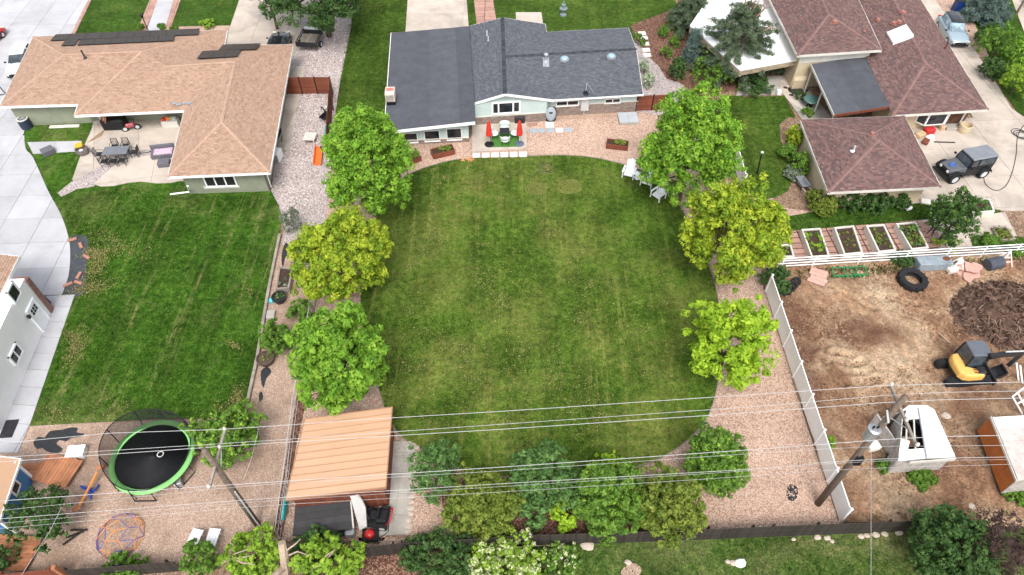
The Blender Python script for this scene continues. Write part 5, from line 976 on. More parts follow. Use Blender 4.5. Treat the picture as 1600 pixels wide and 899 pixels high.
zt = zon((1278, 787), 1378, 676); q = bR + np.array([-.38, -.18, zt - .45]); mb = MB(); mb.lathe([(.25, 0), (.29, .05), (.29, .8), (.31, .84), (.22, .9)], q, 14); tr = build(mb, 'transformer', m_metal, PR_, smooth=False)
for k in (-.1, .1): mb = MB(); mb.lathe([(.05, .88), (.04, 1.0), (.055, 1.02), (.02, 1.12)], q + np.array([k, 0, 0]), 8); build(mb, 'bushing', m_black, tr)
zb = zon((1278, 787), 1352, 708); mb = MB(); p = bR + np.array([.52, .1, zb + .2]); mb.bbox(p, (.62, .42, .32), .04, .25); build(mb, 'equipment_box', m_offw, PR_)
mb = MB(); p = bR + np.array([.05, -.2, zon((1278, 787), 1340, 716)]); mb.bbox(p, (.34, .26, .7), .03); build(mb, 'cable_sleeve', m_black, PR_)
mb = MB(); mb.tube([g(1386, 641, zR - .5), g(1388, 660, zR - 1), bR + np.array([0, .2, zR - 2.2])], .05, 6); build(mb, 'cutout_bracket', m_lmetal, PR_)
mb = MB(); p = bL + np.array([.15, -.12, 0]); mb.tube([p, p + np.array([0, 0, zL * .62])], .04, 6); build(mb, 'conduit', m_lmetal, PL_)
# overhead lines
def line(label, pts, z0, z1, r, sag=.0, name='power_line', cat='wire', mat=None):
    xs = [p[0] for p in pts]; out = []
    for x in np.linspace(xs[0], xs[-1], 26):
        y = float(np.interp(x, xs, [p[1] for p in pts])); t = (x - 345) / (1410 - 345); z = z0 + (z1 - z0) * min(1.25, max(-.3, t)); out.append(g(x, y, z - sag * max(0, 1 - (2 * t - 1) ** 2)))
    mb = MB(); mb.tube(out, r, 5); return build(mb, name, mat or m_wire, None, label, cat, 'overhead lines between the utility poles')
line('highest bright overhead line, meeting the far end of both crossarms', [(-260, 708), (0, 693), (172, 677), (352, 671), (613, 653), (800, 642), (1200, 615), (1391, 602), (1600, 597), (1900, 590)], zL + .25, zR + .25, .0125)
line('second overhead line from the top, ending near the left pole top', [(-260, 735), (0, 715), (400, 690), (800, 662), (1200, 634), (1430, 614), (1600, 611), (1900, 606)], zL + .2, zR + .2, .010)
line('third overhead line from the top, just below the second', [(-260, 742), (0, 722), (400, 694), (800, 670), (1200, 643), (1425, 626), (1600, 622), (1900, 616)], zL + .2, zR + .2, .0125)
line('bright overhead line crossing the southern shrubs, meeting the near end of both crossarms', [(-260, 802), (0, 783), (327, 760), (400, 755), (800, 729), (1200, 701), (1432, 683), (1600, 680), (1900, 672)], zL + .2, zR + .2, .0125)
line('thin overhead line close below the bright one', [(-260, 814), (0, 798), (400, 758), (800, 735), (1100, 714), (1345, 698), (1600, 696), (1900, 690)], zL - 1.2, zR - 2.6, .007)
line('doubled grey cable crossing the shrub bed', [(-260, 826), (0, 811), (400, 780), (800, 755), (1200, 732), (1335, 718), (1600, 714), (1900, 708)], zL - 2.2, zR - 4.2, .011)
line('thin grey cable just under the doubled one', [(-260, 834), (0, 818), (400, 784), (800, 759.5), (1200, 734), (1335, 721), (1600, 718), (1900, 712)], zL - 2.3, zR - 4.3, .006)
line('lowest thin cable over the shrub bed', [(-260, 842), (0, 826), (400, 791), (800, 768), (1100, 749), (1325, 733), (1600, 725), (1900, 718)], zL - 2.6, zR - 4.8, .007)
def single(label, pts, r, name='service_wire'): mb = MB(); mb.tube([g(*p) for p in pts], r, 5); return build(mb, name, m_wire, None, label, 'wire')
single('slack service wire hanging down beside the right pole', [(1362, 703, 6.2), (1361, 760, 5.0), (1361, 899, 3.2), (1361, 960, 2.4)], .008); single('service wire rising from the top edge over the dark tree', [(535, -30, 6), (527, 10, 4.8), (522, 60, 3.6), (520, 100, 2.2)], .01)
single('sagging service wire in front of the left tree', [(96, 793, 4.5), (78, 830, 4.), (52, 870, 3.4), (30, 905, 3.)], .008); single('service wire beside the tan metal roof', [(458, 640, 3.), (452, 700, 3.5), (446, 760, 4.), (438, 820, 4.4)], .01); single('tan wire from the left pole to the bushy tree', [(404, 670, 5), (392, 720, 4.6), (380, 750, 4.2)], .009)
# street pole, railing at the far right top, gate rail at the far left
mb = MB(); a_ = g(1588, 22); mb.tube([a_, a_ + np.array([0, 0, 3.2])], [.13, .1], 8); build(mb, 'wooden_post', m_pole, None, 'leaning dark wooden post at the top right corner', 'post')
vinyl('pale plank fence at the top right corner', g(1590, -10), g(1650, 100), 1.2)
gr = thing('gate', 'thin metal swing gate left of the tan roof', 'gate', g(8, 122))
for z in (.95, .6): mb = MB(); mb.tube([g(-20, 129, z), g(22, 128, z)], .03, 6); build(mb, 'bar', m_metal, gr)
mb = MB(); mb.tube([g(-4, 132, .7), g(9, 147, .1), g(-2, 149, .1)], .05, 6); build(mb, 'brace', m_black, gr)
# ------------------------------------------------------------------ sheds and play things
hS = thing('shed', 'brown wooden shed under a tan standing seam metal roof', 'shed', g(540, 740)); m_tanmetal = M('tan_metal_roofing', (.56, .35, .22), .45, .04, .6, spec=.4, rnd=.04)
m_seam = M('tan_seam_metal', (.42, .24, .14), .5, .1, 2)
s0, s1, s2, s3 = g(476, 655, 2.5), g(613, 636.5, 2.75), g(603, 762, 2.75), g(446, 781, 2.5); npan = 11
for i in range(npan):
    t0, t1 = i / npan, (i + 1) / npan; l0, l1, r0, r1 = s0 + (s3 - s0) * t0, s0 + (s3 - s0) * t1, s1 + (s2 - s1) * t0, s1 + (s2 - s1) * t1; f = .93
    mb = MB(); mb.panel([l0, r0, r0 + (r1 - r0) * f, l0 + (l1 - l0) * f], .03); build(mb, 'roof_panel', m_tanmetal, hS)
    mb = MB(); e0, e1 = l0 + (l1 - l0) * .985, r0 + (r1 - r0) * .985; k = np.array([0, 0, .05]); mb.panel([e0 + k, e1 + k, r1 + k, l1 + k], .09); build(mb, 'seam', m_seam, hS)
mb = MB(); mb.panel([s0 - np.array([0, 0, .035]), s1 - np.array([0, 0, .035]), s2 - np.array([0, 0, .035]), s3 - np.array([0, 0, .035])], .03); build(mb, 'roof_deck', m_darkwood, hS)
fascia([s1, s2, s3, s0], hS, M('brown_trim', (.36, .2, .12), .6, .1, 2), .16, True)
sc_ = (s0 + s1 + s2 + s3) / 4; si_ = [p + (sc_ - p) * .09 for p in (s0, s1, s2, s3)]
for a_, b_ in ((si_[0], si_[3]), (si_[1], si_[0]), (si_[2], si_[1]), (si_[3], si_[2])):
    d = (b_ - a_); L = hypot(*d[:2]); rz = atan2(d[1], d[0]); n = int(L / .2)
    for i in range(n): p = a_ + d * (i + .5) / n; hh = p[2] - .06; mb = MB(); mb.box((p[0], p[1], hh / 2), (L / n - .012, .04, hh), rz); build(mb, 'wall_board', m_redwood, hS)
mb = MB(); mb.prism([p[:2] for p in si_], 0, .05); build(mb, 'floor', m_greywood, hS)
# low lean-to with charcoal roof, panels, mowers beside it
t = thing('utility_trailer', 'flat covered trailer with charcoal plank top beside the tan shed', 'trailer', g(500, 800)); k0, k1, k2, kd = g(462, 783, 1.0), g(546, 770, 1.05), g(551, 826, 1.05), g(457, 838, 1.0)
m_char = M('charcoal_planks', (.055, .055, .058), .8, .15, 2, .2, 20, rnd=.2)
for i in range(5): a_, b_, c_, e_ = (k0 + (kd - k0) * i / 5, k1 + (k2 - k1) * i / 5, k1 + (k2 - k1) * (i + .97) / 5, k0 + (kd - k0) * (i + .97) / 5); mb = MB(); mb.panel([a_, b_, c_, e_], .06); build(mb, 'plank', m_char, t)
kc = (k0 + k1 + k2 + kd) / 4; mb = MB(); mb.prism([(p + (kc - p) * .06)[:2] for p in (k0, k1, k2, kd)], .3, .93); build(mb, 'bed', m_dmetal, t)
def wheel(p, R, wd, rz, parent, rim=m_lmetal, local=True):
    mb = MB(); M3 = Matrix.Rotation(rz, 3, 'Z') @ Matrix.Rotation(pi / 2, 3, 'X'); tmp = MB(); tmp.lathe([(R * .6, -wd / 2), (R * .93, -wd / 2), (R, -wd * .32), (R, wd * .32), (R * .93, wd / 2), (R * .6, wd / 2)], (0, 0, 0), 18, close=True); mb.add([M3 @ Vector(v) + Vector(p) for v in tmp.v], tmp.f); w_ = build(mb, 'wheel', m_rubber, parent, local=local, smooth=False)
    tmp = MB(); tmp.lathe([(.02, -wd * .5), (R * .15, -wd * .48), (R * .5, -wd * .36), (R * .62, -wd * .46), (R * .62, wd * .46), (R * .5, wd * .36), (R * .15, wd * .48), (.02, wd * .5)], (0, 0, 0), 14); mb = MB(); mb.add([M3 @ Vector(v) + Vector(p) for v in tmp.v], tmp.f); r_ = build(mb, 'rim', rim, w_, local=True); r_.parent = w_; return w_
oo = np.array(t.location)
for s in (-1, 1): wheel((kc[0] - oo[0], kc[1] - oo[1] + s * 1.05, .32), .32, .2, 0, t)
mb = MB(); mb.tube([k1 + np.array([.05, 0, .06]), k2 + np.array([.05, 0, .06])], .05, 6); build(mb, 'edge_rail', m_offw, t)
mb = MB(); q = g(533, 830, .5); mb.box(q, (1.0, .6, .06), .1); build(mb, 'tail_grate', m_dmetal, t); mb = MB(); q = g(547, 832, .4); mb.bbox(q, (.5, .45, .5), .04, .1); build(mb, 'tool_box', m_metal, t)
mb = MB(); mb.panel([g(545, 768, 1.9), g(557, 771, 1.9), g(566, 783, 1.5), g(571, 795, 1.2), g(573, 823, .5), g(562, 829, .4)], .08); build(mb, 'leaning_panel', M('grey_white_sheet', (.5, .49, .47), .6, .12, 2, stain=.2), None, 'long grey white sheet leaning between the trailer and the mower', 'panel')
mb = MB(); c = g(452, 795); 
rings = [[(c[0] + (x + .12 * cos(a)) * .8, c[1] + y, max(.03, .75 + .4 * sin(a) * wv)) for a in np.linspace(0, 2 * pi, 9)[:-1] for x in (0,)] for y, wv, xx in ((-.95, .1, 0), (-.6, .8, 0), (0, 1, 0), (.6, .8, 0), (.95, .1, 0))]
mb.loft(rings); build(mb, 'kayak', M('turquoise_plastic', (.02, .3, .29), .4, .1, 3), None, 'turquoise plastic boat standing at the corner of the tan shed', 'kayak', smooth=True)
def mower(label, px, py, rz, s, big):
    t = thing('ride_on_mower' if big else 'push_mower', label, 'mower', g(px, py), rz, None, s); m_r = M('red_machine_paint', (.5, .02, .02), .3, .1, 3, spec=.5)
    if big:
        mb = MB(); mb.bbox((.25, 0, .28), (1.1, 1.15, .2), .08); build(mb, 'cutting_deck', m_black, t, local=True); mb = MB(); mb.bbox((-.45, 0, .55), (.75, .8, .45), .1); build(mb, 'engine', m_black, t, local=True)
        mb = MB(); mb.bbox((0, 0, .72), (.5, .52, .14), .06); mb.bbox((-.27, 0, .95), (.14, .52, .5), .06); build(mb, 'seat', m_black, t, local=True)
        for y in (-.38, .38): mb = MB(); mb.tube([(.1, y, .5), (.2, y, 1.0), (.35, y * .4, 1.05)], .03, 6); build(mb, 'lever', m_dmetal, t, local=True)
        mb = MB(); mb.tube([(-.7, -.45, .4), (-1.0, -.4, .9), (-1.05, 0, 1.0), (-1.0, .4, .9), (-.7, .45, .4)], .045, 6); build(mb, 'roll_bar', m_r, t, local=True)
        for x, y, R in ((-.5, -.55, .3), (-.5, .55, .3), (.85, -.4, .17), (.85, .4, .17)): wheel((x, y, R), R, .22 if R > .2 else .12, 0, t)
    else:
        mb = MB(); mb.bbox((0, 0, .22), (.75, .6, .2), .09); build(mb, 'deck', m_black, t, local=True); mb = MB(); mb.lathe([(.22, .3), (.24, .45), (.2, .52), (.08, .58)], (0.02, 0, 0), 14); build(mb, 'engine_cover', m_r, t, local=True, smooth=True)
        for y in (-.24, .24): mb = MB(); mb.tube([(-.3, y, .3), (-.85, y, .95), (-.95, y * .7, 1.02)], .02, 6); build(mb, 'handle_tube', m_dmetal, t, local=True)
        mb = MB(); mb.tube([(-.95, -.17, 1.02), (-.95, .17, 1.02)], .02, 6); build(mb, 'grip', m_black, t, local=True)
        for x in (-.3, .3):
            for y in (-.32, .32): wheel((x, y, .12), .12, .06, 0, t)
    return t
mower('red and black ride on mower parked on the shed walk', 588, 812, radians(175), .95, True); mower('small red topped push mower on the gravel in front of the ride on mower', 580, 840, radians(185), 1.15, False)
ORD = ['first', 'second', 'third', 'fourth', 'fifth', 'sixth', 'seventh', 'eighth', 'ninth']
# rounded stones along the shed walk
m_stone_p = M('pale_stone', (.5, .42, .35), .85, .15, 3, .3, 20)
def rock(p, s, label=None, group=None, mat=None, name='stone', sq=.6, parent=None):
    r = np.random.default_rng(int(abs(p[0] * 977 + p[1] * 131)) % 9999); mb = MB(); n = 8; prof = [(.55, -.3), (.95, 0), (1, .25), (.75, .5), (.25, .66)]; k = r.uniform(.75, 1.2, (5, n))
    for i, (q, z) in enumerate(prof): mb.v += [(p[0] + q * k[i, j] * s * cos(2 * pi * j / n), p[1] + q * k[i, j] * s * sin(2 * pi * j / n) * .8, p[2] + z * s * sq) for j in range(n)]
    for i in range(4): mb.f += [(i * n + j, i * n + (j + 1) % n, (i + 1) * n + (j + 1) % n, (i + 1) * n + j) for j in range(n)]
    mb.f.append(tuple(range(4 * n, 5 * n))); mb.r = [random.random()] * len(mb.f); return build(mb, name, mat or m_stone_p, parent, label, 'stone' if label else None, group)
se = thing('stone_edging', 'row of pale stones along the right edge of the shed walk', 'edging', g(645, 770))
for i in range(15): t_ = i / 14; rock(g(651 - 13 * t_ + random.uniform(-1, 1), 700 + 132 * t_), .22 * random.uniform(.8, 1.2), parent=se)
rock(g(650, 752), .42, 'large pale boulder beside the shed walk'); rock(g(918, 853), .36, 'tan boulder at the foot of the dark fence left of the south lawn')
for i, (px, py, s) in enumerate(((1277, 840, .34), (1293, 841, .3), (1345, 838, .3), (1354, 837, .28), (1368, 836, .34), (1405, 833, .36), (1382, 835, .3), (1300, 846, .22), (1240, 843, .2))): rock(g(px, py), s * .62, ORD[(8, 0, 1, 2, 3, 4, 5, 6, 7).index(i) if False else sorted(range(9), key=lambda q: (1277, 1293, 1345, 1354, 1368, 1405, 1382, 1300, 1240)[q]).index(i)] + ' pale stone from the left along the foot of the dark fence', 'pale stones along the dark fence')
for px, py, s, lb in ((1156, 880, .3, 'white block on the south lawn, largest of the three'), (1146, 880, .2, 'pale stone left of the white block on the south lawn'), (1137, 878, .15, 'small pale stone leftmost on the south lawn'), (981, 879, .18, 'tan stone lying in the worn patch of the south lawn')): rock(g(px, py), s, lb, mat=m_white if 'white' in lb[:6] else None)
rock(g(1517, 792), .3, 'pale stone on the dirt between the two trailers'); rock(g(1478, 650), .35, 'tan rock on the dirt right of the white trailer')
sheet('bare_patch', smooth_px([(976, 886), (990, 880), (1002, 888), (998, 899), (980, 902), (970, 896)], 3), -.018, m_ground); sheet('dark_patch', smooth_px([(1231, 760), (1239, 757), (1247, 764), (1245, 778), (1237, 783), (1229, 776)], 3), -.012, M('black_stain', (.03, .032, .036), .9, .3, 4))
# trampoline
tc = (g(172, 715, .85) + g(302, 690, .85)) / 2; tc = g(238, 713, .85); tr_ = thing('trampoline', 'round trampoline with green rim pad and sagging safety net', 'trampoline', (tc[0], tc[1], 0)); RT = abs(g(302, 712, .85)[0] - g(174, 712, .85)[0]) / 2
mb = MB(); mb.lathe([(RT * .855, .87), (RT * .87, .91), (RT * .99, .91), (RT, .86), (RT * .99, .82), (RT * .87, .84)], (0, 0, 0), 48, close=True); build(mb, 'rim_pad', M('lime_green_vinyl', (.22, .54, .17), .5, .06, 2), tr_, local=True, smooth=True)
mb = MB(); mb.lathe([(RT * .87, .86), (RT * .6, .83), (RT * .3, .8), (.02, .79)], (0, 0, 0), 48); build(mb, 'mat', M('black_jump_mat', (.022, .023, .026), .7, .2, 2, .1, 40), tr_, local=True, smooth=True)
mb = MB(); mb.torus((.42, .12, .825), .17, .045, 20, 6, squash=1, r=.5); mb.box((.62, .32, .835), (.09, .42, .015), -.7); build(mb, 'mat_emblem', m_offw, tr_, local=True)
for i in range(6):
    a = i * pi / 3 + .3; x, y = RT * cos(a), RT * sin(a); mb = MB(); mb.tube([(x * .97, y * .97, .82), (x * 1.02, y * 1.02, .03), (x * cos(.5) * 1.02 - y * sin(.5) * 1.02, y * cos(.5) * 1.02 + x * sin(.5) * 1.02, .03), ((x * cos(.5) - y * sin(.5)) * .97, (y * cos(.5) + x * sin(.5)) * .97, .82)], .04, 6); build(mb, 'leg_frame', m_dmetal, tr_, local=True)
def netm():
    m, t, b = _mat('safety_net'); t.links.new(nd(t, 'TexCoord').outputs['UV'], nd(t, 'Mapping').inputs[0]); b.inputs['Base Color'].default_value = (.01, .01, .01, 1); b.inputs['Roughness'].default_value = .8; b.inputs['Alpha'].default_value = .6; return m
m_net = netm(); hN = 2.15
def net_r(a): return RT * (.86 + .04 * sin(3 * a))
def net_top(a): return max(.95, .95 + (hN - .95) * (0.5 + .5 * cos(a - 2.45)) ** .55 * (1 if cos(a - 2.45) > -.55 else .2))
rings = []; K = 48
for i in range(K + 1):
    a = 2 * pi * i / K; zt_ = net_top(a); lean = 1 + .2 * (zt_ - .9); rings.append([(net_r(a) * cos(a), net_r(a) * sin(a), .9), (net_r(a) * (1 + lean) / 2 * cos(a), net_r(a) * (1 + lean) / 2 * sin(a), (.9 + zt_) / 2), (net_r(a) * lean * cos(a), net_r(a) * lean * sin(a), zt_)])
mb = MB(); mb.loft(rings, False, False); build(mb, 'net', m_net, tr_, local=True); mb = MB(); mb.tube([r[2] for r in rings], .028, 5); build(mb, 'net_rope', m_black, tr_, local=True)
for i in range(8):
    a = 2.45 + (i - 3.5) * .62; k = int(round((a % (2 * pi)) / (2 * pi) * K)) % K; p = rings[k]; mb = MB(); o_ = np.array([cos(a), sin(a), 0]) * .18; mb.tube([np.array([cos(a) * RT * 1.02, sin(a) * RT * 1.02, .5]), np.array(p[1]) + o_, np.array(p[2])], .03, 6); build(mb, 'net_pole', m_black, tr_, local=True)
# dome climber
m_or = M('orange_tube', (.72, .28, .07), .5, .1, 3); m_pu = M('violet_tube', (.13, .11, .34), .5, .1, 3); c = g(189, 838); dc = thing('dome_climber', 'orange and violet climbing dome of thin bars', 'climber', c); Rd = mpp(189, 838) * 36
nodes = []
for z, n, of in ((0, 10, 0), (.5, 10, .5), (.86, 5, .25)): nodes.append([(Rd * sqrt(1 - z * z) * cos(2 * pi * (i + of) / n), Rd * sqrt(1 - z * z) * sin(2 * pi * (i + of) / n), .04 + z * Rd * .62) for i in range(n)])
top = (0, 0, Rd * .64)
def bar(a, b, m): mb = MB(); mb.tube([a, b], .022, 5); build(mb, 'bar', m, dc, local=True)
for i in range(10): bar(nodes[0][i], nodes[0][(i + 1) % 10], m_pu if 3 < i < 9 else m_or); bar(nodes[0][i], nodes[1][i], m_or if i % 2 else m_pu); bar(nodes[0][(i + 1) % 10], nodes[1][i], m_pu if i % 2 else m_or); bar(nodes[1][i], nodes[1][(i + 1) % 10], m_pu if i % 3 else m_or); bar(nodes[1][i], nodes[2][(i // 2) % 5], m_or if i % 3 else m_pu)
for i in range(5): bar(nodes[2][i], nodes[2][(i + 1) % 5], m_or if i % 2 else m_pu); bar(nodes[2][i], top, m_or)
# see-saw
c = g(138, 768); ss = thing('seesaw', 'orange and blue see-saw lying on the sand', 'seesaw', c); mb = MB(); mb.tube([g(152, 738, .5) - c, g(124, 790, .35) - c], .07, 6); build(mb, 'beam', m_or, ss, local=True); m_bl = M('blue_tube', (.03, .07, .4), .5, .1, 3)
for a_, b_ in (((126, 760, .05), (148, 767, .3)), ((148, 767, .3), (154, 758, .05)), ((138, 765, .4), (142, 780, .04)), ((128, 762, .05), (146, 769, .05))): mb = MB(); mb.tube([g(*a_) - c, g(*b_) - c], .055, 6); build(mb, 'stand', m_bl, ss, local=True)
for px, py in ((156, 730), (119, 795)): mb = MB(); mb.bbox(g(px, py, .4) - c, (.42, .3, .06), .02, .8); build(mb, 'seat', m_cedar, ss, local=True)
# blue playhouse: its east wall, corner boards and the near slope of its roof
m_pb = M('blue_painted_wood', (.06, .18, .37), .65, .1, 2, .2, 15); p0, p1 = g(52, 749), g(25, 833); ph = thing('playhouse', 'blue playhouse with white corner boards and a tan roof at the left edge', 'playhouse', (p0 + p1) / 2); hw = 2.1
d = p1 - p0; Lp = hypot(*d[:2]); d = d / Lp; wn = np.array([d[1], -d[0], 0]); wn = wn if wn[0] < 0 else -wn
wall_prism([p0, p1, p1 + wn * 3.2, p0 + wn * 3.2], 0, hw, ph, m_pb); rzp = atan2(d[1], d[0])
mb = MB(); k0_, k1_ = p0 + wn * 1.6, p0 + wn * 1.6 + d * .1; mb.add([p0 + np.array([0, 0, hw]), p0 + wn * 3.2 + np.array([0, 0, hw]), k0_ + np.array([0, 0, 3.1]), p0 + d * .1 + np.array([0, 0, hw]), p0 + wn * 3.2 + d * .1 + np.array([0, 0, hw]), k1_ + np.array([0, 0, 3.1])], [(0, 1, 2), (5, 4, 3), (0, 2, 5, 3), (2, 1, 4, 5)]); build(mb, 'gable', m_pb, ph)
siding(p1, p0, .1, hw - .1, ph, m_pb, .18, .012 if np.cross((p0 - p1)[:2], -wn[:2]) < 0 else -.034)
for q in (p0, p1): build(MB().box((q[0] - wn[0] * .03, q[1] - wn[1] * .03, hw / 2), (.14, .14, hw), rzp), 'corner_board', m_white, ph)
for s_ in (-1, 1):
    lo = p0 + wn * (1.6 + s_ * 1.85) - d * .25 + np.array([0, 0, hw - .12]); hi_ = p0 + wn * 1.6 - d * .25 + np.array([0, 0, 3.18]); mb = MB(); mb.panel([lo, hi_, hi_ + d * (Lp + .5), lo + d * (Lp + .5)], .05); build(mb, 'roof', m_tanmetal, ph); fascia([lo, lo + d * (Lp + .5)], ph, m_white, .12); fascia([hi_, lo], ph, m_white, .12, name='bargeboard')
q0, z1 = onwall(p0, p1, 22, 751); q1, z0 = onwall(p0, p1, 22, 774); uc = onwall(p0, p1, 21.5, 762); mb = MB(); wq_ = p0 + d * uc[0] - wn * .05; zc_ = uc[1]
for a_, b_, c_, e_ in ((0, .36, .75, .1), (0, -.36, .75, .1), (-.33, 0, .1, .8), (.33, 0, .1, .8)): mb.box((wq_[0] + d[0] * a_, wq_[1] + d[1] * a_, zc_ + b_), (c_, .08, e_), rzp)
w_ = build(mb, 'window', m_white, ph); build(MB().box((wq_[0], wq_[1], zc_), (.58, .04, .64), rzp), 'pane', m_glass, w_)
def plank_pile(label, px, n, L, wd, rz, mat, z=.12, stack=1, name='deck_section'):
    c = g(*px); t = thing(name, label, 'boards', c, rz)
    for i in range(n): mb = MB(); mb.bbox((random.uniform(-.05, .05), (i - n / 2) * wd * 1.04, z + random.uniform(-.01, .015)), (L * random.uniform(.97, 1.02), wd, .05), .01); build(mb, 'board', mat, t, local=True)
    for x in (-L * .35, L * .35): mb = MB(); mb.box((x, -wd / 2, z / 2), (.08, n * wd, z - .03)); build(mb, 'bearer', mat, t, local=True)
    return t
plank_pile('orange wooden deck boards lying on the sand left of the trampoline', (90, 738), 11, 1.7, .2, radians(78), m_cedar, .3); plank_pile('orange boards along the foot of the blue playhouse', (52, 733), 4, 2.4, .2, radians(4), m_cedar, .1); plank_pile('reddish decking in the lower left corner', (15, 862), 8, 3.2, .22, radians(-4), m_cedar, .25)
def bbx(name, label, cat, px, d, z=None, rz=0., mat=None, b=.03, lidded=None):
    c = g(*px); t = thing(name, label, cat, c, rz); mb = MB(); mb.bbox((0, 0, d[2] / 2 + (z or 0)), d, b); build(mb, 'body', mat, t, local=True)
    if lidded: mb = MB(); mb.bbox((0, 0, d[2] + (z or 0) + .03), (d[0] * 1.05, d[1] * 1.05, .07), .02); build(mb, 'lid', lidded, t, local=True)
    return t
bbx('cooler_box', 'white chest at the end of the orange deck boards', 'box', (123, 710), (.95, .7, .4), rz=.1, mat=m_offw, lidded=m_white)
def bench(label, px, rz):
    t = thing('bench', label, 'bench', g(*px), rz)
    for i in range(4): mb = MB(); mb.bbox((0, (i - 1.5) * .155, .42), (1.15, .145, .05), .01); build(mb, 'slat', m_white, t, local=True)
    for x in (-.42, .42): mb = MB(); mb.box((x, 0, .2), (.07, .5, .39)); build(mb, 'leg', m_white, t, local=True)
bench('white slatted bench left of its twin by the dark fence', (307, 848), radians(80)); bench('white slatted bench right of its twin by the dark fence', (335, 847), radians(86))
for i in range(3): build(MB().box((*(g(112 + i * 6, 843 - i * 7)[:2]), .07), (.9, .1, .06), .8 - i * .4), 'broken_branch', m_darkwood, None, ('lower', 'middle', 'upper')[i] + ' dark broken branch on the sand below the olive tree', 'branch', 'broken branches on the sand')
bbx('speaker_box', 'small grey and black box under the trampoline rim', 'box', (281, 758), (.42, .4, .5), rz=.4, mat=m_metal)
# ------------------------------------------------------------------ vehicles
def car(name, label, px, rz, L, Wd, H, paint, roofm=None, glass=None, s=1., style='car'):
    """front along +x; body, glass house, roof, wheels, lamps, mirrors as parts"""
    t = thing(name, label, 'car', g(*px), rz, None, s); h = L / 2; w2 = Wd / 2
    zb = [(-h, .55, .62, .8), (-h * .97, .3, .8, .95), (-h * .8, .22, .97, 1), (-h * .4, .2, .98, 1), (h * .1, .2, .96, 1), (h * .4, .2, .93, 1), (h * .75, .22, .84, .97), (h * .94, .28, .7, .88), (h, .42, .56, .74)]
    rings = []
    for x, lo, hi, k in zb:
        w_ = w2 * k; rings.append([(x, -w_ * .9, lo), (x, -w_, lo + .14), (x, -w_ * 1.0, (lo + hi) / 2), (x, -w_ * .97, hi - .07), (x, -w_ * .82, hi), (x, 0, hi + .035), (x, w_ * .82, hi), (x, w_ * .97, hi - .07), (x, w_, (lo + hi) / 2), (x, w_, lo + .14), (x, w_ * .9, lo)])
    mb = MB(); mb.loft(rings); build(mb, 'body', paint, t, local=True, smooth=True)
    tw = w2 * .68; g0 = [(-h * .93, .9, .8, .72), (-h * .72, H - .08, .93, .93), (-h * .3, H - .04, .95, 1), (h * .08, H - .06, .95, .98), (h * .42, .93, .8, .9)]
    rings = [[(x, -w2 * .9 * k2, .9), (x, -tw * k2 * 1.06, z - .1), (x, -tw * k2 * .95, z), (x, tw * k2 * .95, z), (x, tw * k2 * 1.06, z - .1), (x, w2 * .9 * k2, .9)] for x, z, k1, k2 in g0]
    mb = MB(); mb.loft(rings); build(mb, 'windows', glass or m_sglass, t, local=True)
    mb = MB(); mb.loft([[(x, -tw * .97, z), (x, -tw * .55, z + .05), (x, tw * .55, z + .05), (x, tw * .97, z), (x, tw * .9, z - .04), (x, -tw * .9, z - .04)] for x, z in ((-h * .76, H - .08), (-h * .4, H - .02), (-h * .1, H - .02), (h * .1, H - .06))]); rf = build(mb, 'roof', roofm or paint, t, local=True)
    for x in (-h * .32,): mb = MB(); mb.loft([[(x + o, y * 1.0, z) for y, z in ((-w2 * .915, .9), (-tw * 1.09, H - .13), (-tw * .97, H - .02), (tw * .97, H - .02), (tw * 1.09, H - .13), (w2 * .915, .9))] for o in (-.06, .06)]); build(mb, 'pillar', paint, t, local=True)
    for sy in (-1, 1):
        for x in (-h * .6, h * .62): wheel((x, sy * (w2 - .1), .33), .33, .22, 0, t)
        mb = MB(); mb.bbox((h * .93, sy * w2 * .66, .72), (.22, .42, .14), .04, -sy * .35); build(mb, 'headlight', m_offw, t, local=True)
        mb = MB(); mb.bbox((-h * .975, sy * w2 * .74, .82), (.1, .3, .16), .03); build(mb, 'tail_light', m_red, t, local=True)
        mb = MB(); mb.bbox((h * .3, sy * (w2 + .09), 1.0), (.14, .2, .14), .04); build(mb, 'mirror', m_black, t, local=True)
    mb = MB(); mb.bbox((h * .995, 0, .55), (.1, Wd * .55, .2), .03); build(mb, 'grille', m_black, t, local=True)
    mb = MB(); mb.bbox((h * .99, 0, .38), (.14, Wd * .8, .14), .04); build(mb, 'bumper', m_black, t, local=True); return t
P_ice = M('pale_steel_blue_paint', (.36, .45, .52), .25, .05, 1, metal=.2, spec=.5, coat=.5); P_blk = M('black_car_paint', (.012, .013, .015), .25, .1, 1, spec=.5, coat=.6); P_wht = M('white_car_paint', (.75, .77, .78), .25, .04, 1, coat=.5); P_red = M('red_car_paint', (.45, .025, .03), .3, .06, 1, coat=.5)
ang = lambda a, b: atan2((g(*b) - g(*a))[1], (g(*b) - g(*a))[0])
car('parked_car', 'pale blue wagon with black roof parked on the concrete beside the red brown roof', (1485, 56), ang((1462, 20), (1499, 84)), 4.9, 1.95, 1.62, P_ice, P_blk, M_glass('windscreen', (.16, .22, .26)))
car('parked_car', 'black car parked behind the right wing of the tan roof', (437, 80), radians(93), 4.8, 1.95, 1.5, P_blk)
car('parked_car', 'white car half hidden behind the left edge of the tan roof', (38, 104), ang((47, 72), (24, 125)), 4.7, 1.9, 1.5, P_wht)
car('parked_car', 'bright red car cut off by the left edge of the photo', (-20, 70), ang((-40, 92), (6, 52)), 4.6, 1.9, 1.5, P_red)
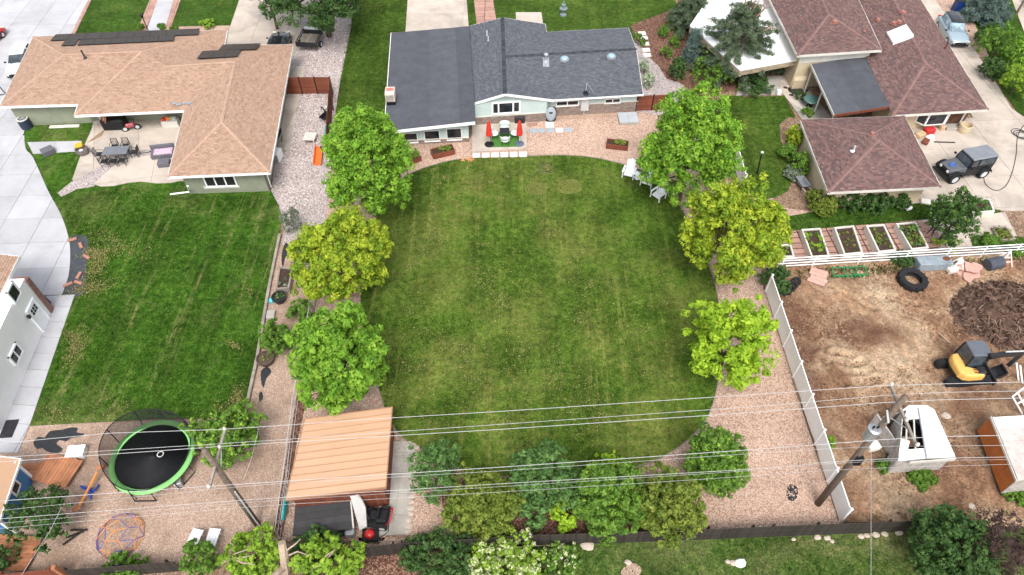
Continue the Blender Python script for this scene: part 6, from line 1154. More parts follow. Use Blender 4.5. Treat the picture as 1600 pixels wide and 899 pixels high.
# off-road vehicle on the driveway
q = g(1499, 272); jp = thing('off_road_vehicle', 'black short off-road vehicle with grey soft top on the driveway by the garage', 'car', q, ang((1535, 258), (1462, 272)) , None, 1.12); P_jk = M('worn_black_paint', (.014, .015, .017), .5, .3, 2, spec=.3)
mb = MB(); mb.bbox((0, 0, .62), (3.5, 1.45, .42), .06); build(mb, 'tub', P_jk, jp, local=True)
mb = MB(); mb.loft([[(x, -w_, .8), (x, -w_, z - .06), (x, -w_ * .85, z), (x, w_ * .85, z), (x, w_, z - .06), (x, w_, .8)] for x, w_, z in ((.45, .66, 1.16), (1.0, .62, 1.13), (1.72, .52, 1.06))]); hd = build(mb, 'hood', M('faded_grey_hood', (.11, .115, .13), .5, .2, 2), jp, local=True)
mb = MB(); mb.torus((1.2, .0, 1.125), .2, .06, 14, 4, squash=.8); build(mb, 'hood_emblem', M('blue_print', (.03, .13, .45), .6, .1, 4), jp, local=True)
mb = MB(); mb.loft([[(x, -.7, .8), (x, -.72, 1.3), (x - o, -.64, 1.8), (x - o, .64, 1.8), (x, .72, 1.3), (x, .7, .8)] for x, o in ((.42, .14), (-.3, 0), (-1.2, 0), (-1.7, .0))]); build(mb, 'cab', P_jk, jp, local=True)
mb = MB(); mb.loft([[(x, -.67, z - .02), (x, -.6, z + .05), (x, .6, z + .05), (x, .67, z - .02), (x, .6, z - .04), (x, -.6, z - .04)] for x, z in ((.3, 1.82), (-.4, 1.84), (-.42, 1.815), (-1.72, 1.82))]); build(mb, 'soft_top', M('grey_canvas', (.2, .215, .24), .9, .12, 2, .2, 20), jp, local=True)
for sy in (-1, 1):
    for x0, x1 in ((-.15, .3), (-1.55, -.35)): mb = MB(); mb.panel([(x0, sy * .735, 1.28), (x1, sy * .735, 1.28), (x1 - .06, sy * .68, 1.72), (x0, sy * .68, 1.72)], .02); build(mb, 'window', m_sglass, jp, local=True)
    for x in (-1.2, 1.2):
        wheel((x, sy * .72, .4), .42, .28, 0, jp); mb = MB(); mb.loft([[(x + .52 * cos(a), sy * .56, .4 + .52 * sin(a)), (x + .52 * cos(a), sy * .88, .4 + .5 * sin(a)), (x + .56 * cos(a), sy * .88, .4 + .54 * sin(a)), (x + .56 * cos(a), sy * .56, .4 + .56 * sin(a))] for a in np.linspace(.35, pi - .2, 7)]); build(mb, 'fender', P_jk, jp, local=True)
    mb = MB(); mb.lathe([(.11, 0), (.12, .04), (.05, .08)], (0, 0, 0), 10); o_ = build(mb, 'headlight', m_offw, jp, local=True); o_.location = (1.74, sy * .36, .9); o_.rotation_euler = (0, pi / 2, 0)
    mb = MB(); mb.bbox((.42, sy * .88, 1.35), (.08, .2, .16), .02); build(mb, 'mirror', m_black, jp, local=True)
mb = MB(); mb.panel([(.48, -.6, 1.22), (.48, .6, 1.22), (.36, .56, 1.72), (.36, -.56, 1.72)], .02); build(mb, 'windshield', m_sglass, jp, local=True)
for k in range(7): mb = MB(); mb.box((1.755, -.24 + k * .08, .88), (.03, .03, .3)); build(mb, 'grille_bar', m_black, jp, local=True)
mb = MB(); mb.bbox((1.95, 0, .55), (.16, 1.4, .16), .03); build(mb, 'bumper', m_black, jp, local=True); wheel((-1.88, .05, .95), .36, .24, pi / 2, jp)
# small trailer
tl = thing('utility_trailer', 'small open trailer with grey plank floor under the dark tree', 'trailer', g(486, 72), radians(-6))
for i in range(4): mb = MB(); mb.bbox((-.66 + i * .44, 0, .62), (.42, 2.3, .05), .01); build(mb, 'floor_plank', m_greywood, tl, local=True)
for x in (-.95, .95):
    wheel((x * 1.12, -.1, .32), .32, .2, pi / 2, tl)
    for z in (.8, 1.05): mb = MB(); mb.box((x, 0, z), (.06, 2.4, .07)); build(mb, 'side_rail', m_dmetal, tl, local=True)
for y in (-1.2, 1.2): mb = MB(); mb.box((0, y, .85), (1.95, .06, .5)); build(mb, 'end_rail', m_dmetal, tl, local=True)
mb = MB(); mb.tube([(-.6, 1.2, .5), (0, 2.4, .45), (.6, 1.2, .5)], .05, 6); build(mb, 'drawbar', m_dmetal, tl, local=True); mb = MB(); mb.bbox((0, 1.15, 1.25), (1.5, .3, .22), .04); build(mb, 'tool_chest', m_lmetal, tl, local=True)
# excavator
P_y = M('yellow_machine_paint', (.78, .47, .13), .4, .06, 1.5, spec=.4); q = g(1499, 588); ex = thing('excavator', 'small yellow and black excavator with its arm stretched to the right', 'excavator', (q[0], q[1], .1), radians(3), None, .98)
def track(y):
    mb = MB(); pr = [(1.15 * cx + .32 * cos(a), .34 + .32 * sin(a)) for cx, a0 in ((1, -pi / 2), (-1, pi / 2)) for a in np.linspace(a0, a0 + pi, 8)]; mb.loft([[(x, y + o, z) for x, z in pr] for o in (-.2, .2)]); tk = build(mb, 'track', m_rubber, ex, local=True)
    for i in range(22):
        k = i / 22 * len(pr); a_, b_ = pr[int(k) % len(pr)], pr[(int(k) + 1) % len(pr)]; f = k - int(k)
    L_ = [0]; Q = pr + [pr[0]]
    for a_, b_ in zip(Q, Q[1:]): L_.append(L_[-1] + hypot(b_[0] - a_[0], b_[1] - a_[1]))
    for i in range(26):
        s_ = L_[-1] * i / 26; x = float(np.interp(s_, L_, [p[0] for p in Q])); z = float(np.interp(s_, L_, [p[1] for p in Q])); x2 = float(np.interp((s_ + .02) % L_[-1], L_, [p[0] for p in Q])); z2 = float(np.interp((s_ + .02) % L_[-1], L_, [p[1] for p in Q])); mb = MB(); mb.box((x, y, z), (.09, .42, .05), 0, ('Y', -atan2(z2 - z, x2 - x))); build(mb, 'lug', m_rubber, tk, local=True)
track(-.72); track(.72)
mb = MB(); mb.bbox((0, 0, .55), (1.3, 1.1, .3), .08); build(mb, 'undercarriage', m_dmetal, ex, local=True)
mb = MB(); mb.bbox((1.62, 0, .38), (.12, 1.95, .5), .04); bl = build(mb, 'dozer_blade', m_dmetal, ex, local=True)
for y in (-.4, .4): mb = MB(); mb.box((1.35, y, .42), (.6, .1, .12)); build(mb, 'blade_arm', m_dmetal, bl, local=True)
up_ = [(-1.02, -.35), (-.98, -.62), (-.75, -.88), (-.35, -.96), (.55, -.92), (.72, -.75), (.72, -.35), (.72, .8), (.5, .9), (-.4, .92), (-.78, .82), (-.98, .55), (-1.04, .1)]
mb = MB(); mb.prism(up_, .74, .98); build(mb, 'platform', m_dmetal, ex, local=True)
hood = [(-1.04, .1), (-1.02, -.35), (-.98, -.62), (-.75, -.9), (-.35, -.98), (.5, -.95), (.62, -.8), (.25, -.5), (-.4, -.28), (-.52, .86), (-.78, .82), (-.98, .55)]
n_ = len(hood); hc = np.mean(np.array(hood), 0); mb = MB(); R3 = []
for z, k in ((.9, 1), (1.25, 1.0), (1.38, .95), (1.43, .86)): R3.append([((p[0] - hc[0]) * k + hc[0], (p[1] - hc[1]) * k + hc[1], z) for p in hood])
mb.loft(R3); hdp = build(mb, 'engine_hood', P_y, ex, local=True)
for k in range(3): mb = MB(); mb.box((.02 - k * .12 * 0, -.62 - k * .13 + .12, 1.45), (.3, .06, .02), -.25); build(mb, 'vent_slot', m_red if k == 1 else m_black, hdp, local=True)
mb = MB(); mb.bbox((.4, -.55, 1.25), (.55, .6, .55), .1); build(mb, 'tank_cover', m_dmetal, ex, local=True)
cab = [(-.46, -.22), (.62, -.22), (.78, .05), (.78, .82), (.62, .98), (-.46, .98)]; mb = MB(); mb.loft([[((x - .2) * k + .2, (y - .38) * k + .38, z) for x, y in cab] for z, k in ((.98, 1), (1.6, 1.0), (2.42, .92))]); cb = build(mb, 'cab_glass', m_sglass, ex, local=True)
for x, y in cab: mb = MB(); mb.tube([((x - .2) * 1.01 + .2, (y - .38) * 1.01 + .38, .98), ((x - .2) * 1.01 + .2, (y - .38) * 1.01 + .38, 1.6), ((x - .2) * .93 + .2, (y - .38) * .93 + .38, 2.44)], .05, 6); build(mb, 'cab_pillar', m_black, ex, local=True)
mb = MB(); mb.loft([[((x - .2) * k + .2, (y - .38) * k + .38, z) for x, y in cab] for z, k in ((2.4, .95), (2.5, .97), (2.55, .88))]); build(mb, 'cab_roof', M('grey_cab_roof', (.12, .135, .16), .4, .08, 1.5), ex, local=True)
ibx = ex.location; iv = Matrix.Rotation(-radians(3), 3, 'Z')
def loc_(px, py, z): v = iv @ (Vector(g(px, py, z)) - ibx) / .98; return v
b0_, b1_, b2_, b3_, b4_ = Vector((.75, -.1, 1.05)), loc_(1548, 557, 2.5), loc_(1568, 554, 2.6), loc_(1597, 553, 2.2), loc_(1572, 574, 1.0)
def arm(nm, pts, ws, mat):
    mb = MB(); rings = []; 
    for i, p in enumerate(pts):
        p = Vector(p); d_ = (Vector(pts[min(i + 1, len(pts) - 1)]) - Vector(pts[max(i - 1, 0)])).normalized(); s_ = d_.cross(Vector((0, 0, 1))).normalized() * .11; u_ = s_.cross(d_).normalized() * ws[i]; rings.append([p - s_ - u_, p + s_ - u_, p + s_ + u_, p - s_ + u_])
    mb.loft(rings); return build(mb, nm, mat, ex, local=True)
arm('boom', [b0_, (b0_ + b1_) / 2 + Vector((0, 0, .15)), b1_, b2_, b3_], [.16, .19, .2, .17, .12], m_dmetal); arm('stick', [b3_ + Vector((.05, .05, .1)), (b3_ + b4_) / 2, b4_ + Vector((.12, .05, .1))], [.12, .15, .1], m_dmetal)
mb = MB(); mb.tube([b0_ + Vector((.1, .05, .35)), b1_ + Vector((-.2, 0, .3))], .06, 8); build(mb, 'hydraulic_cylinder', m_black, ex, local=True); mb = MB(); mb.tube([b2_ + Vector((0, 0, .28)), b3_ + Vector((-.05, 0, .3))], .05, 8); build(mb, 'hydraulic_cylinder', m_lmetal, ex, local=True)
mb = MB(); mb.loft([[b4_ + Vector((x - .35, y, z - .35)) for x, z in ((.3, .35), (.34, .05), (.1, -.3), (-.3, -.32), (-.3, -.26), (.05, -.22), (.24, .06), (.22, .33))] for y in (-.42, .3)]); bk_ = build(mb, 'bucket', m_dmetal, ex, local=True)
for y in (-.43, .29): mb = MB(); mb.loft([[b4_ + Vector((x - .35, y + o, z - .35)) for x, z in ((.3, .35), (.34, .05), (.1, -.3), (-.3, -.32))] for o in (0, .03)]); build(mb, 'bucket_side', m_dmetal, bk_, local=True)
for k in range(4): mb = MB(); mb.box(b4_ + Vector((-.72, -.36 + k * .2, -.63)), (.18, .07, .05)); build(mb, 'tooth', m_offw, bk_, local=True)
# weathered horse trailer with a torn white roof
m_wx = M('weathered_white_metal', (.5, .46, .43), .7, .25, 6, .2, 20, stain=.35); q = g(1432, 720); ht = thing('horse_trailer', 'old box trailer with torn white roof and stained grey sides', 'trailer', q); h = 2.1
fr = [g(1381, 747), g(1457, 743), g(1488, 718)]; hr_ = [g(1404, 720, h), g(1437, 713, h), g(1493, 714, h), g(1460, 640, h), g(1449, 634, h), g(1421, 633, h), g(1410, 641, h), g(1398, 702, h)]
base = [hr_[0], hr_[2], hr_[3], hr_[4], hr_[5], hr_[6]]; bc = sum(base) / 6; ba = [bc + (p - bc) * .95 for p in base]
for a_, b_ in zip(ba, ba[1:] + ba[:1]):
    d = (b_ - a_)[:2]; L = hypot(*d); n = max(1, round(L / 1.1))
    for i in range(n): c_ = a_[:2] + d * (i + .5) / n; mb = MB(); mb.box((c_[0], c_[1], .35 + (h - .4) / 2), (L / n - .03, .06, h - .4), atan2(d[1], d[0])); build(mb, 'side_panel', m_wx, ht)
mb = MB(); mb.prism([p[:2] for p in ba], .3, .38); build(mb, 'floor', m_darkwood, ht)
A_, B_, T0, T1 = hr_[0], hr_[2], hr_[6], hr_[3]; u = lambda s_, t_: (A_ + (B_ - A_) * s_) * (1 - t_) + (T0 + (T1 - T0) * s_) * t_ + np.array([0, 0, .06 * sin(pi * s_)])
for nm, q4 in (('roof_sheet', ((.48, 0), (1, 0), (1, 1), (.48, 1))), ('roof_sheet', ((0, 0), (.47, 0), (.47, .2), (0, .2))), ('roof_sheet', ((.08, .8), (.47, .8), (.47, 1.0), (.12, 1.0))), ('roof_sheet', ((0, .2), (.16, .2), (.2, .36), (.02, .42)))): mb = MB(); mb.panel([u(*p) for p in q4], .04); build(mb, nm, m_white, ht)
mb = MB(); mb.panel([hr_[3], hr_[4], hr_[5], hr_[6]], .04); build(mb, 'roof_nose', m_white, ht); mb = MB(); mb.tube([u(.475, -.01) + np.array([0, 0, .05]), u(.475, 1.02) + np.array([0, 0, .05])], .05, 5); build(mb, 'roof_seam', m_metal, ht)
for k in (.12, .3): mb = MB(); mb.tube([u(k, .15), u(k + .02, .85)], .05, 5); build(mb, 'roof_rib', m_offw, ht)
mb = MB(); mb.panel([hr_[0] + np.array([.6, -.06, 0]), hr_[2] + np.array([0, -.06, 0]), hr_[2] + np.array([0, -.06, -.3]), hr_[0] + np.array([.6, -.06, -.2])], .05); build(mb, 'front_flap', m_offw, ht)
for k in range(4): mb = MB(); mb.box(u(.28 + .05 * k, .3 + .1 * k) - np.array([0, 0, 1.0 + .2 * random.random()]), (.9, .3, .05), random.random() * 3, ('X', .4)); build(mb, 'loose_board', m_cedar if k == 2 else m_greywood, ht)
mb = MB(); c_ = g(1383, 672, 1.2); mb.box((c_[0], c_[1], .75), (.08, 1.9, 1.4), .28); build(mb, 'ramp_side', m_wx, ht); mb = MB(); mb.box((c_[0] + .85, c_[1] + .95, .75), (1.6, .08, 1.4), .28); build(mb, 'ramp_side', m_wx, ht)
wheel((g(1398, 735)[0] - q[0] - .25, g(1398, 722)[1] - q[1], .32), .32, .2, 1.3, ht)
# rusty sided trailer at the right edge
q = g(1600, 740); rt = thing('cargo_trailer', 'box trailer with rust orange side and pale scuffed roof at the right edge', 'trailer', q); h = 2.0; ro = [g(1588, 751, h), g(1690, 748, h), g(1672, 645, h), g(1548, 652, h)]; rc = sum(ro) / 4; m_rust = M('rust_orange_metal', (.5, .16, .045), .7, .12, 2, .1, 20, stain=.15)
for i in range(5): t0, t1 = i / 5, (i + .985) / 5; mb = MB(); mb.panel([ro[0] + (ro[3] - ro[0]) * t0, ro[1] + (ro[2] - ro[1]) * t0, ro[1] + (ro[2] - ro[1]) * t1, ro[0] + (ro[3] - ro[0]) * t1], .05); build(mb, 'roof_panel', M('scuffed_pale_roof', (.6, .52, .48), .7, .12, 3, stain=.3) if i == 0 else bpy.data.materials['scuffed_pale_roof'] if i < 4 else m_white, rt)
a_, b_ = ro[0], ro[3]
for i in range(4): t0, t1 = i / 4, (i + .985) / 4; p0, p1 = a_ + (b_ - a_) * t0 + np.array([.06, .05, 0]), a_ + (b_ - a_) * t1 + np.array([.06, .05, 0]); mb = MB(); dn = np.array([0, 0, h - .35]); mb.panel([p0, p1, p1 - dn, p0 - dn], .05); build(mb, 'side_panel', m_rust, rt)
fascia([ro[0] + np.array([0, 0, .02]), ro[3] + np.array([0, 0, .02])], rt, m_offw, .12, name='roof_rail')
mb = MB(); dn = np.array([0, 0, h - .35]); p0, p1 = ro[0] + np.array([.06, .05, -.03]), ro[1] + np.array([0, .05, -.03]); mb.panel([p0, p1, p1 - dn, p0 - dn], .05); build(mb, 'end_panel', m_wx, rt); mb = MB(); mb.prism([p[:2] + np.array([.08, .1]) for p in ro], .3, .4); build(mb, 'floor', m_dmetal, rt)
wheel((ro[0][0] - q[0] + .4, ro[0][1] - q[1] + 2.2, .32), .32, .2, pi / 2 + .1, rt)
# white pipe panels leaning at the right edge
pp = thing('corral', 'white pipe corral panels standing beside the excavator bucket', 'panels', g(1600, 625))
for pl in ([(1588, 567, 1.3), (1592, 600, .1), (1600, 606, .1), (1620, 570, 1.3)], [(1594, 571, 1.2), (1598, 604, .1)], [(1582, 620, 1.2), (1600, 606, 1.2), (1620, 600, 1.2)], [(1582, 620, 1.2), (1600, 652, .1)], [(1590, 614, 1.2), (1608, 648, .1)], [(1588, 632, .8), (1606, 622, .8)]): mb = MB(); mb.tube([g(*p) for p in pl], .05, 6); build(mb, 'pipe', m_white, pp)
# ------------------------------------------------------------------ right garden
def bed(label, px, h=.55, soil=None, plants=(), seed=1, mat=None):
    P = [g(*p, h) for p in px]; c = sum(P) / 4; t = thing('raised_bed', label, 'planter', (c[0], c[1], 0)); th = .13; n = len(P); I = []
    cen_ = c[:2]
    for i in range(n):
        a_, b_ = P[i], P[(i + 1) % n]; d = (b_ - a_)[:2]; L = hypot(*d); d = d / L; nn_ = np.array([-d[1], d[0]]); nn_ = nn_ if (cen_ - a_[:2]) @ nn_ > 0 else -nn_; m_ = (a_[:2] + b_[:2]) / 2 + nn_ * th / 2
        mb = MB(); mb.bbox((m_[0], m_[1], h / 2 + (.003 if i % 2 else 0)), (L - (0 if i % 2 == 0 else th * 2 - .01), th, h), .015, atan2(d[1], d[0])); build(mb, 'side_board', mat or m_offw, t)
    mb = MB(); mb.prism([(p + (c - p) * .06)[:2] for p in P], h - .3, h - .12); build(mb, 'soil', soil or m_soil, t)
    r = np.random.default_rng(seed)
    for mt, n_, rad, sz in plants:
        K = []
        for _ in range(n_): s_, t_ = r.uniform(.14, .86, 2); q = P[0] * (1 - s_) * (1 - t_) + P[1] * s_ * (1 - t_) + P[2] * s_ * t_ + P[3] * (1 - s_) * t_; K.append([q[0], q[1], h - .1 + rad * .5])
        if n_ >= 12: K = sorted(K, key=lambda k: k[0])
        K = np.array(K) - np.array(t.location); V, F, rn = leaves(K, np.full(len(K), rad) * r.uniform(.6, 1.3, len(K)), 26, sz, seed, .8); link('plants', mesh_np('plants', V, F, rn), mt, t, kind='stuff')
    return t
GP = 'white framed raised garden beds'
def rows(*a): return a
bed('white raised bed leftmost, half under the yellow green tree', [(1213, 402), (1242, 401), (1236, 381), (1211, 382)], .5, None, [(L_mid, 4, .16, .07)], 5)
bed('white raised bed with a tall green row, second from the left', [(1268, 402), (1297, 400), (1282, 356), (1252, 358)], .6, None, [(L_soft, 12, .16, .08), (L_mid, 8, .18, .08)], 6)
bed('white raised bed with two thin pale rows, middle of the five', [(1319, 398), (1349, 395), (1334, 352), (1303, 355)], .65, None, [(L_olive, 9, .1, .06)], 7)
bed('white raised bed with scattered small plants, fourth from the left', [(1373, 394), (1401, 391), (1382, 350), (1353, 352)], .65, None, [(L_mid, 10, .11, .06), (L_olive, 8, .1, .06)], 8)
bed('white raised bed overgrown with leafy plants, rightmost of the five', [(1424, 390), (1452, 387), (1431, 346), (1400, 349)], .65, None, [(L_blue, 9, .26, .09), (L_olive, 10, .22, .08)], 9)
bed('white raised bed at the far right corner of the grass strip', [(1520, 333), (1555, 330), (1547, 310), (1512, 313)], .45, None, [(L_blue, 10, .2, .08)], 10)
bed('low brown bed with an olive shrub beside the garden walk', [(1563, 376), (1588, 373), (1572, 353), (1549, 355)], .25, None, [(L_olive, 9, .3, .08)], 11, m_greywood)
mb = MB()
c = g(1453, 366); t = thing('plant_stand', 'twisted black metal plant stand on the pale paving', 'stand', c)
for a in range(4): mb = MB(); mb.tube([(.3 * cos(a * 1.57), .3 * sin(a * 1.57), 0), (.08 * cos(a * 1.57), .08 * sin(a * 1.57), .5), (.35 * cos(a * 1.57 + .5), .35 * sin(a * 1.57 + .5), .95)], .035, 5); build(mb, 'leg', m_black, t, local=True)
mb = MB(); mb.torus((0, 0, .55), .18, .03, 14, 5); build(mb, 'ring', m_black, t, local=True)
# wheelbarrow
c = g(1251, 292); wb_ = thing('wheelbarrow', 'grey wheelbarrow on the bark beside the garage wall', 'wheelbarrow', c, radians(100)); mb = MB(); mb.loft([[(-.5, -.26, .3), (.35, -.2, .3), (.35, .2, .3), (-.5, .26, .3)], [(-.75, -.4, .68), (.6, -.36, .62), (.6, .36, .62), (-.75, .4, .68)], [(-.72, -.37, .68), (.57, -.33, .62), (.57, .33, .62), (-.72, .37, .68)], [(-.48, -.24, .36), (.33, -.18, .36), (.33, .18, .36), (-.48, .24, .36)]]); build(mb, 'tray', M('grey_barrow_tray', (.2, .21, .24), .5, .15, 3), wb_, local=True); wheel((.75, 0, .2), .2, .1, 0, wb_)
for y in (-.24, .24): mb = MB(); mb.tube([(.75, y * .3, .2), (.2, y, .3), (-1.2, y * 1.25, .55)], .028, 6); build(mb, 'handle', m_offw, wb_, local=True); mb = MB(); mb.tube([(-.35, y, .3), (-.5, y, 0)], .025, 6); build(mb, 'leg', m_dmetal, wb_, local=True)
bbx('stone_planter', 'pale rounded block on the grass under the garage eave', 'block', (1416, 325), (.5, .7, .3), rz=.4, mat=m_white, b=.12); bbx('stone_planter', 'grey white rounded block at the garage corner', 'block', (1445, 317), (.75, .5, .25), rz=-.3, mat=m_offw, b=.1)
mb = MB(); q = g(1400, 309); mb.box((q[0], q[1], .9), (.9, .06, 1.1), A4); build(mb, 'lattice_panel', m_cream, None, 'pale panel leaning on the garage wall behind the shrubs', 'panel')
mb = MB(); mb.tube([g(1183, 272, .1), g(1190, 240, 2.0)], [.07, .05], 6); t = build(mb, 'bird_post', m_black, None, 'dark post with a pale knob standing on the small lawn', 'post'); mb = MB(); mb.lathe([(.05, 0), (.12, .06), (.13, .14), (.05, .2)], g(1190.5, 240, 2.0), 8); build(mb, 'knob', m_offw, t)
# items along the rail fence on the dirt
tz = .1
t = thing('stock_trough', 'long metal trough with a rusty hole below the rail fence', 'trough', g(1453, 418), A4); mb = MB(); mb.bbox((0, 0, .45), (2.4, .85, .75), .05); build(mb, 'body', M('blue_grey_steel', (.27, .32, .36), .55, .2, 3, stain=.3), t, local=True)
mb = MB(); mb.lathe([(.3, .83), (.3, .85), (.22, .85), (.2, .8)], (.85, .05, 0), 16, sx=.9, sy=.7); build(mb, 'rusty_hole', M('rust_brown', (.16, .06, .03), .9, .3, 6), t, local=True)
bbx('tub', 'white plastic tub between the trough and the pipe rack', 'tub', (1485, 424), (.75, .6, .45), rz=.3, mat=m_offw, b=.12); bbx('tub', 'small white cylinder standing right of the pipe rack', 'tub', (1499, 413), (.45, .45, .4), mat=m_white, b=.14)
c = g(1424, 440, .12); tt = thing('tractor_tyre', 'huge tractor tyre lying flat on the dirt', 'tyre', (c[0], c[1], .05), .2); mb = MB(); Ro = .98; mb.lathe([(Ro * .58, .12), (Ro * .6, .0), (Ro * .95, 0), (Ro, .1), (Ro, .38), (Ro * .95, .48), (Ro * .6, .46), (Ro * .58, .36), (Ro * .62, .3), (Ro * .9, .3), (Ro * .9, .16), (Ro * .62, .16)], (0, 0, 0), 36, close=True); tb_ = build(mb, 'casing', m_rubber, tt, local=True, smooth=False)
for i in range(30): a = 2 * pi * i / 30; mb = MB(); mb.box((cos(a) * Ro * .99, sin(a) * Ro * .99, .24 + (.1 if i % 2 else -.1)), (.1, .07, .3), a + (.4 if i % 2 else -.4)); build(mb, 'tread_lug', m_rubber, tt, local=True)
def lying_pallet(label, px, rz, n, m_): 
    t = thing('panel_stack', label, 'panels', g(*px), rz)
    for i in range(n): mb = MB(); mb.bbox(((i - n / 2) * .36, random.uniform(-.08, .08), .25 + .012 * i), (.34, 1.2, .06), .015, random.uniform(-.03, .03)); build(mb, 'slab', m_, t, local=True)
    for k in (.07, .15): mb = MB(); mb.bbox((0, 0, k), (n * .35, 1.1, .06), .015, k); build(mb, 'lower_slab', m_, t, local=True)
    return t
m_pinkp = M('pink_sandstone', (.55, .33, .27), .85, .12, 3, .2, 20, rnd=.15); lying_pallet('stack of pink slabs lying aslant left of the green harrow', (1278, 434), radians(62), 4, m_pinkp)
t = thing('flagstone_pile', 'heap of jagged pink flagstones below the rail fence', 'stones', g(1510, 432))
for i, (px, py, s) in enumerate(((1503, 430, .6), (1518, 430, .55), (1510, 438, .5), (1500, 422, .45), (1521, 422, .4), (1512, 426, .62))):
    q = g(px, py); r = np.random.default_rng(i + 5); k = r.uniform(.6, 1.15, 7); mb = MB(); mb.prism([(q[0] + s * k[j] * cos(j * .9), q[1] + s * k[j] * sin(j * .9)) for j in range(7)], .1 + .07 * i, .17 + .07 * i); build(mb, 'flagstone', m_pinkp, t)
m_gr = M('green_painted_steel', (.02, .22, .07), .5, .15, 3); t = thing('harrow', 'green steel harrow frame in the weeds by the rail fence', 'harrow', g(1325, 430), A4)
for a_, b_ in (((-1.2, .35, .45), (1.2, .35, .45)), ((-1.2, -.25, .3), (1.2, -.25, .3)), ((-1.2, .35, .45), (-1.2, -.35, .2)), ((1.2, .35, .45), (1.2, -.35, .2)), ((.05, .35, .5), (.25, -.4, .35)), ((-.35, .3, .45), (-.4, -.3, .3)), ((.5, .3, .45), (.45, -.3, .3))): mb = MB(); mb.tube([a_, b_], .04, 5); build(mb, 'bar', m_gr, t, local=True)
for k in range(7): mb = MB(); mb.box((-.9 + k * .3, -.28, .15), (.14, .12, .3), .3); build(mb, 'tine', m_gr, t, local=True)
c = g(1549, 418); t = thing('barrel', 'dark tipped barrel against the rail fence', 'barrel', (c[0], c[1], .42), radians(15)); tmp = MB(); tmp.lathe([(.4, -.6), (.45, -.55), (.45, -.2), (.47, -.18), (.47, -.12), (.45, -.1), (.45, .2), (.47, .22), (.47, .28), (.45, .3), (.45, .55), (.4, .6), (.36, .56), (.35, -.5)], (0, 0, 0), 20); mb = MB(); M3 = Matrix.Rotation(pi / 2, 3, 'Y'); mb.add([M3 @ Vector(v) for v in tmp.v], tmp.f); build(mb, 'drum', M('grey_blue_plastic', (.07, .08, .1), .45, .15, 3), t, local=True)
bbx('wooden_block', 'tan block leaning at the end of the dark barrel', 'block', (1570, 414), (.6, .4, .35), rz=.6, mat=m_cedar)
c = g(1237, 450); t = thing('tyre_pile', 'stack of old black tyres leaning by the vinyl fence', 'tyres', c)
for i, (x, y, z) in enumerate(((0, 0, .3), (.25, .25, .35), (-.3, -.35, .3), (-.6, -.6, .3))): mb = MB(); mb.torus((x, y, z), .28, .11, 16, 6, ('X', .9 + .1 * i)); build(mb, 'tyre', m_rubber, t, local=True)
# heap of roots and brush
c = g(1580, 495); t = thing('brush_heap', 'big heap of dark roots and brush behind the excavator', 'heap', (c[0], c[1], 0)); r = np.random.default_rng(4); n = 44; xs = np.linspace(-4.4, 4.4, n); X, Y = np.meshgrid(xs, xs * .75); RR_ = np.hypot(X / 4.2, Y / 3.1); Z = np.maximum(0, 1 - RR_ ** 2) * 1.5 * (.45 + fbm(X * .9 + 9, Y * .9, 4)) + (fbm(X * 3, Y * 3, 3) - .4) * .5 * (RR_ < 1.05) - .08; V = np.stack([X, Y, Z], -1).reshape(-1, 3); I = np.arange(n * n).reshape(n, n); F = np.stack([I[:-1, :-1], I[:-1, 1:], I[1:, 1:], I[1:, :-1]], -1).reshape(-1, 4); F = F[(np.hypot(V[F].mean(1)[:, 0] / 4.3, V[F].mean(1)[:, 1] / 3.2) < 1)]
link('earth', mesh_np('heap', V, F, None, True), M('root_soil', (.1, .06, .045), .95, .5, 3, 1., 8), t); mb = MB()
for i in range(420):
    a = r.uniform(0, 2 * pi); q = sqrt(r.random()) * .97; x, y = 4.2 * q * cos(a), 3.1 * q * sin(a); z = max(0, 1 - q * q) * 1.5 * (.45 + float(fbm(np.array([x * .9 + 9]), np.array([y * .9]), 4)[0])); p = np.array([x, y, z])
    for _ in range(2): L = r.uniform(.25, .9); b = r.uniform(0, 2 * pi); d = np.array([cos(b), sin(b), r.uniform(-.2, .5)]) * L; mb.tube([p - d * .5, p + np.array([0, 0, r.uniform(0, .2)]), p + d * .5], [.035 * r.uniform(.5, 1.4), .035, .012], 4, r=r.random())
    k = r.uniform(.7, 1.3, (3, 6)); s_ = r.uniform(.04, .2); o_ = len(mb.v)
    for u_, (w_, h_) in enumerate(((.9, -.3), (1, .2), (.45, .7))): mb.v += [(x + w_ * k[u_, v_] * s_ * cos(v_ * 1.047), y + w_ * k[u_, v_] * s_ * sin(v_ * 1.047), z + h_ * s_) for v_ in range(6)]
    mb.f += [(o_ + u_ * 6 + v_, o_ + u_ * 6 + (v_ + 1) % 6, o_ + u_ * 6 + 6 + (v_ + 1) % 6, o_ + u_ * 6 + 6 + v_) for u_ in range(2) for v_ in range(6)] + [tuple(range(o_ + 12, o_ + 18))]; mb.r += [r.random() * .62] * 13
build(mb, 'roots', M_rnd('dry_roots', [(.06, .035, .026), (.11, .068, .05), (.18, .115, .085), (.28, .2, .15)], .95, 12, .3, 0), t, local=True, kind='stuff')
for a_, b_, lb in (((1536, 456, .15), (1566, 460, .25), 'pale stick on the dirt below the pink flagstones'), ((1467, 520, .15), (1483, 536, .15), 'pale stick on the dirt above the excavator'), ((1560, 466, .5), (1600, 452, .9), 'reddish board on top of the brush heap')): mb = MB(); mb.tube([g(*a_), g(*b_)], .05, 5); build(mb, 'stick', m_palebark, None, lb, 'stick')
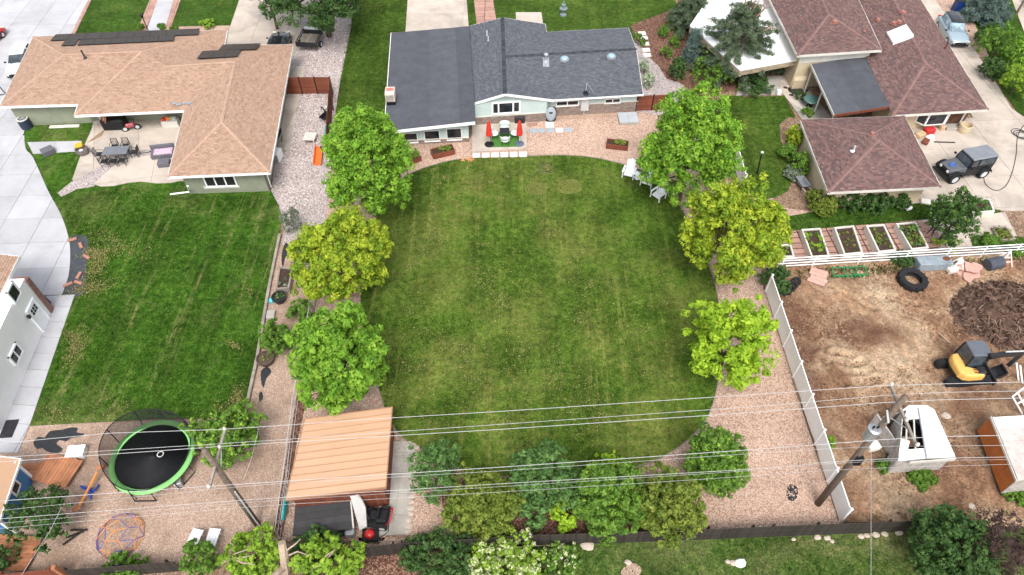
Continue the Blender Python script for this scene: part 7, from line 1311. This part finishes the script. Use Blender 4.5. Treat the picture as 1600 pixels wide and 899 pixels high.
# pond corner and patio things under the black patio roof
c = g(1264, 166); t = thing('patio_table', 'round green glass table by the curved walk', 'table', c); mb = MB(); mb.lathe([(.68, .7), (.7, .73), (.68, .75), (.05, .75)], (0, 0, 0), 24); build(mb, 'top', M('green_table_glass', (.1, .2, .18), .15, .1, 2, spec=.6), t, local=True); mb = MB(); mb.lathe([(.3, 0), (.28, .04), (.05, .08), (.05, .7)], (0, 0, 0), 12); build(mb, 'base', m_dmetal, t, local=True)
c = g(1243, 142); t = thing('garden_pond', 'small round pond ringed with stones inside the curved walk', 'pond', c); mb = MB(); mb.lathe([(.7, .02), (.7, .06), (.02, .06)], (0, 0, 0), 20); build(mb, 'water', M('dark_pond_water', (.03, .035, .03), .15, .3, 3), t, local=True)
for i in range(14): a = 2 * pi * i / 14; rock((c[0] + .95 * cos(a), c[1] + .95 * sin(a), .02), .24, parent=t, mat=m_stone_p if i % 3 else m_darkwood)
tree(1252, 150, 16, 18, L_dark, 'dark plant beside the small pond', 'shrub', 'leafy_shrub', 6, 12, 16, .09, False, 140); tree(1262, 176, 20, 14, L_mid, 'potted greenery at the corner of the garage roof', 'shrub', 'leafy_shrub', 6, 12, 16, .09, False, 141)
bbx('cooler_box', 'pale blue cooler at the foot of the cream wing wall', 'box', (1260, 112), (.6, .5, .5), mat=M('pale_blue_plastic', (.4, .5, .58), .4, .08, 2)); bbx('stove', 'small black grill against the house under the black roof edge', 'grill', (1266, 126), (.8, .6, .8), mat=m_black)
bbx('lantern_box', 'white lantern box at the left end of the curved walk', 'lantern', (1216, 148), (.4, .4, .5), mat=m_white, b=.06); bbx('bin', 'dark blue wheeled bin behind the spruce', 'bin', (1493, 18), (.8, .8, 1.2), mat=M('dark_blue_plastic', (.01, .04, .16), .4, .1, 2), lidded=m_black)
# clutter on the right driveway
m_tan = M('tan_cardboard', (.55, .4, .24), .85, .1, 3)
for nm, lb, ct, px, d, mt, rz in (('cardboard_box', 'open tan box beside the garage eave on the driveway', 'box', (1436, 214), (.8, .6, .45), m_tan, .6), ('plastic_tub', 'white tub among the clutter in front of the bay window', 'tub', (1452, 218), (.7, .5, .35), m_white, .5), ('toy_car', 'red ride on toy beneath the bay window', 'toy', (1450, 208), (.9, .6, .5), M('glossy_red_plastic', (.5, .03, .03), .35, .1, 2), .2), ('toy_wagon', 'dark red wagon at the front of the driveway clutter', 'toy', (1445, 224), (.7, .5, .35), m_redwood, .9), ('bag', 'black bag under the bay window', 'bag', (1428, 197), (.9, .45, .35), m_black, .3), ('crate', 'tan crate left of the step', 'crate', (1470, 203), (.45, .45, .5), m_tan, .2)): bbx(nm, lb, ct, px, d, None, rz, mt, .08)
mb = MB(); c_ = g(1504, 206); mb.lathe([(.42, 0), (.5, .3), (.52, .75), (.48, .78), (.44, .3)], c_, 16); build(mb, 'basket', m_cream, None, 'round tan basket at the corner of the cream house', 'basket')
mb = MB(); mb.tube([g(1460, 222, .08), g(1492, 223, .06)], .06, 6); build(mb, 'pipe', m_dmetal, None, 'rusty dark bar lying on the driveway', 'bar')
mb = MB(); mb.tube([g(*p, .06) for p in smooth_px([(1537, 272), (1540, 288), (1556, 298), (1572, 290), (1582, 268), (1588, 240), (1590, 215), (1600, 196), (1625, 180)], 5, False)], .028, 6); build(mb, 'hose', m_dmetal, None, 'long hose curving over the driveway right of the off-road vehicle', 'hose')
mb = MB()
for k in range(3): mb.torus(tuple(g(1592 + k * 3, 208 + k * 2, .06 + .05 * k)), .6 - .05 * k, .03, 24, 5)
build(mb, 'hose_coil', m_dmetal, None, 'coil of hose at the right edge of the driveway', 'hose', kind=None)
# ------------------------------------------------------------------ main house terrace
slabs('terrace', [(738, 197), (822, 191), (823, 233), (737, 239)], radians(3), 2.2, 2.0, .1, m_conc_b, 'beige concrete terrace in front of the gable', (738, 239), .015, th=.12); ru = MB(); ru.prism([g(*p)[:2] for p in ((770, 208), (810, 206), (811, 231), (766, 232))], .1, .118); build(ru, 'outdoor_rug', M('green_turf_rug', (.07, .19, .035), .95, .15, 8, .4, 40), None, 'rectangle of green turf carpet under the patio table', 'rug')
for i in range(6): px = 738.5 + i * 14.6; q = [(px, 240.5 - i * .45), (px + 11.5, 240 - i * .45), (px + 11.5, 247 - i * .3), (px, 247.5 - i * .3)]; mb = MB(); mb.prism([g(*p)[:2] for p in q], 0, .06); build(mb, 'stepping_slab', m_pave_w, None, ORD[i] + ' square white slab from the left in the row between terrace and oval lawn', 'paver', 'white slabs along the terrace')
c = g(788.5, 215, .1); pt_ = thing('patio_table', 'small dark square table on the green turf carpet', 'table', c, A4); mb = MB(); mb.bbox((0, 0, .7), (.8, .8, .05), .02); build(mb, 'top', m_dmetal, pt_, local=True)
for x in (-.33, .33):
    for y in (-.33, .33): mb = MB(); mb.tube([(x, y, 0), (x, y, .68)], .025, 6); build(mb, 'leg', m_dmetal, pt_, local=True)
m_seat = M('pale_green_white_plastic', (.6, .68, .64), .45, .05, 2)
def shell_chair(label, p, rz):
    t = thing('patio_chair', label, 'chair', p, rz, 'pale chairs round the small dark table'); mb = MB(); mb.lathe([(.1, .4), (.36, .42), (.4, .46), (.36, .48), (.1, .45)], (0, 0, 0), 16); build(mb, 'seat', m_seat, t, local=True, smooth=True)
    mb = MB(); mb.loft([[(.3 * cos(a) * k, .4 * sin(a) * k, z) for z, k in ((.46, .95), (.7, 1.1), (.9, 1.15), (.9, 1.05), (.7, 1.0), (.48, .85))] for a in np.linspace(pi * .6, pi * 1.4, 9)]); build(mb, 'back', m_seat, t, local=True, smooth=True)
    for x in (-.25, .25):
        for y in (-.25, .25): mb = MB(); mb.tube([(x, y, .43), (x * 1.2, y * 1.2, 0)], .022, 5); build(mb, 'leg', m_dmetal, t, local=True)
for lb, dx, dy in (('pale patio chair on the house side of the small table', 0, .85), ('pale patio chair on the lawn side of the small table', .05, -.85), ('pale patio chair left of the small dark table', -.9, 0), ('pale patio chair right of the small dark table', .9, .05)): shell_chair(lb, (c[0] + dx, c[1] + dy, .1), atan2(-dy, -dx))
def umbrella(label, px, py):
    p = g(px, py, .1); t = thing('umbrella', label, 'umbrella', p, 0, 'closed red umbrellas on the terrace'); mb = MB(); mb.lathe([(.4, 0), (.4, .05), (.3, .1), (.06, .12), (.06, .3)], (0, 0, 0), 18); build(mb, 'base', M('blue_grey_base', (.1, .13, .18), .5, .1, 3) if px > 780 else m_black, t, local=True); mb = MB(); mb.tube([(0, 0, .1), (0, 0, 2.35)], .03, 6); build(mb, 'pole', m_lmetal, t, local=True)
    mb = MB(); n = 16; prof = [(.04, 2.42), (.09, 2.3), (.16, 1.9), (.2, 1.5), (.23, 1.1), (.2, .95), (.05, 1.05)]; mb.v = [(q * (1 + .22 * (k % 2)) * cos(2 * pi * k / n), q * (1 + .22 * (k % 2)) * sin(2 * pi * k / n), z) for q, z in prof for k in range(n)]; mb.f = [(i * n + k, i * n + (k + 1) % n, (i + 1) * n + (k + 1) % n, (i + 1) * n + k) for i in range(6) for k in range(n)]; mb.r = [.5] * len(mb.f); build(mb, 'canopy', m_red, t, local=True)
umbrella('closed red umbrella at the left corner of the green turf carpet', 764.5, 226); umbrella('closed red umbrella at the right corner of the green turf carpet', 811.5, 225)
def planter(label, a, b, wd, seed, m_=m_redwood, h=.5):
    p, q = g(*a), g(*b); d = (q - p)[:2]; L = hypot(*d); c = (p + q) / 2; t = thing('planter_box', label, 'planter', c, atan2(d[1], d[0]))
    for y in (-wd / 2, wd / 2):
        for k in range(2): mb = MB(); mb.bbox((0, y, h * (.25 + .5 * k)), (L, .06, h * .48), .012); build(mb, 'board', m_, t, local=True)
    for x in (-L / 2 + .03, L / 2 - .03): mb = MB(); mb.bbox((x, 0, h * .5), (.06, wd - .07, h * .97), .012); build(mb, 'board', m_, t, local=True)
    mb = MB(); mb.box((0, 0, h * .4), (L - .12, wd - .1, h * .75)); build(mb, 'soil', m_soil, t, local=True)
    r = np.random.default_rng(seed); K = np.stack([r.uniform(-L * .1, L * .42, 10), r.uniform(-wd * .3, wd * .3, 10), np.full(10, h + .05)], -1); V, F, rn = leaves(K, np.full(10, .2), 20, .09, seed, .8); link('plants', mesh_np('plants', V, F, rn), L_olive, t, kind='stuff')
planter('red brown planter box nearest the left maple', (634, 256), (656, 248), .75, 1); planter('red brown planter box left of the terrace', (675, 245), (709, 237), .8, 2); planter('red brown planter box on the gravel right of the terrace', (947, 228), (981, 232), .75, 3)
c = g(731, 251); t = thing('flower_pot_group', 'orange flowers at the edge of the oval lawn by the terrace', 'flowers', c); K = np.array([[-.35, 0, .12], [0, .05, .14], [.35, -.02, .12], [.15, -.1, .1]]); V, F, rn = leaves(K, np.full(4, .2), 30, .07, 3, .9); link('blossom', mesh_np('blossom', V, F, rn), M_rnd('orange_petals', [(.6, .25, .08), (.75, .42, .2), (.5, .2, .1)], .7, 5, .1, 0), t)
for i, (px, py, m_) in enumerate(((833, 205, m_pave_b), (846, 204.5, m_pave_b), (860, 204, m_pave_b), (874, 204, m_pave_w), (888, 203.5, m_pave_b))): q = g(px, py); mb = MB(); mb.bbox((q[0], q[1], .03), (.62, .6, .06), .02, random.uniform(-.06, .06)); build(mb, 'stepping_stone', m_, None, 'white square stepping stone among the blue grey ones on the gravel' if m_ is m_pave_w else ORD[i - (i > 3)] + ' blue grey square stepping stone from the left on the gravel right of the terrace', 'paver', None if m_ is m_pave_w else 'blue grey stepping stones')
for i, (px, py) in enumerate(((828, 196), (836, 195))): q = g(px, py); mb = MB(); mb.bbox((q[0], q[1], .04), (.42, .4, .07), .02); build(mb, 'paver_block', m_pave_p, None, 'small tan block beside the brick base, %s of two' % ('left' if i == 0 else 'right'), 'paver')
mb = MB(); q = g(859, 196); mb.bbox((q[0], q[1], .05), (.75, .75, .1), .02, A4); build(mb, 'step_pad', m_pave_w, None, 'white square pad below the oval grey tank', 'paver')
c = g(860, 188); t = thing('rain_barrel', 'oval pale grey disc leaning against the wall beside the gable corner', 'dish', c, 0); mb = MB(); M3 = Matrix.Rotation(radians(68), 3, 'X'); tmp = MB(); tmp.lathe([(.52, 0), (.5, .1), (.35, .18), (.05, .2)], (0, 0, 0), 24, sx=.9, sy=1.25); mb.add([M3 @ Vector(v) + Vector((0, -.1, .75)) for v in tmp.v], tmp.f); build(mb, 'lid', M('blue_grey_disc', (.3, .34, .37), .5, .08, 2), t, local=True, smooth=True); mb = MB(); mb.lathe([(.5, 0), (.5, .9), (.45, 1.0)], (0, .22, 0), 16); build(mb, 'drum', m_black, t, local=True)
c = g(981, 187); t = thing('cellar_hatch', 'flat grey metal hatch on the gravel beside the brick wall', 'hatch', c, radians(3)); mb = MB(); mb.bbox((0, 0, .1), (1.75, 1.55, .2), .02); build(mb, 'frame', m_conc_g, t, local=True)
for s in (-1, 1): mb = MB(); mb.bbox((s * .43, 0, .23), (.84, 1.45, .05), .01); build(mb, 'door_leaf', M('blue_grey_sheet_metal', (.44, .47, .5), .5, .08, 2, stain=.15) if s < 0 else bpy.data.materials['blue_grey_sheet_metal'], t, local=True)
bbx('plant_stand', 'dark stand with pots against the brick wall by the terrace', 'stand', (812, 192), (.9, .45, .7), mat=m_dmetal)
for i, (px, py) in enumerate(((1003, 53), (1006, 60), (1008, 69.5), (1009.5, 79), (1011, 87))): q = g(px, py); mb = MB(); mb.bbox((q[0], q[1], .06), (.75, .62, .06), .02, A4); build(mb, 'stepping_stone', m_pave_w, None, ORD[i] + ' pale square stepping stone from the top in the column beside the grey roof edge', 'paver', 'stepping stones beside the grey roof')
# white lawn chairs
def adir(label, px, py, rz):
    t = thing('lawn_chair', label, 'chair', g(px, py), rz, None, 1.12)
    for k in range(5): mb = MB(); mb.bbox((.05, (k - 2) * .13, .32), (.62, .12, .04), .01, 0, ('Y', .15)); build(mb, 'seat_slat', m_white, t, local=True); mb = MB(); mb.bbox((-.42, (k - 2) * .125, .72 - .03 * abs(k - 2)), (.05, .12, .95 - .06 * abs(k - 2)), .02, 0, ('Y', -.45)); build(mb, 'back_slat', m_white, t, local=True)
    for y in (-.4, .4):
        mb = MB(); mb.bbox((.02, y, .58), (.8, .14, .04), .01); build(mb, 'arm', m_white, t, local=True)
        for x in (.35, -.3): mb = MB(); mb.box((x, y, .29), (.08, .06, .56)); build(mb, 'leg', m_white, t, local=True)
adir('white lawn chair at the edge of the oval lawn, clear of the tree', 982, 275, radians(-110)); adir('white lawn chair partly under the bright green tree', 1011, 288, radians(-118)); adir('white lawn chair almost hidden by the bright green tree', 1028, 309, radians(-140))
c = g(996, 279); t = thing('side_table', 'two tier round white table between the lawn chairs', 'table', c); mb = MB(); mb.lathe([(.3, .48), (.32, .5), (.3, .53), (.02, .53)], (0, 0, 0), 18); build(mb, 'top', m_white, t, local=True); mb = MB(); mb.lathe([(.26, .05), (.27, .09), (.02, .1)], (-.02, 0, 0), 18); build(mb, 'shelf', m_white, t, local=True); mb = MB(); mb.tube([(0, 0, .1), (0, 0, .5)], .05, 8); build(mb, 'post', m_white, t, local=True)
# statue on the upper lawn, lamp post at the front walk
c = g(880, 24); t = thing('garden_statue', 'small grey blue fountain figure on the upper lawn', 'statue', c); mb = MB(); mb.lathe([(.35, 0), (.35, .15), (.18, .25), (.14, .6), (.4, .7), (.42, .78), (.1, .8), (.1, 1.1), (.24, 1.18), (.08, 1.25), (.07, 1.5), (.02, 1.6)], (0, 0, 0), 14); build(mb, 'basin', M('grey_blue_stone', (.2, .25, .27), .7, .3, 4), t, local=True)
c = g(235, 56); t = thing('lamp_post', 'black lamp post beside the white front walk', 'lamp', c); mb = MB(); mb.tube([(0, 0, 0), (0, 0, 1.9)], .045, 6); build(mb, 'post', m_black, t, local=True); mb = MB(); mb.lathe([(.08, 1.9), (.16, 2.2), (.18, 2.25), (.03, 2.4)], (0, 0, 0), 8); build(mb, 'lantern', m_black, t, local=True)
# ------------------------------------------------------------------ left patio and side yard
c = g(186, 246); t = thing('dining_table', 'long dark glass dining table on the left patio', 'table', c, radians(5)); mb = MB(); mb.bbox((0, 0, .72), (2.0, 1.05, .05), .2); build(mb, 'top', M('smoky_table_glass', (.17, .18, .2), .2, .15, 2, spec=.5), t, local=True)
for x in (-.8, .8):
    for y in (-.38, .38): mb = MB(); mb.tube([(x, y, 0), (x, y, .7)], .035, 6); build(mb, 'leg', m_dmetal, t, local=True)
def wchair(label, x, y, rz):
    rt_ = Matrix.Rotation(radians(5), 3, 'Z') @ Vector((x, y, 0)); q = thing('dining_chair', label, 'chair', (c[0] + rt_.x, c[1] + rt_.y, 0), rz + radians(5), 'dark chairs round the long patio table')
    mb = MB(); mb.bbox((0, 0, .43), (.5, .52, .05), .02); build(mb, 'seat', m_dmetal, q, local=True)
    for k in range(5): mb = MB(); mb.tube([(-.26, (k - 2) * .11, .43), (-.34, (k - 2) * .11, .95)], .02, 5); build(mb, 'back_bar', m_dmetal, q, local=True)
    mb = MB(); mb.tube([(-.3, -.27, .4), (-.36, -.25, .98), (-.36, .25, .98), (-.3, .27, .4)], .028, 6); build(mb, 'back_frame', m_dmetal, q, local=True)
    for yy in (-.26, .26):
        mb = MB(); mb.tube([(.24, yy, .43), (.26, yy, .66), (-.3, yy, .68)], .024, 5); build(mb, 'arm', m_dmetal, q, local=True)
        for xx in (-.24, .24): mb = MB(); mb.tube([(xx, yy, .43), (xx * 1.15, yy * 1.05, 0)], .024, 5); build(mb, 'leg', m_dmetal, q, local=True)
for lb, x, y, rz in (('dark chair on the house side of the long table, left of its twin', -.45, .95, -pi / 2), ('dark chair on the house side of the long table, right of its twin', .45, .95, -pi / 2), ('dark chair at the left end of the long patio table', -1.4, 0, 0), ('dark chair at the right end of the long patio table', 1.4, .05, pi), ('leftmost dark chair on the lawn side of the long table', -.75, -.95, pi / 2), ('middle dark chair on the lawn side of the long table', -.05, -.98, pi / 2), ('rightmost dark chair on the lawn side of the long table', .65, -.95, pi / 2)): wchair(lb, x, y, rz)
m_wick = M('grey_wicker', (.13, .13, .15), .8, .25, 8, .4, 60); c = g(257, 244); so_ = thing('sofa', 'grey wicker corner sofa with pink patterned cushion under the roof edge', 'sofa', c, radians(10)); mb = MB(); mb.bbox((0, 0, .25), (1.9, .85, .42), .05); mb.bbox((.0, .42, .5), (1.9, .18, .8), .05); build(mb, 'frame', m_wick, so_, local=True); mb = MB(); mb.bbox((.1, -.05, .52), (1.5, .7, .16), .06); build(mb, 'cushion', M('pink_pattern_cloth', (.55, .4, .5), .9, .3, 9), so_, local=True)
bbx('ottoman', 'grey wicker ottoman in front of the corner sofa', 'ottoman', (258, 258), (.95, .75, .45), rz=.15, mat=m_wick, b=.05); bbx('storage_box', 'dark grey box lying on the small lawn edge', 'box', (77, 240), (.95, .75, .5), rz=.75, mat=m_wick, b=.05)
c = g(131, 240); t = thing('barrel_planter', 'round fire pit with yellow cloth at the patio corner', 'barrel', c); mb = MB(); mb.lathe([(.42, 0), (.52, .3), (.5, .55), (.44, .56), (.42, .3), (.05, .28)], (0, 0, 0), 20); build(mb, 'bowl', M('rusty_grey_steel', (.17, .15, .14), .7, .3, 4), t, local=True); mb = MB(); mb.bbox((-.28, .32, .6), (.6, .5, .2), .09, .5); build(mb, 'cloth', M('yellow_cloth', (.6, .4, .04), .8, .15, 4), t, local=True); mb = MB(); mb.lathe([(.14, .3), (.16, .4), (.03, .44)], (-.05, -.05, 0), 12); build(mb, 'bowl_insert', m_white, t, local=True)
bbx('covered_grill', 'large black covered grill under the patio roof', 'grill', (183, 200), (2.0, .9, 1.05), rz=A4, mat=m_black, b=.12)
c = g(207, 204); t = thing('motorbike', 'small dark child motorbike beside the covered grill', 'motorbike', c, radians(20))
for x in (-.5, .5): wheel((x, 0, .28), .28, .12, 0, t)
mb = MB(); mb.bbox((0, 0, .55), (.7, .28, .35), .1); build(mb, 'body', M('pink_red_plastic', (.4, .08, .1), .4, .4, 4), t, local=True); mb = MB(); mb.tube([(.4, -.35, .95), (.42, 0, .9), (.4, .35, .95)], .03, 6); build(mb, 'handlebar', m_black, t, local=True)
c = g(269, 196); t = thing('storage_chest', 'white chest heaped with orange things under the patio roof', 'chest', c, A4); mb = MB(); mb.bbox((0, 0, .3), (1.4, .7, .6), .03); build(mb, 'box', m_offw, t, local=True)
for k in range(4): mb = MB(); mb.bbox((-.45 + k * .3, random.uniform(-.1, .1), .72), (.3, .35, .25), .08, k); build(mb, 'toy', (m_red, m_or, m_tan, m_blue)[k], t, local=True)
t = thing('lumber_stack', 'tan boards leaning by the patio post', 'boards', g(160, 196))
for k in range(4): mb = MB(); mb.tube([g(158 + k * 2.2, 192 + k * 2.5, .1), g(160 + k * 1.6, 184, 1.7)], .06, 4); build(mb, 'board', m_cedar if k != 1 else m_tan, t)
mb = MB(); q = g(158, 207); mb.panel([g(166, 200, .06), g(158, 213, .05), g(135, 224, .05), g(150, 212, .05)], .03); build(mb, 'brown_cloth', M('brown_tarp', (.3, .2, .13), .9, .15, 3, .3, 10), None, 'strip of brown cloth lying on the left patio', 'cloth')
c = g(43, 199); t = thing('air_conditioner', 'round topped dark air conditioner at the left house corner', 'air conditioner', c, A4); mb = MB(); mb.lathe([(.48, 0), (.48, .85), (.44, .9)], (0, 0, 0), 16); build(mb, 'casing', M('navy_grille', (.03, .04, .07), .6, .2, 5), t, local=True); mb = MB(); mb.torus((0, 0, .92), .42, .06, 20, 6); build(mb, 'rim', m_offw, t, local=True); mb = MB(); [mb.box((0, 0, .93), (.8, .03, .02), k * pi / 4) for k in range(4)]; build(mb, 'fan_guard', m_lmetal, t, local=True, kind='stuff')
for i, (px, py, L) in enumerate(((90, 199, 1.3), (113, 198, 1.3))): q = g(px, py); mb = MB(); mb.bbox((q[0], q[1], .06), (L, .35, .12), .03, A4); build(mb, 'splash_block', m_offw, None, 'pale board on the grass below the sage wall, %s of two' % ('left' if i == 0 else 'right'), 'board')
c = g(436, 250); t = thing('air_conditioner', 'white wall air conditioner beside the sage side wall', 'air conditioner', c, radians(-8)); mb = MB(); mb.bbox((0, 0, .5), (.55, .95, .9), .05); build(mb, 'casing', m_white, t, local=True); mb = MB(); [mb.box((-.02, -.478, .18 + k * .09), (.46, .02, .04)) for k in range(8)]; build(mb, 'grille', m_dmetal, t, local=True, kind='stuff')
c = g(442, 222); t = thing('satellite_dish', 'black leaning disc shaped dish beside the sage wall', 'dish', c); tmp = MB(); tmp.lathe([(.06, 0), (.4, .06), (.62, .2), (.6, .22), (.38, .09), (.04, .03)], (0, 0, 0), 20, sx=.75); M3 = Matrix.Rotation(-.9, 3, 'Y'); mb = MB(); mb.add([M3 @ Vector(v) + Vector((0, 0, .75)) for v in tmp.v], tmp.f); build(mb, 'reflector', m_black, t, local=True, smooth=True); mb = MB(); mb.tube([(.1, 0, .7), (-.1, 0, 0)], .04, 6); build(mb, 'stand', m_dmetal, t, local=True)
c = g(486, 220); t = thing('grate_table', 'white slatted low table on the side yard gravel', 'table', c, radians(-4))
for k in range(5): mb = MB(); mb.bbox((-.4 + k * .2, 0, .45), (.18, 1.05, .05), .01); build(mb, 'slat', m_offw, t, local=True)
for x in (-.4, .4):
    for y in (-.42, .42): mb = MB(); mb.box((x, y, .21), (.06, .06, .42)); build(mb, 'leg', m_offw, t, local=True)
mb = MB(); a_, b_ = g(499, 229, .25), g(496, 258, .1); mb.loft([[p + np.array([x, 0, z]) for x, z in ((-.3, .25), (-.26, 0), (.26, 0), (.3, .25), (.34, .25), (.29, -.05), (-.29, -.05), (-.34, .25))] for p in (a_, (a_ + b_) / 2 - np.array([0, 0, .05]), b_)]); build(mb, 'slide', M('orange_plastic', (.75, .16, .03), .45, .08, 2), None, 'orange plastic slide lying on the side yard gravel', 'slide')
t = thing('bicycle', 'small bicycle with white frame lying by the brown fence', 'bicycle', g(513, 172), radians(-70)); wheel((0, .45, .12), .3, .06, 0, t); wheel((0, -.45, .12), .3, .06, .4, t); mb = MB(); mb.tube([(0, .45, .2), (.1, 0, .5), (0, -.45, .2)], .035, 6); mb.tube([(.1, 0, .5), (.3, .2, .6)], .03, 6); build(mb, 'frame', m_white, t, local=True, kind='stuff')
t = thing('wheelbarrow', 'black wheelbarrow standing by the brown fence', 'wheelbarrow', g(511, 188), radians(70)); mb = MB(); mb.loft([[(-.4, -.22, .3), (.3, -.18, .3), (.3, .18, .3), (-.4, .22, .3)], [(-.6, -.38, .62), (.5, -.32, .58), (.5, .32, .58), (-.6, .38, .62)], [(-.57, -.35, .62), (.47, -.29, .58), (.47, .29, .58), (-.57, .35, .62)], [(-.38, -.2, .36), (.28, -.16, .36), (.28, .16, .36), (-.38, .2, .36)]]); build(mb, 'tray', m_black, t, local=True); wheel((.65, 0, .2), .2, .1, 0, t)
bbx('plastic_bin', 'turquoise plastic bin by the brown fence', 'bin', (513, 206), (.5, .9, .4), rz=.1, mat=bpy.data.materials['turquoise_plastic'], b=.08); bbx('tool_bag', 'dark navy bag beside the orange slide', 'bag', (506, 236), (.5, .5, .45), rz=.4, mat=M('navy_cloth', (.02, .03, .08), .8, .2, 4), b=.1)
# planters and pots in the strip left of the yellow green tree
bed('weathered wooden planter of bare soil in the strip left of the yellow green tree', [(430, 452), (452, 450), (458, 418), (436, 416)], .55, m_soil, [(L_grey, 4, .12, .07)], 31, m_greywood)
bed('wooden planter hidden under the dark green shrub', [(415, 536), (430, 534), (434, 506), (418, 506)], .4, m_soil, [(L_mid, 8, .2, .08)], 32, m_greywood)
def pot(label, px, r_, h, m_, plant=None):
    c = g(*px); t = thing('plant_pot', label, 'pot', c); mb = MB(); mb.lathe([(r_ * .75, 0), (r_, h * .7), (r_ * 1.05, h), (r_ * .9, h), (r_ * .86, h * .8), (.03, h * .8)], (0, 0, 0), 18); build(mb, 'pot', m_, t, local=True)
    if plant: K = np.array([[0, 0, h + .05], [.15, .1, h]]); V, F, rn = leaves(K, np.full(2, r_ * .6), 20, .08, 5, .8); link('plants', mesh_np('plants', V, F, rn), plant, t, kind='stuff')
pot('round dark pot just below the weathered planter', (438, 470), .48, .5, m_dmetal, L_mid); pot('round brown pot with dry stems at the foot of the dark green shrub', (417, 566), .55, .5, M('brown_pot', (.1, .07, .055), .8, .2, 4), L_olive)
bbx('watering_can', 'small turquoise tub beside the round dark pot', 'tub', (425, 472), (.32, .35, .3), mat=M('light_turquoise_plastic', (.1, .5, .6), .4, .1, 3), b=.08); bbx('cinder_block', 'pale concrete block by the lawn edging', 'block', (424, 494), (.55, .7, .25), rz=.1, mat=m_conc_g)
for i, px in enumerate(([(408, 580), (418, 574), (424, 582), (416, 592), (412, 606), (408, 596)], [(404, 618), (409, 612), (411, 622), (406, 628)], [(446, 380), (455, 388), (458, 398), (446, 402), (442, 420), (440, 400)])): sheet('tarp', smooth_px(px, 3), .02, bpy.data.materials['black_tarp'], ('torn grey weed cloth below the brown pot', 'scrap of grey weed cloth on the bare strip', 'grey weed cloth left of the yellow green tree')[i], 'cloth', None)
m_terra = M('terracotta_block', (.42, .21, .15), .85, .15, 3, .2, 20)
# dark sheet with bricks beside the white driveway
sheet('weed_cloth', smooth_px([(112, 371), (124, 368), (137, 372), (138, 395), (134, 425), (130, 460), (99, 462), (107, 432), (110, 400)], 3), .02, M('charcoal_weed_cloth', (.06, .065, .075), .7, .25, 2, .8, 4), 'charcoal weed cloth with wrinkles beside the white driveway', 'cloth', None)
for i, (px, py, a) in enumerate(((127, 385, 2.2), (136, 403, 2.6), (124, 432, 1.5), (123, 443, 2.8), (107, 446, .6), (114, 376, .5))): q = g(px, py); mb = MB(); mb.bbox((q[0], q[1], .1), (.62, .22, .12), .02, a); build(mb, 'edging_brick', m_terra, None, 'loose pink block on the charcoal weed cloth, ' + ('below the top edge', 'sticking out over the lawn side', 'upright in the lower half', 'lowest on the lawn side', 'lowest beside the concrete', 'topmost')[i], 'brick', 'loose pink blocks on the weed cloth')
mb = MB(); mb.panel([g(68, 462, .35), g(79, 473, .35), g(77, 478, .05), g(66, 466, .05)], .06); build(mb, 'hose_bag', M('dark_blue_cloth', (.02, .03, .12), .8, .2, 4), None, 'dark blue bag on the brick corner of the white house', 'bag')
